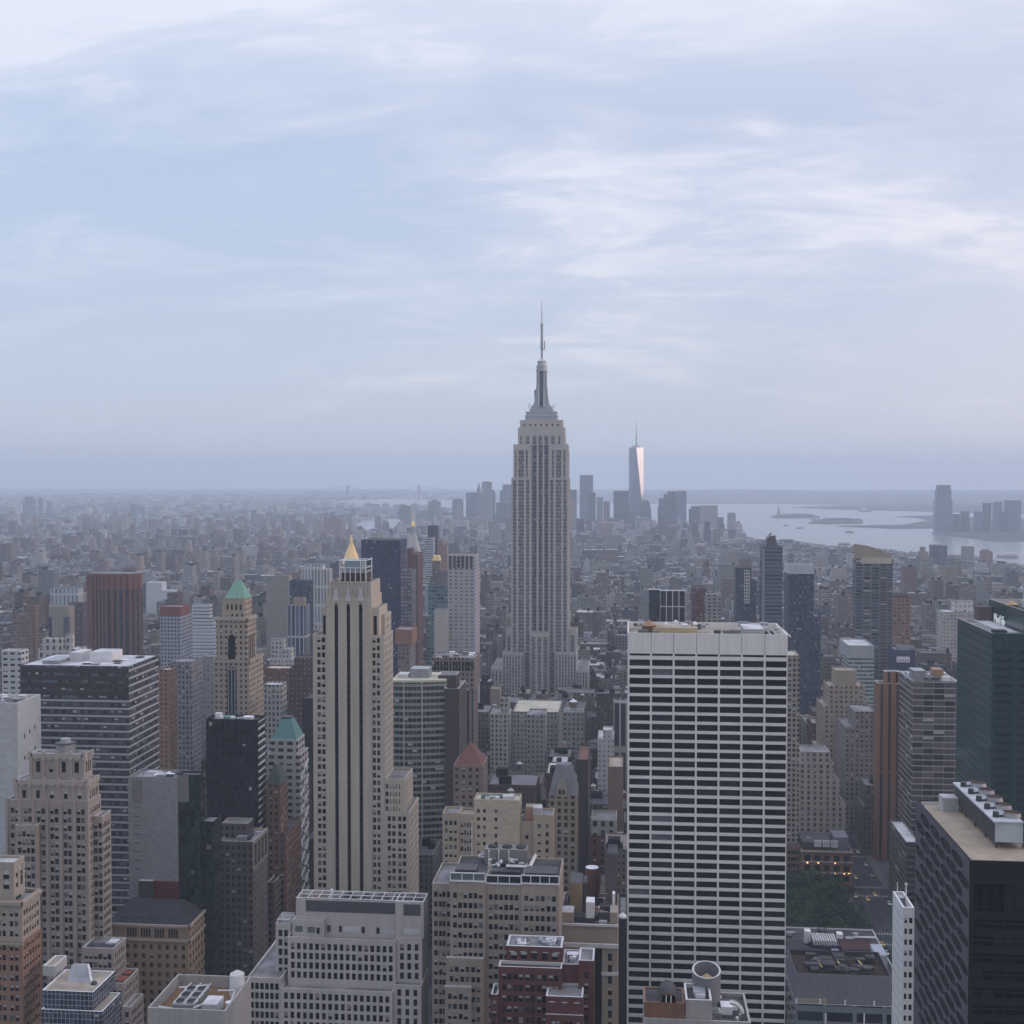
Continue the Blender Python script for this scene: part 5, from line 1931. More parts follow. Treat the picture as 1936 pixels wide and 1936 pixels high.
r_, TS = bldg('brown_block', 'dark brown stone block with a pale framed loggia along its lit side', 577, [(414, 478, 1590, {'pf': 505}), (419, 468, 1556, {'d': 10, 'y': 8})], DKB, ROOF, LST, 'building', 'the dark brown block')
T = TS[0]
mb = MB()
mb.box(T.x1 + .02, T.x1 + .5, T.y0 - .2, T.y1, T.z1 - 1.6, T.z1 + .3, LST)
mb.box(T.x1 + .02, T.x1 + .5, T.y0 - .2, T.y1, T.z1 - 14, T.z1 - 12.8, LST)
for i in range(5):
    y = T.y0 + i * (T.y1 - T.y0 - .8) / 4
    mb.box(T.x1 + .02, T.x1 + .55, y, y + .8, T.z1 - 13.5, T.z1 - .5, LST)
mb.build('loggia', r_)
mb = MB()
mb.face([(T.x1 + .04, T.y0, 0), (T.x1 + .04, T.y1, 0), (T.x1 + .04, T.y1, T.z1 - 14.2), (T.x1 + .04, T.y0, T.z1 - 14.2)], fm('tan_side', (.24, .2, .165), (.1, .085, .075), 6, 3.6, .2, .5, blind=0))
mb.build('side_wall', r_)
clutter(r_, T, 7, 3)
bldg('garden_roof_block', 'narrow brown block with a planted roof garden on the canyon side', 612, [(505, 518, 1668, {'pf': 540})], DKB, plain('roof_garden', (.035, .05, .03)), LST, 'building', 'the roof garden block')
bldg('white_roof_block', 'brown block with a bright white strip roof beside the avenue canyon', 650, [(519, 556, 1631, {'pf': 584})], BRW, ROOFW, COPING, 'building', 'the white strip roof')
bldg('dark_block', 'plain near-black block squeezed between brick buildings and the cream striped tower', 760, [(571, 594, 1320, {'d': 40})], plain('near_black_wall', (.03, .03, .036), .7, .2), ROOFD, None, 'building')

# mansard building with red roof box
MAN = fm('mansard_stone', (.30, .225, .155), (.025, .025, .03), 3.6, 4.0, .42, .5, amt=.2, blind=.12)
r_, TS = bldg('mansard_building', 'tan stone building with a dark hipped mansard roof and a long row of attic windows', 520, [(203, 357, 1745, {'pf': 387, 'par': .5})], MAN, ROOFD, LST, 'building', 'the dark mansard roof')
T = TS[0]
mb = MB()
mb.hip(T.x0 - .2, T.x1 + .3, T.y0 - .3, T.y1 + .3, T.z1 - .4, T.z1 + 7.5, plain('dark_slate', (.035, .035, .042), .75, .25, .3), kx=.35, ky=.85)
for i in range(6):
    x = T.x0 + 6 + i * 4.2
    mb.box(x - .5, x + .5, T.y0 + 2.2, T.y0 + 4.4, T.z1 + 1, T.z1 + 2.6, DSTEEL)
mb.build('mansard_roof', r_)
mb = MB()
mb.box(T.x0 - .6, T.x1 + .7, T.y0 - .8, T.y0 - .03, T.z1 - .9, T.z1 + .2, LST)
mb.box(T.x0 - .6, T.x1 + .7, T.y0 - .8, T.y0 - .03, T.z1 - 7.2, T.z1 - 6.3, LST)
mb.box(T.x1 + .03, T.x1 + .7, T.y0 - .8, T.y1, T.z1 - 7.2, T.z1 - 6.3, LST)
mb.box(T.x1 + .03, T.x1 + .7, T.y0 - .8, T.y1, T.z1 - .9, T.z1 + .2, LST)
mb.build('cornice', r_)
mb = MB()
mb.box(T.x0 + 1, T.x1 - .3, T.y0 - .06, T.y0 + .02, T.z1 - 6.3, T.z1 - .9, plain('attic_stone', (.30, .225, .155), .88, .2, .1, True))
mb.build('attic_band', r_)
mb = MB()
for i in range(4):
    for k in range(4):
        x = T.x0 + 9 + i * 6.2 + k * 1.15
        mb.box(x, x + .75, T.y0 - .1, T.y0 + .02, T.z1 - 5.6, T.z1 - 1.8, GLASS[0])
mb.build('attic_window', r_)
mb = MB()
mb.box(T.x0 + 14, T.x0 + 25.5, T.y0 + 18, T.y0 + 26, T.z1 + 4, T.z1 + 12.6, plain('red_metal', (.11, .02, .02), .6, .15))
mb.build('red_plant_box', r_)
mb = MB()
mb.box(T.x0 + 7, T.x0 + 13.6, T.y0 + 18, T.y0 + 26, T.z1 + 3, T.z1 + 13, DSTEEL, top=COPING)
mb.build('steel_plant_box', r_)
bldg('tan_gable_house', 'small tan rooftop house with a gable beside the red roof box', 556, [(329, 367, 1712, {'d': 9})], plain('tan_render', (.33, .26, .16), .9, .2), ROOFD, COPPER, 'building')

# centre left behind the cream tower
CURVE = fm('curved_green_glass', (.28, .29, .26), (.02, .034, .033), 2.6, 3.7, .92, .58, blind=.06, grough=.1, amt=.1, var=1.2)
Y = 715
xa, za = at(738, 1290, Y)
xb, _ = at(841, 1290, Y)
root = thing('curved_building', 'green glass office building with a bowed front, pale floor bands and a cream roof', 'office building', (xa, Y, 0))
HEROES.append(('the bowed green glass building', 790, 1285, Y))
pts = []
for i in range(15):
    f_ = i / 14
    pts.append((xa + (xb - xa) * f_, Y - 5.5 * math.sin(math.pi * min(1, f_ * .62 + .38)) + 5.5 * math.sin(math.pi * .38)))
out = pts + [(xb, Y + 32), (xa, Y + 32)]
mb = MB()
mb.prism(out, 0, za, CURVE, ROOFC)
mb.build('wall', root)
mb = MB()
mb.prism([(x, y + .4) for x, y in out[:-2]] + out[-2:], za, za + 1.2, plain('cream_panel', (.47, .44, .37), .8, .12), ROOFC)
mb.build('roof', root)
mb = MB()
for x in (xa + (xb - xa) * .25, xa + (xb - xa) * .58):
    i = int((x - xa) / (xb - xa) * 14)
    mb.box(x - .3, x + .3, pts[i][1] - .6, pts[i][1] + .5, 0, za, plain('cream_panel', (.47, .44, .37)))
mb.build('mullion', root)
mb = MB()
mb.box(xa + 10, xa + 21, Y + 10, Y + 22, za + 1.2, za + 6.5, STEEL)
mb.box(xa + 3, xa + 9, Y + 8, Y + 16, za + 1.2, za + 3.5, COPING)
mb.build('penthouse', root)
FOOT.append((xa, xb, Y - 3, Y + 32))
HBOX.append((xa, xb, Y, Y + 32, 0, za))
DBR = plain('dark_brown_brick', (.075, .058, .055), .85, .2, .06, True)
bldg('blank_brown_slab', 'dark brown windowless slab with a square penthouse joined to the bowed glass building', 718, [(841.5, 868, 1302, {'d': 30}), (828, 863, 1276, {'d': 14, 'y': 6})], DBR, ROOF, COPING, 'building', 'the dark brown slab')
STB = fm('brown_striped', (.26, .205, .18), (.035, .033, .04), 3.5, 60, .55, .96, blind=0, amt=.1, grough=.3)
STC = fm('brown_crown', (.25, .195, .17), (.03, .03, .035), 3.0, 3.7, .5, .6, amt=.15)
r_, TS = bldg('brown_tower', 'brown office tower with a deep windowed crown band and dark vertical stripes', 860, [(824, 895, 1302, {'d': 28, 'y': .8}), (817, 898, 1243, {'pf': 907, 'mat': STC})], STB, ROOF, None, 'office tower', 'the brown tower with vertical stripes')
T = TS[1]
mb = MB()
for i in range(13):
    x = T.x0 + 1.5 + (T.x1 - T.x0 - 3) * i / 12.5
    mb.box(x, x + 1.25, T.y0 - .06, T.y0 + .02, T.z1 - 9, T.z1 - 2.5, GLASS[0])
mb.build('crown_window', r_)
clutter(r_, T, 10, 2)
HOT = fm('hotel_windows', (.40, .40, .42), (.12, .135, .165), 4.75, 3.3, .5, .40, blind=.25, amt=.08, var=.4, grough=.2)
r_, TS = bldg('hotel_tower', 'pale grey hotel tower with a regular window grid and tall dark slots round its top', 1090, [(847, 898, 1077, {'pf': 907}), (846.6, 898.4, 1050, {'d': 29, 'y': .05})], HOT, ROOF, None, 'hotel', 'the pale hotel tower')
T = TS[1]
mb = MB()
for i in range(6):
    x = T.x0 + 1 + (T.x1 - T.x0 - 2) * i / 6
    mb.box(x, x + 2.3, T.y0 - .1, T.y0 + .02, T.z1 - 11.5, T.z1 - .4, plain('brown_slot', (.09, .08, .075), .8, .2))
mb.build('crown_slot', r_)
bldg('blank_party_wall', 'pale blank slab wall standing just left of the pale hotel tower', 1080, [(821, 845.5, 1154, {'d': 20})], plain('pale_plaster', (.46, .43, .39), .9, .1, .04, True), ROOF, None, 'building')
TEAL = fm('teal_glass', (.17, .25, .26), (.07, .13, .14), 3, 3.4, .85, .6, blind=.08, grough=.12, amt=.1)
bldg('teal_tower', 'teal glass tower half hidden behind the pale hotel tower', 1150, [(809, 846, 1106, {'d': 30}), (820, 846, 1082, {'d': 20, 'mat': plain('grey_crown', (.2, .19, .2))})], TEAL, ROOFD, None, 'tower', 'the teal glass tower')
RBS = fm('red_brown_slab', (.155, .085, .08), (.12, .065, .065), 4, 3.3, .4, .5, blind=0, var=.3)
bldg('red_brown_slab', 'slim red-brown slab tower in front of the gold-domed clock tower', 1250, [(777, 790, 1047, {'d': 30}), (769.6, 777, 1037, {'d': 20, 'on': -1, 'y': 3})], RBS, ROOF, None, 'tower', 'the slim red-brown slab')
BPB = fm('plum_banded', (.14, .125, .14), (.2, .21, .24), 3.5, 3.4, .7, .42, blind=.2, amt=.1)
bldg('plum_tower', 'plum-grey apartment tower with pale window bands beside the red-brown slab', 1180, [(757.5, 778, 1078, {'d': 25})], BPB, ROOFD, None, 'tower')
ORT = fm('orange_crown_tower', (.25, .2, .18), (.1, .11, .13), 3.2, 3.5, .55, .6, amt=.12)
bldg('orange_crown_tower', 'grey tower with a stepped orange brick crown right of the cream striped tower', 1000, [(752, 775, 1216, {'d': 22}), (747, 779, 1190, {'d': 24, 'y': -1, 'mat': plain('orange_crown', (.3, .165, .11), .9, .2)})], ORT, ROOF, None, 'tower', 'the orange-crowned tower')
INDG = fm('indigo_glass', (.03, .036, .075), (.026, .032, .075), 1.8, 3.6, .8, .8, blind=.02, grough=.12, amt=.12, var=1)
bldg('dark_glass_slab', 'big flat-topped dark indigo glass slab behind the cream striped tower', 1350, [(682.5, 757, 1021, {'d': 40, 'par': .4})], INDG, ROOFD, None, 'office building', 'the dark indigo slab')
# gold pyramid tower
GST = fm('pale_tower_stone', (.4, .37, .33), (.1, .1, .11), 3.2, 3.7, .4, .5)
Y = 1827
r_, TS = bldg('gold_pyramid_tower', 'stone tower with a gilded pyramid spire rising behind the cream striped tower', Y, [(618, 700, 1140, {'d': 55}), (645, 678, 1066, {'d': 26, 'y': 12})], GST, ROOF, None, 'tower', 'the gilded pyramid')
T = TS[1]
xc, yc = (T.x0 + T.x1) / 2 - .6, (T.y0 + T.y1) / 2
zp = lambda p: at(660, p, yc)[1]
mb = MB()
mb.cyl(xc, yc, 15.0, 4.2, zp(1067), zp(1031), GOLD, 8)
mb.build('gold_pyramid', r_)
mb = MB()
for r0, r1, a, b in ((3.6, 3.4, 1031, 1027), (2.3, 2.0, 1027, 1022), (2.8, .1, 1022, 1010)):
    mb.cyl(xc, yc, r0, r1, zp(a), zp(b), GOLD, 8)
mb.build('gold_lantern', r_)
# clock tower with gilded cupola
Y = 2090
CLK = fm('clock_marble', (.5, .47, .44), (.14, .13, .14), 4, 4, .35, .5)
r_, TS = bldg('clock_tower', 'white marble clock tower with a steep pyramid roof and small gold dome', Y, [(765.5, 791.5, 1041, {'d': 23})], CLK, ROOF, None, 'tower', 'the gold-domed clock tower')
T = TS[0]
xc, yc = (T.x0 + T.x1) / 2, (T.y0 + T.y1) / 2
zp = lambda p: at(778, p, yc)[1]
mb = MB()
mb.hip(T.x0 + .5, T.x1 - .5, T.y0 + .5, T.y1 - .5, T.z1 - .5, zp(1009), plain('marble_roof', (.48, .46, .45), .8, .15, .1), kx=.62, ky=.62)
mb.build('pyramid_roof', r_)
mb = MB()
mb.cyl(xc, yc, 4.6, 4.2, zp(1010), zp(995), plain('lantern_stone', (.33, .33, .35)), 8)
mb.build('lantern', r_)
mb = MB()
for i in range(6):
    a0, a1 = math.pi / 2 * i / 6, math.pi / 2 * (i + 1) / 6
    mb.cyl(xc, yc, 4.2 * math.cos(a0), max(.05, 4.2 * math.cos(a1)), zp(995) + 8.5 * math.sin(a0), zp(995) + 8.5 * math.sin(a1), GOLD, 12, cap=False)
mb.cyl(xc, yc, .7, .15, zp(987), zp(957), GOLD, 6)
mb.build('gold_dome', r_)

DKT = fm('blue_black_tower', (.035, .04, .055), (.03, .035, .055), 3, 3.6, .8, .7, blind=.02)
BND = fm('white_banded', (.48, .5, .52), (.1, .14, .17), 20, 3.6, .98, .5, blind=.05)
bldg('black_slim_tower', 'slim near-black tower with an aerial, right of the gold-domed clock tower', 2250, [(808.5, 827, 994, {'d': 18}), (816.5, 817.5, 968, {'d': 1, 'y': 8, 'mat': DSTEEL, 'par': 0})], DKT, ROOFD, None, 'tower', 'the slim near-black tower')
bldg('banded_white_tower', 'white and glass banded tower in front of the slim near-black tower', 1900, [(803.5, 819, 1016, {'d': 18}), ], BND, ROOF, None, 'tower')
Y = 1500
r_, TS = bldg('gold_roof_tower', 'brown tower topped by a small gold truncated pyramid', Y, [(812, 836, 1092, {'d': 20}), (817, 832, 1060, {'d': 12, 'y': 3})], fm('brown_tower_b', (.22, .17, .14), (.05, .05, .06), 3, 3.5, .45, .5), ROOF, None, 'tower', 'the small gold roof')
T = TS[1]
mb = MB()
mb.hip(T.x0 + .2, T.x1 - .2, T.y0 + .2, T.y1 - .2, T.z1 - .4, T.z1 + 6, GOLD, kx=.25, ky=.25)
mb.build('gold_roof', r_)
bldg('salmon_tower', 'salmon brick tower pair between the gold-roofed tower and the mast skyscraper', 2000, [(827, 838, 1022, {'d': 18}), (838.2, 845, 1031, {'d': 18, 'on': -1})], fm('salmon_brick', (.34, .2, .16), (.1, .08, .08), 3, 3, .45, .5), ROOF, None, 'tower')

# left, middle distance
RO = plain('red_granite', (.22, .095, .07), .7, .12, .04, True)
RD = fm('red_granite_windows', (.04, .032, .04), (.035, .035, .05), 2.5, 3.6, .9, .6, blind=.02)
Y = 1250
xa, za = at(158, 1084, Y)
xb, _ = at(259, 1084, Y)
root = thing('red_granite_tower', 'red-brown granite tower with a blank fluted crown and dark vertical window strips', 'office tower', (xa, Y, 0))
HEROES.append(('the red-brown granite tower', 208, 1090, Y))
w = xb - xa
out = [(xa, Y + 10), (xa + .12 * w, Y + 4), (xa + .42 * w, Y), (xa + .86 * w, Y + 1.5), (xb, Y + 9), (xb - .05 * w, Y + 22), (xa + .1 * w, Y + 24)]
zc = at(200, 1114, Y)[1]
mb = MB()
mb.prism(out, 0, zc, RD)
mb.build('wall', root)
mb = MB()
mb.prism([(x + (x - xa - w / 2) * .012, y - .4) for x, y in out], zc, za, RO, ROOF)
mb.build('crown', root)
mb = MB()
n = 0
for (ax, ay), (bx, by), k in ((out[0], out[1], 3), (out[1], out[2], 4), (out[2], out[3], 4), (out[3], out[4], 2)):
    for i in range(k):
        f_ = i / k
        x, y = ax + (bx - ax) * f_, ay + (by - ay) * f_
        mb.box(x - .85, x + .85, y - 1.1, y + .6, 0, za - 1 - (n % 2), RO)
        n += 1
        gx, gy = ax + (bx - ax) * (f_ + .5 / k), ay + (by - ay) * (f_ + .5 / k)
        mb.box(gx - .7, gx + .7, gy - .75, gy + .3, zc + 1, za - 2.5, plain('flute_shade', (.10, .04, .035), .8, .1))  # darker strips paint the shade of the crown's flutes
mb.box(xb - 4.4, xb + .3, Y + 7.8, Y + 9.2, 0, za - .5, RO)
mb.build('pier', root)
FOOT.append((xa, xb, Y, Y + 42))
HBOX.append((xa, xb, Y, Y + 42, 0, za))
GB = fm('blue_grey_grid', (.33, .36, .4), (.03, .035, .055), 3.0, 3.3, .52, .52, blind=.05, amt=.1)
r_, TS = bldg('grid_tower', 'blue-grey gridded tower with a dull red attic storey', 1050, [(303, 341, 1163, {'pf': 364}), (302.6, 341.4, 1147, {'d': 22, 'y': -.05, 'mat': plain('dull_red_attic', (.22, .08, .075), .8, .2)})], GB, ROOF, None, 'tower', 'the gridded tower with the red attic')
MID = [
    ('white_terraced_building', 'white building with sloping terraces behind the red-attic grid tower', 1200, [(362, 404, 1168, {'d': 25}), (363, 396, 1143, {'d': 18, 'y': 4})], fm('white_terrace', (.6, .61, .62), (.2, .22, .25), 30, 3.4, .95, .4, blind=0), ROOFW),
    ('white_block', 'plain white two-step block behind the red-brown granite tower', 1900, [(276, 326, 1116, {'d': 40}), (276, 306, 1101, {'d': 40})], plain('white_wall', (.58, .6, .62), .8, .08), ROOFW),
    ('orange_slab', 'narrow orange-brown apartment slab right of the dark banded slab', 800, [(300, 322, 1266, {'d': 25}), ], fm('orange_slab_wall', (.3, .18, .125), (.05, .04, .04), 3.2, 3.2, .35, .45), ROOFT),
    ('grey_corner_block', 'grey-blue stone block with a deep cornice and a sunlit tan side', 850, [(321, 362, 1251, {'pf': 382})], fm('grey_stone_bays', (.25, .25, .27), (.045, .05, .06), 2.8, 3.6, .5, .6), ROOF),
    ('lilac_block', 'lilac-grey block between the grey corner block and the tan green-roofed tower', 900, [(382.5, 404, 1241, {'d': 30})], fm('lilac_wall', (.3, .285, .3), (.16, .15, .17), 3, 3.4, .4, .5), ROOF),
    ('white_ornate_building', 'white ornate building with arched top storey left of the red-brown tower', 900, [(72, 148, 1226, {'d': 30}), (80, 118, 1208, {'d': 20}), (124, 136, 1199, {'d': 8, 'on': 0, 'y': 4})], fm('white_ornate', (.52, .51, .49), (.07, .07, .08), 5, 5.5, .4, .6), ROOFW),
    ('beige_arch_tower', 'beige tower with one tall dark recess in its face', 1300, [(92, 130, 1146, {'d': 28})], fm('beige_arch', (.34, .3, .25), (.1, .1, .13), 20, 60, .35, .5, ox=.5, blind=0), ROOF),
    ('purple_brick_block', 'dark purple brick block left of the red-brown granite tower', 1350, [(130, 156, 1140, {'d': 28})], fm('purple_brick', (.13, .09, .1), (.05, .045, .06), 3, 3.3, .4, .5), ROOFD),
    ('brown_apartment_block', 'tall brown apartment block with a stepped top near the left edge', 1200, [(26, 60, 1162, {'d': 28}), (48, 66, 1144, {'d': 18, 'on': -1, 'y': 6})], fm('brown_apartments', (.235, .165, .135), (.06, .055, .06), 3, 3.1, .4, .5), ROOF),
    ('white_window_block', 'white block with pairs of dark windows at the left edge', 700, [(3, 40, 1230, {'d': 18})], fm('white_pairs', (.55, .56, .57), (.03, .03, .04), 4.5, 3.4, .6, .4), ROOFW),
    ('colonnade_block', 'low grey block with a white vertical-ribbed front left of the red-brown tower', 1700, [(95, 146, 1113, {'d': 40})], fm('ribbed_front', (.5, .51, .52), (.14, .16, .2), 6, 30, .5, .9, blind=0), ROOFD),
    ('ribbed_blue_building', 'blue-grey building with white vertical ribs and a tan sidewall', 1050, [(543, 577, 1145, {'pf': 586}), (554, 576, 1130, {'d': 10, 'y': 6, 'mat': BEIGE2})], fm('blue_ribs', (.4, .42, .45), (.06, .08, .12), 3.6, 60, .72, .97, blind=0), ROOF),
    ('glass_wedge', 'dark blue glass wedge with a slanting top left of the cream striped tower', 1350, [(547, 586, 1098, {'d': 30})], fm('wedge_glass', (.05, .07, .1), (.045, .065, .1), 3, 3.6, .85, .8, blind=.02), ROOFD),
    ('beige_blank_block', 'beige block with a big blank wall left of the dark glass wedge', 1500, [(503, 546, 1109, {'d': 40}), (515, 546, 1088, {'d': 30})], plain('beige_blank', (.3, .275, .25), .9, .1), ROOF),
    ('colonnaded_building', 'long white colonnaded building left of the gilded pyramid', 1700, [(570, 622, 1076, {'d': 40}), (575, 610, 1067, {'d': 30, 'y': 5})], fm('colonnade', (.55, .54, .53), (.16, .17, .2), 4.5, 26, .5, .85, blind=0), ROOFW),
    ('brick_flats', 'brick flats with a cream flat roof left of the cream striped tower', 850, [(500, 550, 1263, {'d': 30})], fm('brick_flats_wall', (.2, .115, .095), (.1, .06, .06), 3, 3.3, .4, .5), ROOFC),
    ('dark_brown_flats', 'dark brown stepped flats right beside the cream striped tower', 850, [(548.5, 594, 1262, {'d': 36}), (556, 594, 1243, {'d': 28})], fm('dark_flats_wall', (.105, .075, .075), (.2, .18, .17), 3, 3.5, .3, .3, blind=.1), ROOFD),
    ('white_grey_flats', 'pale grey narrow-windowed building below the brick flats', 760, [(498, 532, 1294, {'d': 25})], fm('grey_slot_wall', (.36, .36, .35), (.05, .055, .06), 2.6, 3.6, .5, .62), ROOFW),
    ('white_step_building', 'white stepped loft building left of the dark brown flats', 950, [(510, 558, 1246, {'d': 35}), (512, 536, 1208, {'d': 14, 'y': 8}), (520, 550, 1226, {'d': 20, 'on': 0, 'y': 5})], fm('white_step', (.47, .47, .46), (.1, .11, .13), 3, 3.4, .45, .5), ROOFW),
    # centre
    ('white_corner_loft', 'white loft building with a tall flag-like side tower in front of the mast skyscraper', 930, [(927, 962, 1349, {'d': 22}), (947, 963, 1320, {'d': 6, 'on': -1, 'y': 8})], fm('white_loft', (.43, .42, .4), (.04, .045, .055), 3.2, 3.6, .5, .6), ROOF),
    ('tan_tower_block', 'small tan tower with a domed cap at the foot of the mast skyscraper', 1150, [(927, 945, 1302, {'d': 14})], plain('tan_wall', (.33, .27, .21), .9, .15), ROOFT),
    ('cream_roof_block', 'wide building with a bright cream flat roof at the foot of the mast skyscraper', 985, [(969, 1056, 1345, {'d': 55, 'roof': ROOFC})], fm('cream_roof_wall', (.34, .32, .29), (.05, .05, .06), 3, 3.6, .45, .5), ROOFC),
    ('grey_punched_block', 'grey block with rows of round-headed windows below the cream flat roof', 930, [(996, 1031, 1351, {'d': 25})], fm('grey_punched', (.30, .29, .27), (.03, .03, .035), 3.2, 3.8, .42, .5), ROOF),
    ('tank_loft', 'grey loft building carrying a tall tank on a pole at the mast skyscraper foot', 960, [(1064, 1103, 1346, {'d': 26})], fm('tank_loft_wall', (.27, .26, .25), (.04, .04, .05), 3.4, 3.8, .45, .5), ROOF),
    ('pyramid_roof_building', 'brown brick building with a small red-orange pyramid roof', 640, [(857, 913, 1446, {'pf': 922})], fm('brown_pyr', (.245, .195, .165), (.025, .025, .03), 3.6, 3.6, .42, .48, blind=.15), ROOFD),
    ('gabled_building', 'tan building with a grey slate roof and a stone gable in the middle', 655, [(1038, 1090, 1502, {'d': 24})], fm('gabled_wall', (.32, .26, .19), (.025, .025, .03), 3.6, 3.8, .5, .6), ROOFD),
    ('dark_party_wall', 'dark brown narrow block beside the slate-gabled building', 700, [(1091, 1112, 1436, {'d': 40})], plain('dark_brick_wall', (.06, .048, .05), .85, .25, .1, True), plain('brown_roof', (.17, .08, .06), .9, .3)),
    ('red_brick_tower', 'narrow red brick tower with a white balustraded crown left of the white slab', 700, [(1117, 1166, 1579, {'d': 22}), (1117.3, 1165.7, 1549, {'d': 20, 'mat': fm('crown_arcade', (.36, .34, .31), (.03, .03, .035), 4.6, 5, .5, .6)})], fm('red_tower_wall', (.17, .075, .065), (.02, .02, .025), 4.4, 3.6, .42, .5), ROOF),
    ('white_side_loft', 'tall white-sided loft building left of the white slab', 900, [(1130, 1160, 1396, {'d': 30}), (1140, 1158, 1380, {'d': 14})], fm('white_side', (.47, .48, .47), (.04, .04, .05), 3.2, 3.6, .3, .4), ROOFW),
    ('brown_blank_block', 'brown blank brick block against the left edge of the white slab', 790, [(1150, 1178, 1449, {'d': 30})], plain('brown_blank', (.2, .14, .1), .9, .22, .05, True), ROOFT),
    ('dark_slot_tower', 'black block with pale mullions touching the white slab', 950, [(1160, 1186, 1329, {'d': 20})], fm('mullion_block', (.36, .35, .33), (.02, .02, .025), 5, 50, .7, .9, blind=0), ROOF),
    # right
    ('beige_grid_block', 'beige gridded apartment block showing right of the white slab', 800, [(1489, 1512, 1239, {'d': 26})], fm('beige_grid', (.36, .31, .26), (.03, .03, .035), 2.9, 3.2, .6, .6), ROOFC),
    ('cube_tower', 'dark cubic tower with white vertical ribs and a white roof edge behind the white slab', 950, [(1248, 1295.5, 1117, {'d': 9, 'rim': WHITE}), (1227, 1247.8, 1115, {'d': 9, 'on': -1, 'y': 2, 'mat': DKT, 'rim': WHITE})], fm('ribbed_cube', (.55, .55, .56), (.022, .024, .04), 4.75, 80, .86, .99, blind=0, ox=.0), ROOFW),
    ('plum_slab', 'plum brick slab right of the dark cubic tower', 1050, [(1309, 1336, 1112, {'d': 25})], fm('plum_slab_wall', (.15, .085, .1), (.09, .06, .07), 3, 3, .5, .5), ROOFD),
    ('grey_flats', 'grey concrete flats beside the plum brick slab', 1000, [(1336.5, 1364, 1124, {'d': 22})], fm('grey_flats_wall', (.33, .32, .31), (.06, .065, .08), 4, 2.9, .6, .45), ROOF),
    ('navy_step_tower', 'dark navy stepped tower with a ladder of pale windows', 1500, [(1391, 1430, 1098, {'d': 30}), (1391, 1421, 1074, {'d': 24}), (1399, 1421, 1058, {'d': 16, 'y': 4, 'mat': plain('grey_cap', (.2, .19, .2))})], fm('navy_glass', (.045, .05, .075), (.035, .042, .07), 3, 3.4, .8, .7, blind=.02), ROOFD),
    ('spired_tower', 'tallest dark blue apartment tower on the right with a jagged pointed cap', 1500, [(1441, 1479.5, 1033, {'d': 28})], fm('spired_glass', (.12, .14, .17), (.03, .038, .06), 30, 4.6, .97, .6, blind=0), ROOFD),
    ('white_top_tower', 'dark blue glass tower with a plain white top band', 1250, [(1490, 1552, 1165, {'d': 34}), (1490.4, 1539, 1083, {'d': 32}), (1490.2, 1539.3, 1068, {'d': 32, 'y': -.1, 'mat': plain('white_band', (.5, .51, .54), .7, .08)})], fm('blue_speckle', (.05, .06, .09), (.035, .045, .08), 2.6, 3.2, .7, .62, blind=.05, var=1.3), ROOF),
    ('balcony_tower', 'tall grey balconied tower crowned by a tan slanting screen', 1150, [(1617, 1688, 1056, {'pf': 1612.5})], fm('balcony_face', (.16, .17, .19), (.035, .042, .06), 7.2, 3.0, .8, .62, blind=.09, var=1.2), ROOF),
    ('teal_banded_tower', 'grey tower with teal glass bands below its blank top', 1050, [(1604, 1653, 1243, {'d': 28, 'y': -.05}), (1604, 1653, 1220, {'pf': 1587, 'mat': plain('grey_green_blank', (.36, .38, .385), .8, .1)})], fm('teal_bands', (.35, .41, .41), (.04, .055, .06), 2.5, 3.3, .9, .45, blind=.1), ROOFW),
    ('deco_building', 'tan stepped building with dotted windows and a blank square top', 960, [(1549, 1641, 1420, {'d': 40}), (1556, 1638, 1335, {'d': 34, 'y': 1}), (1566, 1636, 1297, {'d': 26, 'y': 3}), (1579, 1620, 1267, {'d': 18, 'y': 6, 'mat': BEIGE2})], fm('deco_wall', (.345, .285, .215), (.03, .03, .035), 3.7, 3.7, .4, .5), ROOFT),
    ('slanted_grey_block', 'grey-brown block with a sloping dark end below the tan stepped building', 910, [(1598, 1659, 1375, {'d': 40}), (1616, 1657, 1345, {'d': 30})], fm('greybrown_wall', (.225, .195, .185), (.03, .03, .035), 3.4, 3.5, .42, .5), ROOF),
    ('stone_deco_tower', 'pinkish stone building with vertical bays stepping down on its right', 850, [(1499, 1600, 1520, {'d': 36}), (1500, 1588, 1475, {'d': 33, 'y': .5}), (1500.5, 1577, 1443, {'d': 30, 'y': 1}), (1515, 1570, 1421, {'d': 22, 'y': 4})], fm('deco_bays', (.46, .385, .345), (.1, .085, .085), 4.2, 3.6, .42, .62, blind=.1), ROOF),
    ('brick_terrace_tower', 'orange-brick tower with white edges, far right of the avenue', 850, [(1660, 1702, 1292, {'d': 14, 'rim': WHITE}), (1674, 1702, 1270, {'d': 8, 'y': 3, 'rim': WHITE})], fm('terracotta_stripe', (.30, .15, .085), (.06, .035, .03), 5.2, 60, .33, .98, blind=0), ROOFD),
    ('brown_glass_tower', 'brown glass office block with pale horizontal rails and a cluttered roof', 790, [(1726, 1812, 1287, {'pf': 1700, 'rim': WHITE})], fm('brown_rails', (.36, .33, .32), (.075, .065, .07), 6.4, 3.75, .97, .8, blind=.06, var=1.0), ROOF),
    ('slanted_roof_block', 'dark block with a pale sloping roof beside the avenue', 735, [(1713, 1740, 1592, {'pf': 1681})], fm('dark_rails', (.14, .12, .12), (.04, .04, .045), 10, 3.6, .97, .6, blind=.02), ROOFW),
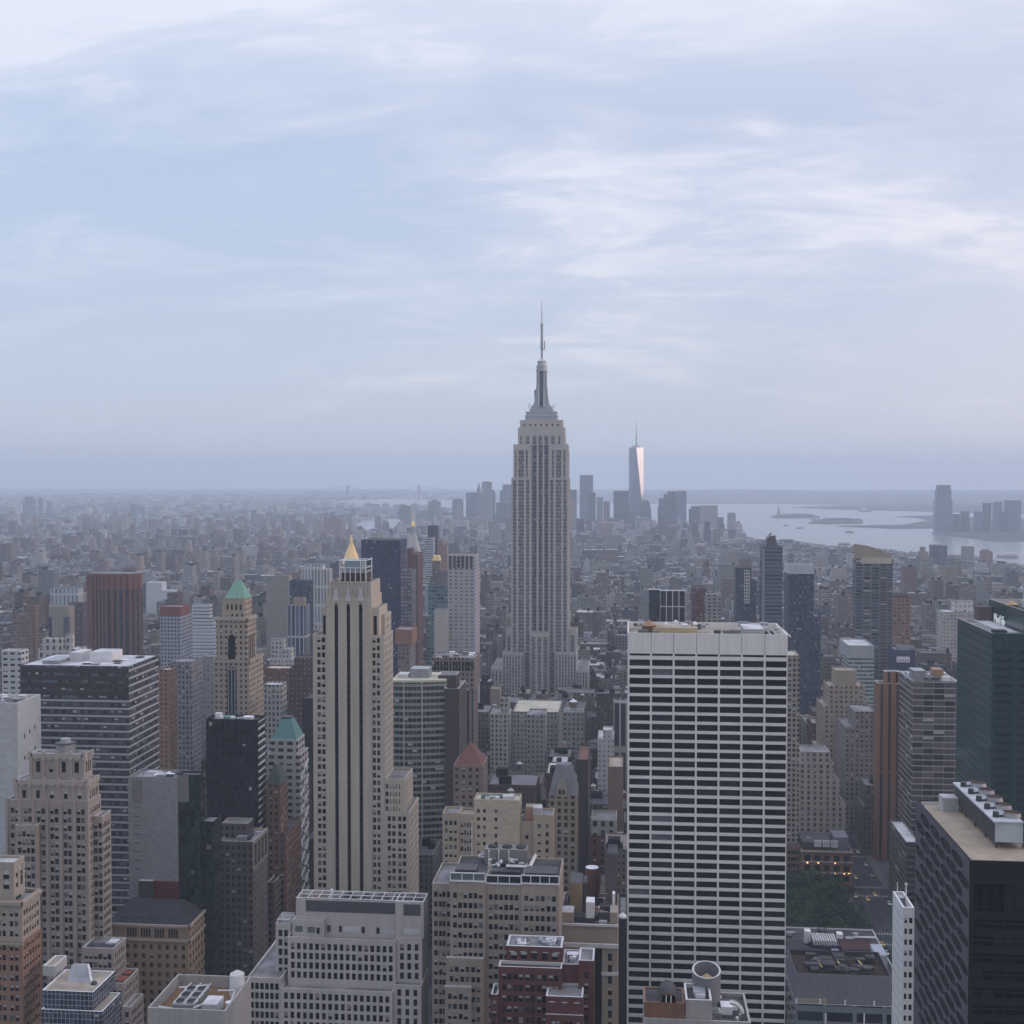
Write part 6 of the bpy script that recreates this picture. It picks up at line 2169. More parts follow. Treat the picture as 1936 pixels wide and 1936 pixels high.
    ('orange_loft', 'orange brick loft block right of the tan-crowned balconied tower', 1300, [(1688, 1722, 1129, {'d': 30}), (1690, 1716, 1126, {'d': 20, 'mat': plain('dark_cap', (.06, .05, .06))})], fm('orange_loft_wall', (.27, .165, .125), (.1, .07, .07), 4.2, 3.8, .55, .55), ROOFD),
    ('tan_slab', 'tan apartment slab standing alone above the roofs on the right', 2300, [(1780, 1812, 1071, {'d': 24})], fm('tan_slab_wall', (.3, .24, .19), (.1, .09, .09), 3, 3, .5, .4), ROOF),
    ('navy_sign_block', 'navy blue block carrying a small white sign board on its front', 1100, [(1692, 1731, 1229, {'d': 26}), (1697, 1722, 1222, {'d': 10, 'y': 4, 'mat': STEEL})], plain('navy_wall', (.05, .06, .11), .8, .15), ROOF),
    ('white_cornice_block', 'white-topped loft block with pale window bands left of the sign-bearing green tower', 1500, [(1783, 1851, 1157, {'d': 30}), (1803, 1840, 1136, {'d': 12, 'y': 10, 'mat': fm('white_frame', (.55, .54, .53), (.2, .2, .22), 5, 6, .6, .5)})], fm('white_cornice', (.45, .42, .39), (.17, .16, .17), 4, 4.2, .6, .45), ROOFW),
]
KEEP = {}
for nm, lb, Y, ti, mt, rf in MID:
    ti = [tp if len(tp) < 4 or 'pf' in tp[3] or tp[0] > 900 else (*tp[:3], {**tp[3], 'd': tp[3].get('d', 30) * .5, 'y': tp[3].get('y', 0) * .5}) for tp in ti]
    KEEP[nm] = bldg(nm, lb, Y, ti, mt, rf, cat='tower' if 'tower' in nm else 'building', ref='the ' + nm.replace('_', ' '))
r_, TS = KEEP['pyramid_roof_building']
T = TS[0]
mb = MB()
mb.hip(T.x0 + .3, T.x1 - .3, T.y0 + .3, T.y1 - .3, T.z1 - .4, T.z1 + 10, plain('orange_tile', (.165, .072, .056), .85, .2, .3), kx=.98, ky=.98)
mb.build('pyramid_roof', r_)
r_, TS = KEEP['gabled_building']
T = TS[0]
slate = plain('grey_slate', (.165, .165, .175), .85, .2, .2)
mb = MB()
mb.hip(T.x0 - .2, T.x1 + .2, T.y0 - .2, T.y1, T.z1 - .5, T.z1 + 14, slate, kx=.45, ky=.75)
mb.build('slate_roof', r_)
mb = MB()
xc = (T.x0 + T.x1) / 2 - .5
mb.face([(xc - 3, T.y0 - .5, T.z1 - 1), (xc + 3, T.y0 - .5, T.z1 - 1), (xc + 3, T.y0 - .5, T.z1 + 4), (xc, T.y0 - .5, T.z1 + 9), (xc - 3, T.y0 - .5, T.z1 + 4)], BEIGE2)
mb.face([(xc + 3, T.y0 - .5, T.z1 + 4), (xc + 3, T.y0 + 6, T.z1 + 4), (xc, T.y0 + 6, T.z1 + 9), (xc, T.y0 - .5, T.z1 + 9)], slate)
mb.face([(xc - 3, T.y0 + 6, T.z1 + 4), (xc - 3, T.y0 - .5, T.z1 + 4), (xc, T.y0 - .5, T.z1 + 9), (xc, T.y0 + 6, T.z1 + 9)], slate)
for x in (xc - 1.6, xc + .3):
    mb.box(x, x + 1.2, T.y0 - .62, T.y0 - .5, T.z1 + .4, T.z1 + 2.8, GLASS[0])
mb.build('gable', r_)
r_, TS = KEEP['spired_tower']
T = TS[0]
mb = MB()
xm = (T.x0 + T.x1) / 2
mb.prism([(xm - 6, T.y0 + 4), (xm + 7, T.y0 + 4), (xm + 7, T.y0 + 22), (xm - 6, T.y0 + 22)], T.z1 - 1, T.z1 + 12, DSTEEL, pts1=[(xm - 5, T.y0 + 6), (xm + 4, T.y0 + 6), (xm + 4, T.y0 + 18), (xm - 5, T.y0 + 18)])
mb.bar((xm - 5, T.y0 + 6, T.z1 + 10), (xm - 1, T.y0 + 6, T.z1 + 16), 2.2, STEEL)
mb.bar((xm + 1, T.y0 + 8, T.z1 + 8), (xm + 5, T.y0 + 8, T.z1 + 13), 1.6, STEEL)
mb.box(T.x0, T.x0 + 3, T.y0 - .1, T.y0 + 6, 0, T.z1 - 2, plain('grey_fin', (.24, .26, .29), .7, .1))
mb.build('pointed_cap', r_)
r_, TS = KEEP['navy_step_tower']
T = TS[1]
mb = MB()
xm = T.x0 + (T.x1 - T.x0) * .72
mb.box(xm - 3.4, xm + 3.4, T.y0 - .25, T.y0 - .05, T.z1 - 42, T.z1 - 2, plain('pale_ladder', (.5, .5, .5), .8, .05))
for i in range(10):
    for s in (-1.6, 1.6):
        mb.box(xm + s - 1, xm + s + 1, T.y0 - .35, T.y0 - .24, T.z1 - 5.5 - i * 3.9, T.z1 - 3.2 - i * 3.9, GLASS[1])
mb.build('window_ladder', r_)
r_, TS = KEEP['balcony_tower']
T = TS[0]
mb = MB()
tanm = plain('tan_screen', (.36, .30, .23), .85, .1)
zt = at(1617, 1029, T.y0)[1]
zs = [(0, zt), (.35, zt - 1.5), (.6, zt - 4), (.85, zt - 8), (1, zt - 11)]
w = T.x1 - T.x0
for (a, za), (b, zb2) in zip(zs, zs[1:]):
    mb.face([(T.x0 + a * w, T.y0 + 6, T.z1 - .5), (T.x0 + b * w, T.y0 + 6, T.z1 - .5), (T.x0 + b * w, T.y0 + 6, zb2), (T.x0 + a * w, T.y0 + 6, za)], tanm)
    mb.face([(T.x0 + b * w, T.y0 + 9, T.z1 - .5), (T.x0 + a * w, T.y0 + 9, T.z1 - .5), (T.x0 + a * w, T.y0 + 9, za), (T.x0 + b * w, T.y0 + 9, zb2)], tanm)
    mb.face([(T.x0 + a * w, T.y0 + 6, za), (T.x0 + b * w, T.y0 + 6, zb2), (T.x0 + b * w, T.y0 + 9, zb2), (T.x0 + a * w, T.y0 + 9, za)], tanm)
mb.face([(T.x0, T.y0 + 9, T.z1 - .5), (T.x0, T.y0 + 6, T.z1 - .5), (T.x0, T.y0 + 6, zt), (T.x0, T.y0 + 9, zt)], tanm)
mb.face([(T.x1, T.y0 + 6, T.z1 - .5), (T.x1, T.y0 + 9, T.z1 - .5), (T.x1, T.y0 + 9, zs[-1][1]), (T.x1, T.y0 + 6, zs[-1][1])], tanm)
mb.build('slanted_screen', r_)
mb = MB()
mb.box(T.x0 + 5, T.x1 - 1, T.y0 - .3, T.y0 - .05, T.z1 - 4.5, T.z1 + 1, plain('cream_band', (.5, .46, .38), .8, .1))
for i in range(42):
    z = T.z1 - 9 - i * 3
    mb.box(T.x0 + w * .66, T.x1 - .5, T.y0 - 1.3, T.y0 - .03, z, z + .4, STEEL)
    if i % 3:
        mb.box(T.x0 + 6, T.x0 + 6 + w * (.1 + .3 * ((i * 7) % 5) / 5), T.y0 - 1.0, T.y0 - .03, z, z + .35, STEEL)
mb.build('balcony', r_)
r_, TS = KEEP['brown_glass_tower']
T = TS[0]
mb = MB()
z = T.z1 - 1
mb.box(T.x0 + 1.5, T.x0 + 9, T.y0 + 5, T.y0 + 18, z, z + 6.5, STEEL)
mb.box(T.x0 + 16, T.x0 + 22, T.y0 + 14, T.y0 + 24, z, z + 6, plain('salmon_render', (.38, .23, .15)))
mb.each('roof_house', r_)
clutter(r_, T, 14, 3, mats=[WHITE, STEEL, DSTEEL])
r_, TS = KEEP['navy_sign_block']
T = TS[0]
mb = MB()
xm = T.x0 + 7
mb.box(xm - 5.5, xm + 5.5, T.y0 - .5, T.y0 - .1, T.z1 - 10.5, T.z1 - 5.6, WHITE)
for i in range(5):
    mb.box(xm - 4.3 + i * 1.9, xm - 3.3 + i * 1.9, T.y0 - .56, T.y0 - .5, T.z1 - 9.6, T.z1 - 8.3, plain('sign_blue', (.12, .14, .2)))
mb.build('sign_board', r_)
water_tank(*[(at(1084, 1330, 975)[0]), 975, KEEP['tank_loft'][1][0].z1 - 1][:3], 3.0, 4.5, 'dark tank under a white cone roof on the loft roof at the mast skyscraper foot', roof=WHITE)

# green glass tower with the lettering
GRN = fm('sea_green_glass', (.014, .05, .05), (.012, .043, .044), 1.5, 4.0, .94, .8, blind=0, grough=.1, var=.8, amt=.15)
GRF = fm('sea_green_front', (.014, .046, .046), (.009, .014, .02), 11, 4.0, .72, .42, blind=0, grough=.1, var=.6, amt=.15)
r_, TS = bldg('green_glass_tower', 'dark sea-green glass tower at the right edge with white lettering near its top', 620, [(1876, 2010, 1197, {'pf': 1810, 'par': .6})], GRN, ROOF, COPING, 'office tower', 'the sea-green glass tower')
T = TS[0]
mb = MB()
mb.face([(T.x0 + .2, T.y0 - .06, 0), (T.x1, T.y0 - .06, 0), (T.x1, T.y0 - .06, T.z1 - 9), (T.x0 + .2, T.y0 - .06, T.z1 - 9)], GRF)
mb.build('front_glazing', r_)
ux = 686 * math.tan(math.atan((1869 - CX) / F) - PSI)
uz = at(1869, 1131, 686)[1]
wb, rb = MB(), Roofs()
walls(wb, rb, ux, T.x1 - .2, T.y0 + 4, T.y1 - .3, T.z1 - .66, uz, plain('upper_green', (.014, .05, .05), .15, .2, .03, spec=.5), ROOFD, COPING, 4)
wb.build('upper_block', r_)
rb.build('upper_roof', r_)
HBOX.append((ux, T.x1, T.y0, T.y1, T.z1, uz))
mb = MB()
mb.box(ux - 9, ux - 2, T.y0 + 8, T.y1 - 4, T.z1 - .58, T.z1 - .2, COPING)
mb.box(ux - 14, ux - 8, T.y0 + 3, T.y0 + 9, T.z1 - .6, T.z1 + .9, BLACK)
mb.box(ux - 8, ux - .4, T.y1 - 9, T.y1 - 2, T.z1 - .6, T.z1 + 7, plain('brown_plant', (.13, .1, .1), .9, .2))
mb.build('roof_plant', r_)
water_tank(ux + 8, T.y1 - 14, uz - 4, 3.2, 2.4, 'tan cone-lidded tank inside the top parapet of the sea-green glass tower', legs=False, roof=plain('tan_cone', (.45, .30, .17)))
cu = bpy.data.curves.new('sign_lettering', 'FONT')
cu.body = 'MetLife'
cu.size = 8.2
cu.extrude = .15
cu.align_x, cu.align_y = 'CENTER', 'CENTER'
tmp = bpy.data.objects.new('sign_lettering_curve', cu)
COL.objects.link(tmp)
bpy.context.view_layer.update()
me = bpy.data.meshes.new_from_object(tmp.evaluated_get(bpy.context.evaluated_depsgraph_get()))
bpy.data.objects.remove(tmp)
me.name = 'sign_lettering'
me.materials.clear()
me.materials.append(plain('lit_letters', (.8, .84, .84), .5, 0, emit=.22))
so_ = bpy.data.objects.new('sign_lettering', me)
COL.objects.link(so_)
ysign = 0
for yy in range(6200, 6860):
    if abs(project((ux, yy / 10, uz - 9))[0] - 1891) < .8:
        ysign = yy / 10
so_.parent = r_
so_.scale = (.78, 1.0, 1)
so_.rotation_euler = (rad(90), 0, rad(-90))
so_.location = Vector((ux - .25, ysign or 660, uz - 9.6)) - Vector(ROOTLOC[r_.name])

# terracotta building with lamps behind the park
TER = plain('terracotta_wall', (.22, .125, .09), .88, .2, .08, True)
h = Hero('terracotta_building', 'terracotta stone building with lit lamps in its lower windows behind the park trees', 'building', 786, TER, 1515, 'the terracotta building behind the park', 1640, low=4, mix=(6, 2, 0, 0, 0, 0, 0))
a = h.mass(1515, 1612, 1592, 0, 36, 0, f=BY(5, 1, 3.6), w=EV(5, 2.5), off=3.0, pitch=6.3, hh=3.8, roof=ROOFD, rim=LST)
h.mass(1489, 1514.8, 1589, 5, 36, 0, f=BY(2, 2, 1.4), off=3, pitch=4.2, hh=2.4, roof=ROOFD)
h.done()
mb = MB()
for q in (0, 1, 2.06):
    z = a.z1 - .4 - q * 6.3
    mb.box(a.x0 - .5, a.x1 + .6, a.y0 - .8, a.y0 - .04, z - .6, z, LST)
mb.build('cornice', h.root)
mb = MB()
zr = a.z1 - .9
mb.box(a.x0 + 1, a.x1 - 12, a.y0 + 3, a.y0 + 24, zr, zr + 5.2, DSTEEL)
mb.box(a.x1 - 11, a.x1 - 2, a.y0 + 4, a.y0 + 20, zr, zr + 8.5, plain('grey_plant', (.17, .17, .19), .9, .2))
mb.build('plant_room', h.root)
mb = MB()
for i in range(3):
    x = h.X(1540.5 + i * 15.7)
    mb.prism([(x, a.y0 + 2.0), (x + 4.2, a.y0 + 2.0), (x + 4.2, a.y0 + 2.4), (x, a.y0 + 2.4)], zr + 2.6, zr + 6.8, WHITE)
    for k in range(3):
        mb.box(x + .7 + k * 1.1, x + 1.2 + k * 1.1, a.y0 + 1.92, a.y0 + 2.0, zr + 3.4, zr + 6, STEEL)
mb.build('skylight', h.root)
clutter(h.root, a, 10, 8, hmax=7)
LAMP = plain('warm_lamp', (1.0, .52, .2), .5, 0, emit=3.0)
lm = None
for px, py in ((1526.4, 1631.5), (1547, 1632), (1578.8, 1632.5), (1526.6, 1650.4), (1547.4, 1651.2), (1578.6, 1651.6), (1596, 1652.5), (1605, 1652)):
    x, z = at(px, py, a.y0 - .3)
    if lm is None:
        mb = MB()
        mb.cyl(0, 0, .28, .55, .55, 1.1, LAMP, 8)
        mb.cyl(0, 0, .16, .28, .2, .55, DSTEEL, 8)
        lm = mb.build('wall_lamp', None)
        ob = lm
    else:
        ob = lm.copy()
        COL.objects.link(ob)
    ob.parent = h.root
    ob.location = Vector((x, a.y0 - .6, z - .6)) - Vector(ROOTLOC[h.root.name])

# ------------------------------------------------------------------ far towers: the downtown cluster, the far shore, singles
FARM = [fm('far_blue', (.15, .19, .25), (.08, .11, .16), 4, 4, .6, .6, blind=.05), fm('far_grey', (.26, .26, .28), (.1, .11, .14), 4, 4, .5, .5),
        fm('far_tan', (.33, .28, .25), (.12, .12, .13), 4, 4, .5, .5), fm('far_red', (.3, .17, .14), (.12, .1, .1), 4, 4, .5, .5), fm('far_dark', (.06, .075, .1), (.05, .06, .09), 4, 4, .6, .6)]
FAR = [
    ('Broad low pale block with a domed lantern, left end of the downtown cluster', 5900, [(787, 832, 966), (809, 831, 948), (815, 826, 945)], 1),
    ('Grey slab with a stepped cap behind the pale block of the downtown cluster', 6000, [(855, 874, 947), (857, 872, 943)], 0),
    ('Gothic-crowned pale tower with a tapering top in front of the downtown cluster', 5700, [(856, 877, 985), (860, 874, 966), (864, 870, 957)], 2),
    ('Wide flat-topped blue slab, left of the pointed towers downtown', 6100, [(881, 901, 931)], 0),
    ('Pyramid-topped thin tower among the downtown towers', 6100, [(899, 911, 932), (901.5, 908.5, 922), (903.5, 906.5, 914)], 1),
    ('Twin-shafted rippled metal tower, tallest of the downtown left group', 5850, [(911, 929, 911), (917, 924, 910)], 1),
    ('Blue tower stepping down beside the rippled metal tower', 6000, [(926, 936, 930), (929, 934, 926)], 0),
    ('Pale tower with a square head just left of the mast skyscraper', 6050, [(945, 956, 927), (950, 967, 916)], 0),
    ('Broad low dark slab just left of the mast skyscraper', 5700, [(938, 967, 950)], 4),
    ('Grey low tower below the rippled metal tower', 5400, [(886, 905, 978), (905, 921, 973)], 2),
    ('White-topped small tower below the downtown left group', 4600, [(870, 879, 998), (873, 877, 994)], 1),
    ('Brick tower pair below the downtown left group', 4400, [(843, 854, 1008), (882, 890, 1002)], 3),
    ('Dark slab touching the right edge of the mast skyscraper', 5900, [(1077, 1090, 926)], 4),
    ('Reddish slab touching the right edge of the mast skyscraper', 5500, [(1076, 1088, 946)], 3),
    ('Tall flat-topped glass tower between the mast skyscraper and the bright tapering tower', 5900, [(1096, 1121, 898)], 0),
    ('Blue slab in front of the tall flat-topped downtown glass tower', 5700, [(1111, 1126, 931)], 4),
    ('Pale narrow tower left of the salmon downtown tower', 6000, [(1128, 1140, 940)], 1),
    ('Salmon tower in the gap of the downtown skyline', 5900, [(1141, 1153, 948)], 3),
    ('Wide flat dark blue slab left of the bright tapering tower', 5800, [(1160, 1191, 928)], 4),
    ('Round-shouldered slab right of the bright tapering tower', 5700, [(1211, 1231, 960), (1212, 1229, 950), (1215, 1226, 946)], 4),
    ('Pale blocky building below the bright tapering tower', 5100, [(1175, 1228, 1003), (1204, 1227, 979)], 1),
    ('Tower with a stepped rounded left shoulder and a dome', 5800, [(1244, 1281, 958), (1246, 1280, 942), (1255, 1279, 934), (1262, 1278, 929)], 4),
    ('Pale slab joined to the stepped rounded tower', 5750, [(1279.5, 1298, 928)], 0),
    ('Blue sloping-topped tower left of the reddish flared tower', 5600, [(1303, 1326, 962), (1307, 1326, 957)], 4),
    ('Reddish tower widening towards its base, downtown right', 5500, [(1323, 1360, 990), (1325, 1357, 956)], 2),
    ('Low dark block right of the reddish flared tower', 5500, [(1356, 1370, 990), (1357, 1368, 978)], 4),
    ('Slim grey tower near the water, right end of downtown', 5400, [(1376, 1391, 971), (1378, 1389, 969)], 1),
    ('Pinkish low tower at the very right end of downtown', 5300, [(1388, 1400, 990), (1393, 1399, 985)], 2),
    ('Broad reddish block below the dark downtown slab', 4900, [(1130, 1172, 988)], 3),
    ('Dark grey block below the downtown gap', 4700, [(1262, 1300, 1000)], 1),
    ('Lone brown slab rising from the flat quarter left of the dark indigo slab', 4700, [(613, 646, 980), (623, 636, 975)], 3),
    ('Tall pale double slab behind the gold-domed clock tower', 5300, [(757, 776, 956)], 1),
    ('Tall crane-topped tower near the left edge of the horizon', 7200, [(43, 61, 945), (47, 60, 939)], 0),
    ('Slim tower, second from the left edge on the horizon', 7200, [(72, 79, 943), (73.5, 77.5, 940)], 0),
    ('Slim tower, third from the left edge on the horizon', 7200, [(88, 95, 948)], 0),
    ('Paired grey towers on the horizon above the red-brown granite tower', 7000, [(246, 256, 953), (267, 272, 958)], 0),
    ('Yellowish wide block on the left plain', 5600, [(208, 237, 976)], 2),
    ('Dark cubic tower on the far shore to the right of the tan-crowned balconied tower', 3300, [(1763, 1791, 1031)], 4),
    ('Cream narrow tower near the right shoreline', 3300, [(1822, 1842, 1033)], 2),
    ('Red low tower near the right shoreline', 3200, [(1857, 1877, 1042), (1860, 1872, 1039)], 3),
    ('Brown stepped tower by the right shoreline', 3300, [(1738, 1754, 1043), (1742, 1750, 1034)], 3),
    ('Blue-grey hill-shaped cluster block behind the jagged dark blue tower', 4300, [(1470, 1512, 1030), (1477, 1500, 1020)], 4),
]
for lb, Y, ti, k in FAR:
    n_ = len(ti)
    tt = [(a, b, c, {'d': max(20, (b - a) / F * Y * .9), 'par': .0, 'on': (i - 1 if i and ti[i - 1][0] <= a + 1 and ti[i - 1][1] >= b - 1 else -1), 'y': 2.0 * i}) for i, (a, b, c) in enumerate(ti)]
    bldg('far_tower', lb[0].lower() + lb[1:], Y, tt, FARM[k], ROOF, cat='tower', group=None, par=0)
# far shore on the right
r_, TS = bldg('far_tower', 'tall round-shouldered glass tower alone on the far shore', 5700, [(1770, 1801, 945, {'d': 50, 'par': 0}), (1772, 1799, 926, {'d': 46, 'y': 2, 'par': 0}), (1773.5, 1797.5, 917, {'d': 40, 'y': 4, 'par': 0})], FARM[0], ROOF, cat='tower')
for l, r, t, lb in ((1859, 1874.5, 951, 'left slab of the pair on the far shore'), (1878, 1895, 949, 'right slab of the pair on the far shore'), (1900, 1931, 946, 'wide chamfered tower at the right end of the far shore'),
                    (1817, 1833, 967, 'low dark block right of the tall far-shore tower'), (1842, 1858, 967, 'low block left of the slab pair on the far shore'), (1890, 1905, 968, 'low block between the far-shore slabs'), (1801.5, 1815, 972, 'stub block touching the tall far-shore tower')):
    bldg('far_tower', lb, 5700 if l < 1800 else 5800, [(l, r, t, {'d': 12, 'par': 0})], FARM[4 if l % 2 else 0], ROOF, cat='tower')

# bright tapering tower with a chamfered glass shaft
Y = 5750
xl, zt = at(1189, 846, Y)
xr, _ = at(1217, 846, Y)
xc, a_ = (xl + xr) / 2, (xr - xl) / 2
yc = Y + a_
t1 = thing('tapering_glass_tower', 'tallest downtown tower, tapering glass with one bright pink sunlit face and a thin spire', 'skyscraper', (xc, yc, 0))
PG = plain('mirror_glass', (.20, .215, .27), .2, .06, .01, metal=.6, spec=.6)
rot = rad(0)
def rp(x, y):
    return (xc + x * math.cos(rot) - y * math.sin(rot), yc + x * math.sin(rot) + y * math.cos(rot))
z0 = at(1200, 956, Y)[1]
b4 = [rp(-a_, -a_), rp(a_, -a_), rp(a_, a_), rp(-a_, a_)]
t4_ = [rp(0, -a_), rp(a_, 0), rp(0, a_), rp(-a_, 0)]
mb = MB()
mb.prism(b4, 0, 60, PG)
for i in range(4):
    mb.face([(*b4[i], 60), (*b4[(i + 1) % 4], 60), (*t4_[i], zt)], PG)
    mb.face([(*b4[(i + 1) % 4], 60), (*t4_[(i + 1) % 4], zt), (*t4_[i], zt)], PG)
mb.face([(*p, zt) for p in t4_], ROOF)
mb.build('shaft', t1)
mb = MB()
mb.cyl(xc, yc, a_ * .62, a_ * .55, zt, zt + 9, STEEL, 16)
mb.cyl(xc, yc, 2.6, .6, zt + 9, at(1202, 797, yc)[1], DSTEEL, 8)
mb.cyl(xc, yc, 4, 4, at(1202, 829, yc)[1], at(1202, 828, yc)[1], DSTEEL, 8)
mb.build('spire', t1)

# suspension bridge at the narrows
Y = 13000
t1 = thing('suspension_bridge', 'faint suspension bridge with two tall towers crossing the narrows', 'bridge', (*ground_pt(725, 946)[:1], Y, 0))
BR = plain('bridge_steel', (.12, .14, .17), .7, .05)
dz = 72
pos = [at(657, 940, Y)[0], at(792, 940, Y)[0]]
zt = at(657, 918, Y)[1]
for x in pos:
    mb = MB()
    for s in (-16, 16):
        mb.box(x - 9, x + 9, Y + s - 6, Y + s + 6, 0, zt, BR)
    for q in (.55, .97):
        mb.box(x - 7, x + 7, Y - 10, Y + 10, zt * q - 12, zt * q, BR)
    mb.build('bridge_tower', t1)
mb = MB()
x0, x1 = pos[0] - 450, pos[1] + 450
mb.box(x0, x1, Y - 15, Y + 15, dz - 8, dz, BR)
mb.build('deck', t1)
mb = MB()
P = [(x0, dz), (pos[0], zt)]
for i in range(1, 16):
    f_ = i / 16
    P.append((pos[0] + (pos[1] - pos[0]) * f_, dz + 6 + (zt - dz - 6) * (2 * f_ - 1) ** 2))
P += [(pos[1], zt), (x1, dz)]
for (a, za), (b, zb2) in zip(P, P[1:]):
    mb.bar((a, Y, za), (b, Y, zb2), 4, BR)
mb.build('cable', t1)

# statue on its island
gx, gy = ground_pt(1472, 976.5)
t1 = thing('statue', 'tiny robed statue with a raised arm on a tall pedestal on the near island', 'statue', (gx, gy, 6))
mb = MB()
mb.box(gx - 22, gx + 22, gy - 22, gy + 22, 5, 13, FARM[2])
mb.prism([(gx - 10, gy - 10), (gx + 10, gy - 10), (gx + 10, gy + 10), (gx - 10, gy + 10)], 13, 36, FARM[2], pts1=[(gx - 7, gy - 7), (gx + 7, gy - 7), (gx + 7, gy + 7), (gx - 7, gy + 7)])
mb.build('pedestal', t1)
mb = MB()
for r0, r1, za, zb2 in ((5.5, 4.2, 36, 48), (4.2, 4.6, 48, 58), (4.6, 1.8, 58, 61), (2.2, 2.4, 61, 65), (2.4, .8, 65, 68)):
    mb.cyl(gx, gy, r0, r1, za, zb2, COPPER, 8)
mb.bar((gx - 3.5, gy, 58), (gx - 5.5, gy, 74), 2.4, COPPER)
mb.cyl(gx - 5.5, gy, 1, 1.6, 74, 78, COPPER, 6)
mb.build('figure', t1)

# harbour cranes, boats
for i, px in enumerate((690, 708, 728)):
    gx, gy = ground_pt(px, 981)
    t1 = thing('harbour_crane', 'faint red quay crane by the river basin', 'crane', (gx, gy, 0), 'quay cranes by the river basin')
    mb = MB()
    for s in (-9, 9):
        mb.box(gx + s - 1.5, gx + s + 1.5, gy - 1.5, gy + 1.5, 0, 45, plain('crane_red', (.3, .08, .06)))
    mb.box(gx - 10, gx + 10, gy - 2, gy + 2, 40, 45, plain('crane_red', (.3, .08, .06)))
    mb.build('crane_frame', t1)
    mb = MB()
    mb.bar((gx - 14, gy, 44), (gx + 20, gy, 70), 2.5, plain('crane_red', (.3, .08, .06)))
    mb.build('boom', t1)


def boat(px, py, L, label, hull, ang=0.0):
    gx, gy = ground_pt(px, py, .5)
    t = thing('boat', label, 'boat', (gx, gy, .5))
    c, s = math.cos(ang), math.sin(ang)
    q = lambda pts: [(gx + x * c - y * s, gy + x * s + y * c) for x, y in pts]
    w = L * .17
    mb = MB()
    mb.prism(q([(-L / 2, -w), (L * .3, -w), (L / 2, 0), (L * .3, w), (-L / 2, w)]), .4, L * .11 + 1, hull)
    mb.build('hull', t)
    mb = MB()
    mb.prism(q([(-L * .35, -w * .7), (L * .1, -w * .7), (L * .1, w * .7), (-L * .35, w * .7)]), L * .11 + 1, L * .22 + 2.5, WHITE)
    mb.build('cabin', t)


boat(1596, 1030, 42, 'fast ferry at the head of a long white wake', DSTEEL, math.pi)
boat(1607, 1007, 38, 'small dark boat alone on the bay below the islands', DSTEEL, .3)
boat(1511, 999, 30, 'tiny boat left of the long wake, nearer the islands', DSTEEL, .2)
boat(1486, 994, 28, 'tiny boat under the statue island', DSTEEL, 2.8)
boat(1773, 1031, 48, 'grey boat off the far shore beneath the tall round-shouldered tower', STEEL, .1)
boat(1904, 1054, 62, 'broad ferry near the right edge of the river', STEEL, 3.0)
boat(1636, 967, 90, 'long low ship near the container port', DSTEEL, 0)
mb = MB()
p0, p1 = ground_pt(1505, 1026.6, .5), ground_pt(1590, 1030, .5)
mb.face([(p0[0], p0[1] - 7, .5), (p1[0], p1[1] - 3.5, .5), (p1[0], p1[1] + 3.5, .5), (p0[0], p0[1] + 7, .5)], plain('foam', (.75, .76, .78), .9, .1))
tag(mb.build('wake_foam'), kind='stuff')

# ------------------------------------------------------------------ avenue, pavements, park
ASPH = plain('asphalt', (.036, .036, .04), .9, .25, .1)
PAVE = plain('pavement', (.10, .098, .095), .9, .2, .2)
LINE = plain('road_paint', (.34, .34, .33), .8, .2)
AX0, AX1 = 137.5, 161.0                                              # kerb lines of the avenue
mb = MB()
mb.face([(AX0, 200, .01), (AX1, 200, .01), (AX1, 3000, .01), (AX0, 3000, .01)], ASPH)
for k in range(0, 12):
    y = (49.7 - 43 + k) * 80.5
    mb.face([(AX1, y, .01), (420, y, .01), (420, y + 11, .01), (AX1, y + 11, .01)], ASPH)
    mb.face([(-150, y, .01), (AX0, y, .01), (AX0, y + 11, .01), (-150, y + 11, .01)], ASPH)
mb.face([(-176, 200, .014), (-152, 200, .014), (-152, 3000, .014), (-176, 3000, .014)], ASPH)
tag(mb.build('avenue_road'), kind='structure')
mb = MB()
for i in range(120):
    y = 420 + i * 9
    for x in (143.5, 149.5, 155.5):
        mb.face([(x - .09, y, .02), (x + .09, y, .02), (x + .09, y + 3, .02), (x - .09, y + 3, .02)], LINE)
for k in range(0, 8):
    y = (49.7 - 43 + k) * 80.5
    for yy in (y - 4.5, y + 12):
        for j in range(14):
            x = AX0 + 1 + j * 1.6
            mb.face([(x, yy, .02), (x + .7, yy, .02), (x + .7, yy + 3, .02), (x, yy + 3, .02)], LINE)
tag(mb.build('road_markings'), kind='structure')
mb = MB()
for k in range(-1, 11):
    y0, y1 = (49.7 - 43 + k) * 80.5 + 11, (49.7 - 43 + k + 1) * 80.5
    for x0, x1 in ((AX0 - 5, AX0), (AX1, AX1 + 5)):
        mb.box(x0, x1, y0, y1, 0, .14, PAVE)
mb.build('pavement')['kind'] = 'structure'
mb = MB()
mb.face([(20, 634, .02), (132, 634, .02), (132, 776, .02), (20, 776, .02)], plain('park_gravel', (.14, .13, .11), .95, .3, .2))
tag(mb.build('park_ground'), kind='structure')
FOOT.append((20, 136, 632, 778))

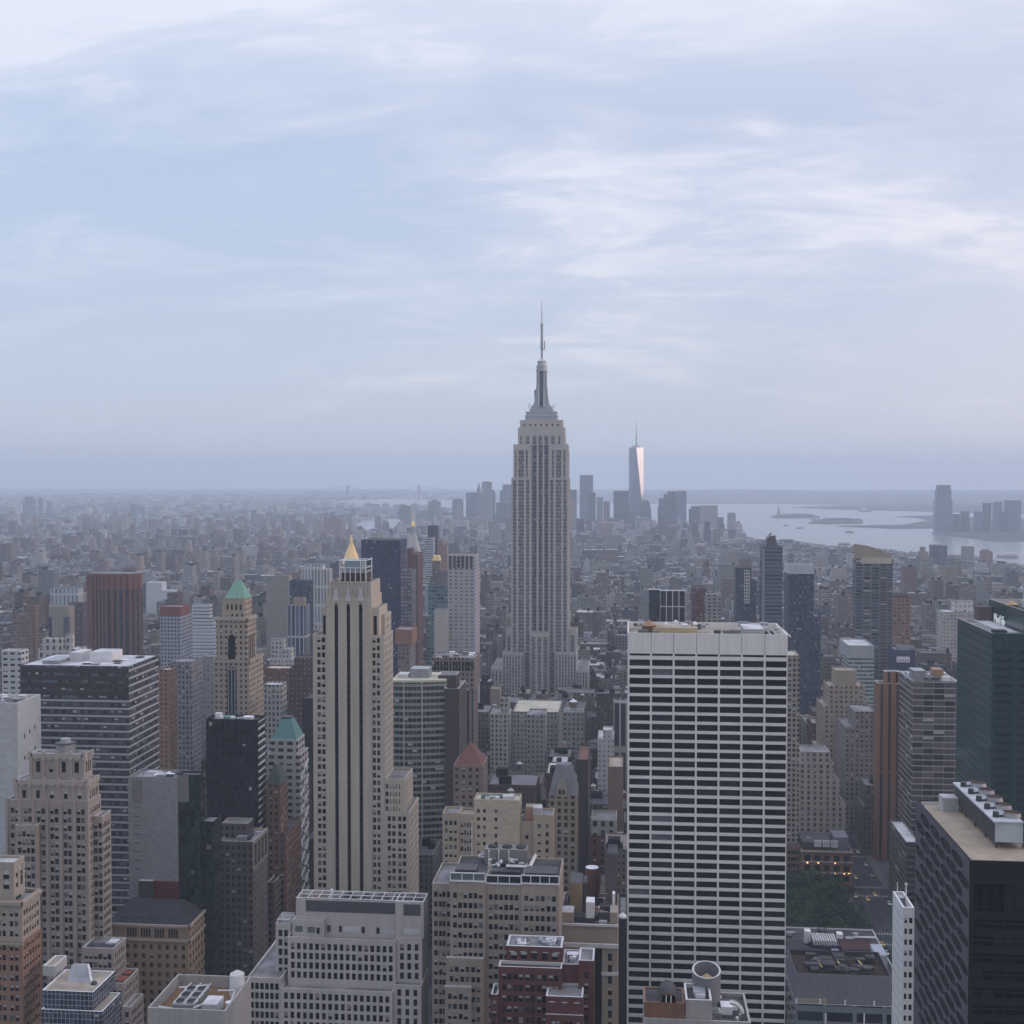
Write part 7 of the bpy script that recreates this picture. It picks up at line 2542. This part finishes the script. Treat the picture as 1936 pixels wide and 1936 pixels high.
LEAF = []
for i, c in enumerate(((.028, .066, .033), (.045, .092, .04), (.017, .042, .026))):
    LEAF.append(plain('leaf_%s' % 'abc'[i], c, .8, .45, .8, spec=.15))
for m_ in LEAF:                                                      # every tree its own green
    t_ = m_.node_tree
    b_ = t_.nodes['Principled BSDF']
    src_ = b_.inputs['Base Color'].links[0].from_socket
    oi_ = N(t_, 'ShaderNodeObjectInfo')
    hs_ = N(t_, 'ShaderNodeHueSaturation')
    t_.links.new(math_(t_, 'MULTIPLY_ADD', oi_.outputs['Random'], 1.0, 0.6), hs_.inputs['Value'])
    t_.links.new(math_(t_, 'MULTIPLY_ADD', oi_.outputs['Random'], -0.05, 0.52), hs_.inputs['Hue'])
    t_.links.new(src_, hs_.inputs['Color'])
    t_.links.new(hs_.outputs[0], b_.inputs['Base Color'])
BARK = plain('bark', (.07, .055, .045), .95, .2, .5)


def tree_meshes(seed):
    r = random.Random(seed)
    tr, lf = MB(), MB()
    H = r.uniform(15, 18)
    tr.cyl(0, 0, .42, .26, 0, H * .42, BARK, 7)
    tips = []
    for k in range(7):
        a = k * .9 + r.uniform(-.3, .3)
        L = r.uniform(3.0, 5.2)
        p0 = Vector((0, 0, H * r.uniform(.28, .42)))
        p1 = p0 + Vector((math.cos(a) * L, math.sin(a) * L, H * r.uniform(.22, .42)))
        tr.bar(p0, p1, .22, BARK)
        tips.append(p1)
    tips.append(Vector((0, 0, H * .82)))
    for p in tips:
        for b in range(4):
            c = p + Vector((r.gauss(0, 1.3), r.gauss(0, 1.3), r.gauss(.3, 1.0)))
            rr_ = r.uniform(1.0, 2.1)
            m_ = LEAF[r.choices((0, 1, 2), (5, 3, 2))[0]]
            for q in range(44):
                d = Vector((r.gauss(0, 1), r.gauss(0, 1), r.gauss(0, .8)))
                d.normalize()
                o = c + d * rr_ * r.uniform(.55, 1.05)
                u = d.cross(Vector((r.uniform(-1, 1), r.uniform(-1, 1), r.uniform(-1, 1)))).normalized() * r.uniform(.28, .55)
                w = d.cross(u).normalized() * u.length * r.uniform(.6, 1.0)
                lf.face([o - u, o + w * .6, o + u, o - w * .6], m_)
    return tr, lf


PROTO = []
for i in range(5):
    t_ = thing('park_tree', 'dark green plane tree in the close-set canopy of the park beside the avenue', 'tree', (0, 0, 0), 'park trees beside the avenue')
    a, b = tree_meshes(40 + i)
    ta = a.build('trunk', t_)
    cb = b.build('crown', t_)
    PROTO.append((t_, ta, cb))
used = set()
n = 0
r = random.Random(77)
for i in range(9):
    for j in range(17):
        x, y = 60 + i * 9.2 + r.uniform(-2.4, 2.4), 640 + j * 9.0 + r.uniform(-2.4, 2.4)
        if x > 133 or y > 777:
            continue
        px, py, _ = project((x, y, 16))
        if px < 1462 or px > 1720:
            continue
        k = r.randrange(5)
        if k in used:
            src = PROTO[k]
            t_ = src[0].copy()
            COL.objects.link(t_)
            for s_ in src[1:]:
                c = s_.copy()
                COL.objects.link(c)
                c.parent = t_
        else:
            used.add(k)
            t_ = PROTO[k][0]
        t_.location = (x, y, .02)
        t_.rotation_euler = (0, 0, r.uniform(0, 6.28))
        s_ = r.uniform(.78, 1.2)
        t_.scale = (s_, s_, s_ * r.uniform(.9, 1.1))
        n += 1
for k in range(5):
    if k not in used:
        for o in PROTO[k]:
            bpy.data.objects.remove(o)

# cars on the avenue
TYRE = plain('tyre', (.02, .02, .02), .9, 0)
CARG = plain('car_glass', (.02, .025, .03), .1, 0, spec=.6)
TAIL = plain('tail_light', (.9, .1, .04), .4, 0, emit=1.2)
HEAD = plain('head_light', (1, .8, .5), .4, 0, emit=1.2)


def make_car(paint, label, x, y, towards, group='traffic on the avenue beside the park'):
    t = thing('car', label, 'car', (x, y, .02), group)
    mb = MB()
    prof = [(-2.3, .35), (2.3, .35), (2.35, .8), (1.2, .95), (-2.0, 1.0), (-2.35, .85)]
    w = .9
    L_ = [(-w, b, c) for b, c in prof]
    Rr = [(w, b, c) for b, c in prof]
    tr = lambda p: (x + p[0], y + p[1] * towards, .02 + p[2])
    f = (lambda q: [tr(p) for p in q])
    mb.face(f(L_), paint)
    mb.face(f(Rr[::-1]), paint)
    for i in range(6):
        j = (i + 1) % 6
        mb.face(f([L_[i], Rr[i], Rr[j], L_[j]]), paint)
    mb.face(f([(-.7, -1.3, 1.47), (.7, -1.3, 1.47), (.7, .3, 1.47), (-.7, .3, 1.47)]), paint)
    mb.build('body', t)
    g_ = MB()
    A = [(-.82, -1.9, .97), (.82, -1.9, .97), (.82, 1.05, .97), (-.82, 1.05, .97)]
    B = [(-.7, -1.3, 1.46), (.7, -1.3, 1.46), (.7, .3, 1.46), (-.7, .3, 1.46)]
    for i in range(4):
        j = (i + 1) % 4
        g_.face(f([A[i], A[j], B[j], B[i]]), CARG)
    g_.build('window', t)
    for sx in (-.85, .85):
        for sy in (-1.4, 1.45):
            wb_ = MB()
            cx_, cy_, cz = tr((sx, sy, .33))
            ring = [(cy_ + .33 * math.cos(a * .785), cz + .33 * math.sin(a * .785)) for a in range(8)]
            wb_.face([(cx_ - .1, p, q) for p, q in ring[::-1]], TYRE)
            wb_.face([(cx_ + .1, p, q) for p, q in ring], TYRE)
            for i in range(8):
                j = (i + 1) % 8
                wb_.face([(cx_ - .1, *ring[i]), (cx_ - .1, *ring[j]), (cx_ + .1, *ring[j]), (cx_ + .1, *ring[i])], TYRE)
            wb_.build('wheel', t)
    for sx in (-.65, .65):
        for sy, m_, nm in ((2.36, HEAD, 'headlight'), (-2.37, TAIL, 'tail_light')):
            lb = MB()
            p = tr((sx, sy, .72))
            lb.box(p[0] - .2, p[0] + .2, p[1] - .05, p[1] + .05, p[2] - .1, p[2] + .1, m_)
            lb.build(nm, t)
    return t


def copy_thing(src, loc, label):
    t = src.copy()
    COL.objects.link(t)
    t.location = loc
    t['label'] = label
    for ch in src.children:
        c = ch.copy()
        COL.objects.link(c)
        c.parent = t
    return t


TAXI = plain('taxi_yellow', (.62, .36, .05), .4, .05, spec=.5)
WHC, BKC, SIL = plain('car_white', (.62, .63, .63), .4, .05), plain('car_black', (.03, .03, .035), .35, .05), plain('car_silver', (.3, .31, .33), .35, .05)
bpy.context.view_layer.update()
cars = {}
for nm, p in (('yellow taxi', TAXI), ('white car', WHC), ('black car', BKC), ('silver car', SIL)):
    cars[nm] = [p, None]
for nm, x, y, wh in (('yellow taxi', 140, 776, 'waiting at the park corner nearest the kerb'), ('yellow taxi', 146.4, 771, 'in the second lane at the park corner'), ('yellow taxi', 152.5, 780, 'in the third lane at the park corner'),
                     ('white car', 140.4, 858, 'beside the lit terracotta building'), ('yellow taxi', 146.5, 812, 'behind the park corner queue'), ('silver car', 140.2, 800, 'behind the first waiting taxi'),
                     ('yellow taxi', 140.5, 697, 'rolling past the side of the park trees'), ('yellow taxi', 146.3, 688, 'overtaking beside the park trees'), ('white car', 140.2, 684, 'close to the park kerb behind a taxi'),
                     ('black car', 152.6, 706, 'in the third lane beside the park'), ('black car', 158, 818, 'parked opposite the terracotta building'), ('silver car', 158.2, 840, 'parked on the far kerb past the corner'),
                     ('yellow taxi', 152.4, 905, 'farthest up the avenue'), ('black car', 146.4, 930, 'far up the avenue among the towers'), ('white car', 158.1, 764, 'by the far kerb across from the park')):
    p, src = cars[nm]
    lb = '%s %s' % (nm, wh)
    if src is None:
        cars[nm][1] = make_car(p, lb, x, y, -1)
    else:
        copy_thing(src, (x, y, .02), lb)

for k in range(16):
    nm = ('black car', 'silver car')[k % 2]
    copy_thing(cars[nm][1], ((140.4, 146.5, 152.5, 158.0)[(k * 7) % 4], 846 + k * 17 + (k * 5) % 7, .02), '%s lost in the traffic far up the avenue beyond the terracotta building' % ('dark car' if k % 2 == 0 else 'silver car'))['group'] = ('dark', 'silver')[k % 2] + ' cars far up the avenue'

# ------------------------------------------------------------------ the rest of the city
WALLM = [facade('fill_wall_' + a, None, (.035, .038, .045), cw, ch, ww, wh, blind=.12, amt=.16, tint=True) for a, cw, ch, ww, wh in
         (('narrow', 2.7, 3.5, .42, .5), ('wide', 3.4, 3.7, .55, .52), ('loft', 4.2, 4.0, .66, .56), ('flats', 3.6, 3.0, .45, .45))]
ROOFM = plain('fill_roof', None, .92, .3, .12, tint=True)
PAL = [((.34, .29, .235), 'tan'), ((.28, .245, .21), 'beige'), ((.20, .125, .095), 'brown brick'), ((.185, .09, .07), 'red brick'), ((.25, .25, .255), 'grey'), ((.42, .41, .40), 'off-white'),
       ((.12, .095, .09), 'dark brown'), ((.36, .31, .24), 'cream'), ((.08, .085, .1), 'charcoal'), ((.24, .17, .14), 'russet')]
PWT = (16, 14, 13, 10, 12, 9, 9, 7, 4, 6)
RPAL = [((.16, .155, .16), 'grey'), ((.07, .07, .075), 'black'), ((.42, .42, .43), 'white'), ((.24, .2, .17), 'tan'), ((.11, .105, .11), 'dark')]
RWT = (32, 26, 12, 12, 18)


def rects_hit(x0, x1, y0, y1, m=1.5):
    return any(a - m < x1 and b + m > x0 and c - m < y1 and d + m > y0 for a, b, c, d in NEARF)


NEARF = [f for f in FOOT if f[2] < 3500]
rf = random.Random(2024)
FILL = []                                                            # dicts of the fill buildings


def height_for(x, y):
    if y < 620:
        return rf.triangular(14, 40, 24)
    if y < 1050:
        return rf.triangular(18, 74, 42) if x > -160 else rf.triangular(18, 95, 46)
    if y < 1500:
        return rf.triangular(18, 70, 40)
    if y < 2400:
        return rf.triangular(14, 66, 34) + (rf.random() < .11) * rf.uniform(10, 50)
    if y < 3300:
        return rf.triangular(11, 44, 20) + (rf.random() < .10) * rf.uniform(10, 45)
    return rf.triangular(10, 34, 16) + (rf.random() < .11) * rf.uniform(10, 42)


def add_fill(x0, x1, y0, y1, h, kind=None):
    ci = rf.choices(range(len(PAL)), PWT)[0]
    if y0 < 1000 and rf.random() < .3:
        ci = rf.choice((2, 3, 6, 9))
    c = PAL[ci][0]
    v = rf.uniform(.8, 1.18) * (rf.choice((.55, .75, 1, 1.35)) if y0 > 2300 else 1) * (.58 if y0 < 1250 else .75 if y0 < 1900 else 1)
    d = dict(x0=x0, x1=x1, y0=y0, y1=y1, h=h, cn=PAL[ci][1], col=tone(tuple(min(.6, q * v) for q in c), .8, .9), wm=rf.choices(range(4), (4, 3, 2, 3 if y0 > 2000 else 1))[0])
    ri = rf.choices(range(5), RWT)[0]
    v = rf.uniform(.8, 1.2)
    d['rn'], d['rcol'] = RPAL[ri][1], tuple(q * v for q in RPAL[ri][0])
    w, l = x1 - x0, y1 - y0
    if y0 > 2300:
        sp = project((x0, y0, h))
        if sp[0] > 1395:
            lim = 1019 + (sp[0] - 1400) * .104 - rf.choice((-1, 0, 1, 2, 5))
            while d['h'] > 6 and project((x0, y0, d['h']))[1] < lim:
                d['h'] -= 2
    d['pent'] = []
    if w > 9 and l > 9:
        for _ in range(rf.choices((0, 1, 2, 3), (1, 4, 4, 2))[0]):
            pw, pl = rf.uniform(3, min(8, w * .45)), rf.uniform(3, min(8, l * .45))
            px_, py_ = rf.uniform(x0 + 1, x1 - pw - 1), rf.uniform(y0 + 1, y1 - pl - 1)
            d['pent'].append((px_, px_ + pw, py_, py_ + pl, rf.uniform(2.2, 5.5), rf.choice((d['col'], d['col'], (.3, .3, .31), (.1, .1, .1), (.48, .48, .48)))))
    d['tank'] = None
    if w > 9 and l > 9 and h > 16 and rf.random() < (.42 if y0 < 2000 else .2):
        d['tank'] = (rf.uniform(x0 + 3, x1 - 3), rf.uniform(y0 + 3, y1 - 3), rf.uniform(1.5, 2.3), rf.choice(((.15, .1, .07), (.1, .08, .07), (.25, .2, .16))), rf.choice(((.33, .2, .12), (.4, .4, .4), (.2, .19, .19))))
    d['setb'] = rf.uniform(.2, .35) if h > 42 and rf.random() < .55 and w > 14 else 0
    FILL.append(d)


def in_water(x, y):
    px, py, d_ = project((x, y, 0))
    return inside(BAY, px, py) or inside(EAST, px, py)


AVES = [-1980, -1770, -1560, -1340, -1130, -930, -745, -610, -475, -320, -164, 149, 424, 704, 985, 1265, 1545]
AW = 13
row = 0
y = 299.0 - 80.5
while y < 4300:
    y += 80.5
    if y < 300:
        continue
    y0r, y1r = y + 10, y + 79.5
    ta, tb = math.tan(rad(-30)), math.tan(rad(20.5))
    for a0, a1 in zip(AVES, AVES[1:]):
        xa_, xb_ = a0 + AW, a1 - AW
        if xb_ < ta * (y + 70) - 20 or xa_ > tb * (y + 70) + 20:
            continue
        for half in (0, 1):
            ya_, yb_ = (y0r, y0r + 33) if half == 0 else (y1r - 33, y1r)
            x = xa_
            while x < xb_ - 6:
                big = rf.random()
                w = rf.uniform(7, 15) if big < .35 else rf.uniform(15, 28) if big < .85 else rf.uniform(28, 50)
                if y < 1400:
                    w *= .72
                if y > 2600:
                    w *= rf.uniform(.8, 1.5)
                x1_ = min(x + w, xb_)
                if xb_ - x1_ < 6:
                    x1_ = xb_
                if x1_ > ta * (y + 30) - 10 and x < tb * (y + 30) + 10:
                    d = rf.uniform(.68, 1) * 33 if rf.random() < .8 else 33
                    yy0, yy1 = (ya_, ya_ + d) if half == 0 else (yb_ - d, yb_)
                    h = height_for(x, y)
                    if w < 12:
                        h *= .75
                    if y < 1250 and AX0 - 60 < x < 420 and y < 1000:
                        h = min(h, 45)
                    if not rects_hit(x, x1_, yy0, yy1) and rf.random() > .04:
                        if not (y > 2500 and in_water((x + x1_) / 2, yy0)):
                            add_fill(x + .15, x1_ - .15, yy0, yy1, h)
                x = x1_
# housing towers and larger blocks farther out
for _ in range(5200):
    yy = 4250 + 11500 * rf.random() ** 1.75
    xx = rf.uniform(math.tan(rad(-28.2)), math.tan(rad(17.6))) * yy
    px, py, _d = project((xx, yy, 0))
    if in_water(xx, yy) or inside(HARBOUR, px, py):
        continue
    if px > 1405 and py < 1035:
        continue
    if px > 868 and py < 990:
        continue
    sc = 1 + (yy - 4250) / 6000
    w, l = rf.uniform(14, 42) * sc, rf.uniform(14, 40) * sc
    h = rf.triangular(7, 32, 13)
    q = rf.random()
    if q < .10 and yy < 9000:
        h = rf.uniform(35, 68)
        w, l = rf.uniform(18, 30), rf.uniform(18, 30)
    if px > 760 and px < 1400 and yy > 4300 and yy < 6200:
        h = rf.uniform(15, 75) if rf.random() < .45 else h * 1.6
    if yy > 9000:
        h *= 1.2
    add_fill(xx, xx + w, yy, yy + l, h)
    if rf.random() < .3:
        FILL[-1]['col'], FILL[-1]['rcol'] = (.5, .48, .45), (.5, .5, .5)
for _ in range(150):                                                 # riverside housing towers on the left
    yy = rf.uniform(2700, 6200)
    px = rf.uniform(-10, 760) if yy > 3200 else rf.uniform(-10, 500)
    xx = at(px, 1000, yy)[0]
    if in_water(xx, yy) or rects_hit(xx - 2, xx + 26, yy - 2, yy + 26):
        continue
    add_fill(xx, xx + rf.uniform(16, 28), yy, yy + 22, rf.uniform(42, 75))
    FILL[-1]['cn'], FILL[-1]['col'] = rf.choice((('russet', (.24, .15, .125)), ('tan', (.32, .25, .2)), ('brown brick', (.2, .13, .11)), ('grey', (.26, .25, .26))))


def fill_mesh(d, wb, rb, pb, tb):
    """walls, roof deck, roof houses and tank of one building, into the given meshes"""
    m_ = WALLM[d['wm']]
    x0, x1, y0, y1, h = d['x0'], d['x1'], d['y0'], d['y1'], d['h']
    far = y0 > 2600
    c, rc = d['col'], d['rcol']
    levels = [(x0, x1, y0, y1, 0, h * (1 - d['setb']))]
    if d['setb']:
        i = min(4, (x1 - x0) * .14)
        levels.append((x0 + i, x1 - i, y0 + i, y1 - i * .4, h * (1 - d['setb']) - .8, h))
    for (a, b, e, f, z0, z1) in levels:
        P = [(a, e), (b, e), (b, f), (a, f)]
        for i in range(4):
            p, q = P[i], P[(i + 1) % 4]
            if far and i == 2:
                continue
            wb.face([(*p, z0), (*q, z0), (*q, z1), (*p, z1)], m_, c)
        if far:
            rb.face([(*p, z1) for p in P], ROOFM, rc)
        else:
            t_ = .4
            Q = [(a + t_, e + t_), (b - t_, e + t_), (b - t_, f - t_), (a + t_, f - t_)]
            rim = tuple(min(.6, v * 1.25) for v in c)
            for i in range(4):
                p, q, u, w = P[i], P[(i + 1) % 4], Q[(i + 1) % 4], Q[i]
                wb.face([(*p, z1), (*q, z1), (*u, z1), (*w, z1)], ROOFM, rim)
                wb.face([(*u, z1 - .8), (*w, z1 - .8), (*w, z1), (*u, z1)], ROOFM, rim)
            rb.face([(*p, z1 - .8) for p in Q], ROOFM, rc)
    zr = h - (.0 if far else .8)
    a, b, e, f = levels[-1][:4]
    for (p0, p1, q0, q1, ph, pc) in d['pent']:
        p0, q0 = max(p0, a + .6), max(q0, e + .6)
        p1, q1 = min(p1, b - .6), min(q1, f - .6)
        if p1 - p0 > 1.5 and q1 - q0 > 1.5:
            pb.box(p0, p1, q0, q1, zr, zr + ph, ROOFM, pc, ROOFM, rc)
    if d['tank']:
        tx, ty, tr_, tc, kc = d['tank']
        tx, ty = min(max(tx, a + 3), b - 3), min(max(ty, e + 3), f - 3)
        n_ = 6 if far else 9
        if not far:
            for sx in (-1, 1):
                for sy in (-1, 1):
                    tb.box(tx + sx * tr_ * .6 - .15, tx + sx * tr_ * .6 + .15, ty + sy * tr_ * .6 - .15, ty + sy * tr_ * .6 + .15, zr, zr + 4, ROOFM, (.08, .08, .08))
        tb.cyl(tx, ty, tr_, tr_ * .95, zr + 4, zr + 4 + tr_ * 1.8, ROOFM, n_, None, tc)
        tb.cyl(tx, ty, tr_ * 1.1, .05, zr + 4 + tr_ * 1.8, zr + 4 + tr_ * 2.6, ROOFM, n_, None, kc)


# which of them show largest: a small depth picture of all boxes
RES = 484
SCL = RES / 1936
depth = np.full((RES, RES), 1e9)
ids = np.full((RES, RES), -1, int)


def raster(quad, idn):
    p = project(quad)
    if (p[:, 2] < 5).any():
        return
    q = p[:, :2] * SCL
    xmin, xmax = int(max(0, math.floor(q[:, 0].min()))), int(min(RES - 1, math.ceil(q[:, 0].max())))
    ymin, ymax = int(max(0, math.floor(q[:, 1].min()))), int(min(RES - 1, math.ceil(q[:, 1].max())))
    if xmin > xmax or ymin > ymax:
        return
    X_, Y_ = np.meshgrid(np.arange(xmin, xmax + 1) + .5, np.arange(ymin, ymax + 1) + .5)
    m_ = np.ones_like(X_, bool)
    ar = sum(q[i][0] * q[(i + 1) % len(q)][1] - q[(i + 1) % len(q)][0] * q[i][1] for i in range(len(q)))
    s = 1 if ar > 0 else -1
    for i in range(len(q)):
        a, b = q[i], q[(i + 1) % len(q)]
        m_ &= s * ((b[0] - a[0]) * (Y_ - a[1]) - (b[1] - a[1]) * (X_ - a[0])) >= 0
    if not m_.any():
        return
    # depth by plane: 1/d is affine in the picture
    A = np.c_[q, np.ones(len(q))]
    k, *_r = np.linalg.lstsq(A, 1 / p[:, 2], rcond=None)
    inv = k[0] * X_ + k[1] * Y_ + k[2]
    d = np.where(inv > 1e-9, 1 / np.maximum(inv, 1e-9), 1e9)
    sub = depth[ymin:ymax + 1, xmin:xmax + 1]
    w = m_ & (d < sub)
    sub[w] = d[w]
    ids[ymin:ymax + 1, xmin:xmax + 1][w] = idn


def raster_box(b, idn):
    x0, x1, y0, y1, z0, z1 = b
    raster([(x0, y0, z0), (x1, y0, z0), (x1, y0, z1), (x0, y0, z1)], idn)
    if x1 < 0 or True:
        raster([(x1, y0, z0), (x1, y1, z0), (x1, y1, z1), (x1, y0, z1)], idn)
        raster([(x0, y0, z0), (x0, y1, z0), (x0, y1, z1), (x0, y0, z1)], idn)
    if z1 < CAMZ:
        raster([(x0, y0, z1), (x1, y0, z1), (x1, y1, z1), (x0, y1, z1)], idn)


for b in HBOX:
    raster_box(b, -2)
for i, d in enumerate(FILL):
    if d['y0'] < 3600:
        raster_box((d['x0'], d['x1'], d['y0'], d['y1'], 0, d['h']), i)
cnt = np.bincount(ids[ids >= 0], minlength=len(FILL))
order = [int(i) for i in np.argsort(-cnt) if cnt[i] > 0]
NFILL = 185
solo = order[:NFILL]
ys, xs = np.nonzero(ids >= 0)
sx_, sy_ = np.zeros(len(FILL)), np.zeros(len(FILL))
np.add.at(sx_, ids[ys, xs], xs)
np.add.at(sy_, ids[ys, xs], ys)

# labels: what it looks like, then the landmark it stands by, then its place among its look-alikes there
LM = [h_ for h_ in HEROES]
info = []
for i in solo:
    d = FILL[i]
    cx_, cy_ = sx_[i] / cnt[i] / SCL, sy_[i] / cnt[i] / SCL
    best = min(LM, key=lambda q: abs(q[1] - cx_) + abs(q[2] - cy_) * .8 + abs(q[3] - d['y0']) * .08)
    w = d['x1'] - d['x0']
    shape = 'slim' if w < 10 else 'broad' if w > 27 else ''
    hh = 'low' if d['h'] < 24 else 'mid-height' if d['h'] < 46 else 'tall'
    feat = 'with a rooftop tank' if d['tank'] else 'with a stepped top' if d['setb'] else 'with roof sheds' if d['pent'] else 'with a bare %s roof' % d['rn']
    dx = cx_ - best[1]
    side = ('left of' if dx < -45 else 'right of' if dx > 45 else 'behind' if d['y0'] > best[3] + 25 else 'in front of')
    info.append((i, ' '.join((shape or hh, d['cn'], 'building', feat)), side, best, cx_, cy_))
grp = {}
for it in info:
    grp.setdefault((it[1], it[2], it[3][0]), []).append(it)
ORD = ['', 'second ', 'third ', 'fourth ', 'fifth ', 'sixth ', 'seventh ', 'eighth ']
LABEL = {}
for (desc, side, ref), its in grp.items():
    its.sort(key=lambda t_: FILL[t_[0]]['y0'])
    for k, t_ in enumerate(its):
        LABEL[t_[0]] = (('nearest ' if len(its) > 1 and k == 0 else (ORD[min(k, 7)] + 'nearest ') if k else '') + '%s, %s %s' % (desc, side, ref.replace('the black-banded', 'the banded').replace('the beige block with the roof terrace', 'the terrace block').replace('the cream tower with black stripes', 'the striped tower').replace('the dark slab with white floor bands', 'the banded slab')))

for k in LABEL:
    if len(LABEL[k].split()) > 16:
        LABEL[k] = LABEL[k].replace(' building', '', 1)
solos = set(solo)
for i in solo:
    d = FILL[i]
    t_ = thing('city_building', LABEL[i], 'building', (d['x0'], d['y0'], 0), 'ordinary blocks filling the street grid')
    a, b, c, e = MB(), Roofs(), MB(), MB()
    fill_mesh(d, a, b, c, e)
    a.build('wall', t_)
    b.build('roof', t_)
    if c.f:
        c.each('roof_house', t_)
    if e.f:
        e.build('water_tank', t_)
A, A2 = MB(), MB()
for i, d in enumerate(FILL):
    if i in solos:
        continue
    if d['y0'] < 2600 or (i < 0):
        fill_mesh(d, A, A, A, A)
    else:
        fill_mesh(d, A2, A2, A2, A2)
tag(A.build('city_blocks'), 'mass of ordinary brick and stone blocks between the towers', 'buildings', kind='stuff')
tag(A2.build('distant_city'), 'distant low city spreading to the horizon', 'buildings', kind='stuff')

# tree clumps in far squares and along the river
tb_ = MB()
rt = random.Random(5)
FARTREES = [(rt.uniform(-20, 780), 985 + 110 * rt.random() ** 1.3, 12, rt.uniform(15, 60), rt.uniform(1, 4)) for _ in range(60)] + [(rt.uniform(1090, 1900), rt.uniform(1030, 1120), 9, rt.uniform(10, 30), rt.uniform(1, 4)) for _ in range(26)]
for (px, py, n, sx0, sy0) in FARTREES + [(60, 1095, 90, 70, 8), (10, 1100, 40, 40, 6), (500, 1078, 40, 30, 8), (560, 1064, 40, 25, 8), (1270, 1075, 60, 40, 7), (1110, 1038, 30, 15, 3), (480, 1065, 30, 40, 6), (1350, 1022, 30, 60, 3), (1300, 1090, 40, 60, 8), (320, 1040, 60, 120, 10), (150, 1020, 60, 140, 12), (560, 1030, 50, 70, 8), (1600, 1066, 20, 40, 3), (1515, 977, 25, 22, 1), (1580, 986, 25, 35, 1.5), (1690, 997, 25, 60, 1)]:
    for _ in range(n):
        gx, gy = ground_pt(px + rt.gauss(0, .5) * sx0, py + rt.gauss(0, .5) * sy0, 0)
        if in_water(gx, gy) and py > 990 or gy > 12000 or (px > 1395 and py > 1000 and py < 1024 + (px - 1400) * .104):
            continue
        k = min(1.7, max(1, gy / 3200))
        for q in range(6):
            c = Vector((gx + rt.gauss(0, 7) * k, gy + rt.gauss(0, 9) * k, 5 + rt.random() * 8))
            rr_ = rt.uniform(2, 4.2) * k
            for f_ in range(10):
                dv = Vector((rt.gauss(0, 1), rt.gauss(0, 1), rt.gauss(.3, .8))).normalized()
                u = dv.orthogonal().normalized() * rr_ * .5
                v_ = dv.cross(u).normalized() * rr_ * .5
                o = c + dv * rr_ * .8
                tb_.face([o - u, o - v_, o + u, o + v_], LEAF[f_ % 3])
tag(tb_.build('distant_trees'), 'clumps of far park and street trees', 'trees', kind='stuff')
# what stands on a roof belongs to that roof
TOPS = {'penthouse', 'roof_house', 'roof_unit', 'plant_room', 'roof_tank', 'vent_stack', 'roof_shed', 'duct', 'cooling_tower', 'exhaust_stack', 'cooling_fan', 'roof_frame', 'fan_unit', 'pipe',
        'white_tank', 'roof_hatch', 'tank_house', 'fin_cooler', 'steel_frame', 'roof_lantern', 'roof_railing', 'roof_drum', 'roof_pergola', 'skylight', 'dome_vent', 'roof_mast', 'plant_housing', 'rust_drum',
        'plant_deck', 'roof_plant', 'stair_house', 'roof_dormer', 'bent_duct', 'roof_well_shade', 'roof_rail'}
for o in list(bpy.data.objects):
    if o.parent is None and o.type == 'EMPTY':
        kids = list(o.children)
        roofs = [c for c in kids if c.name.split('.')[0] == 'roof']
        if roofs:
            for c in kids:
                if c.name.split('.')[0] in TOPS or (c.name.split('.')[0] == 'water_tank' and o['category'] == 'building'):
                    c.parent = roofs[-1]
print('fill', len(FILL), 'solo', len(solo), 'objects', len(bpy.data.objects))
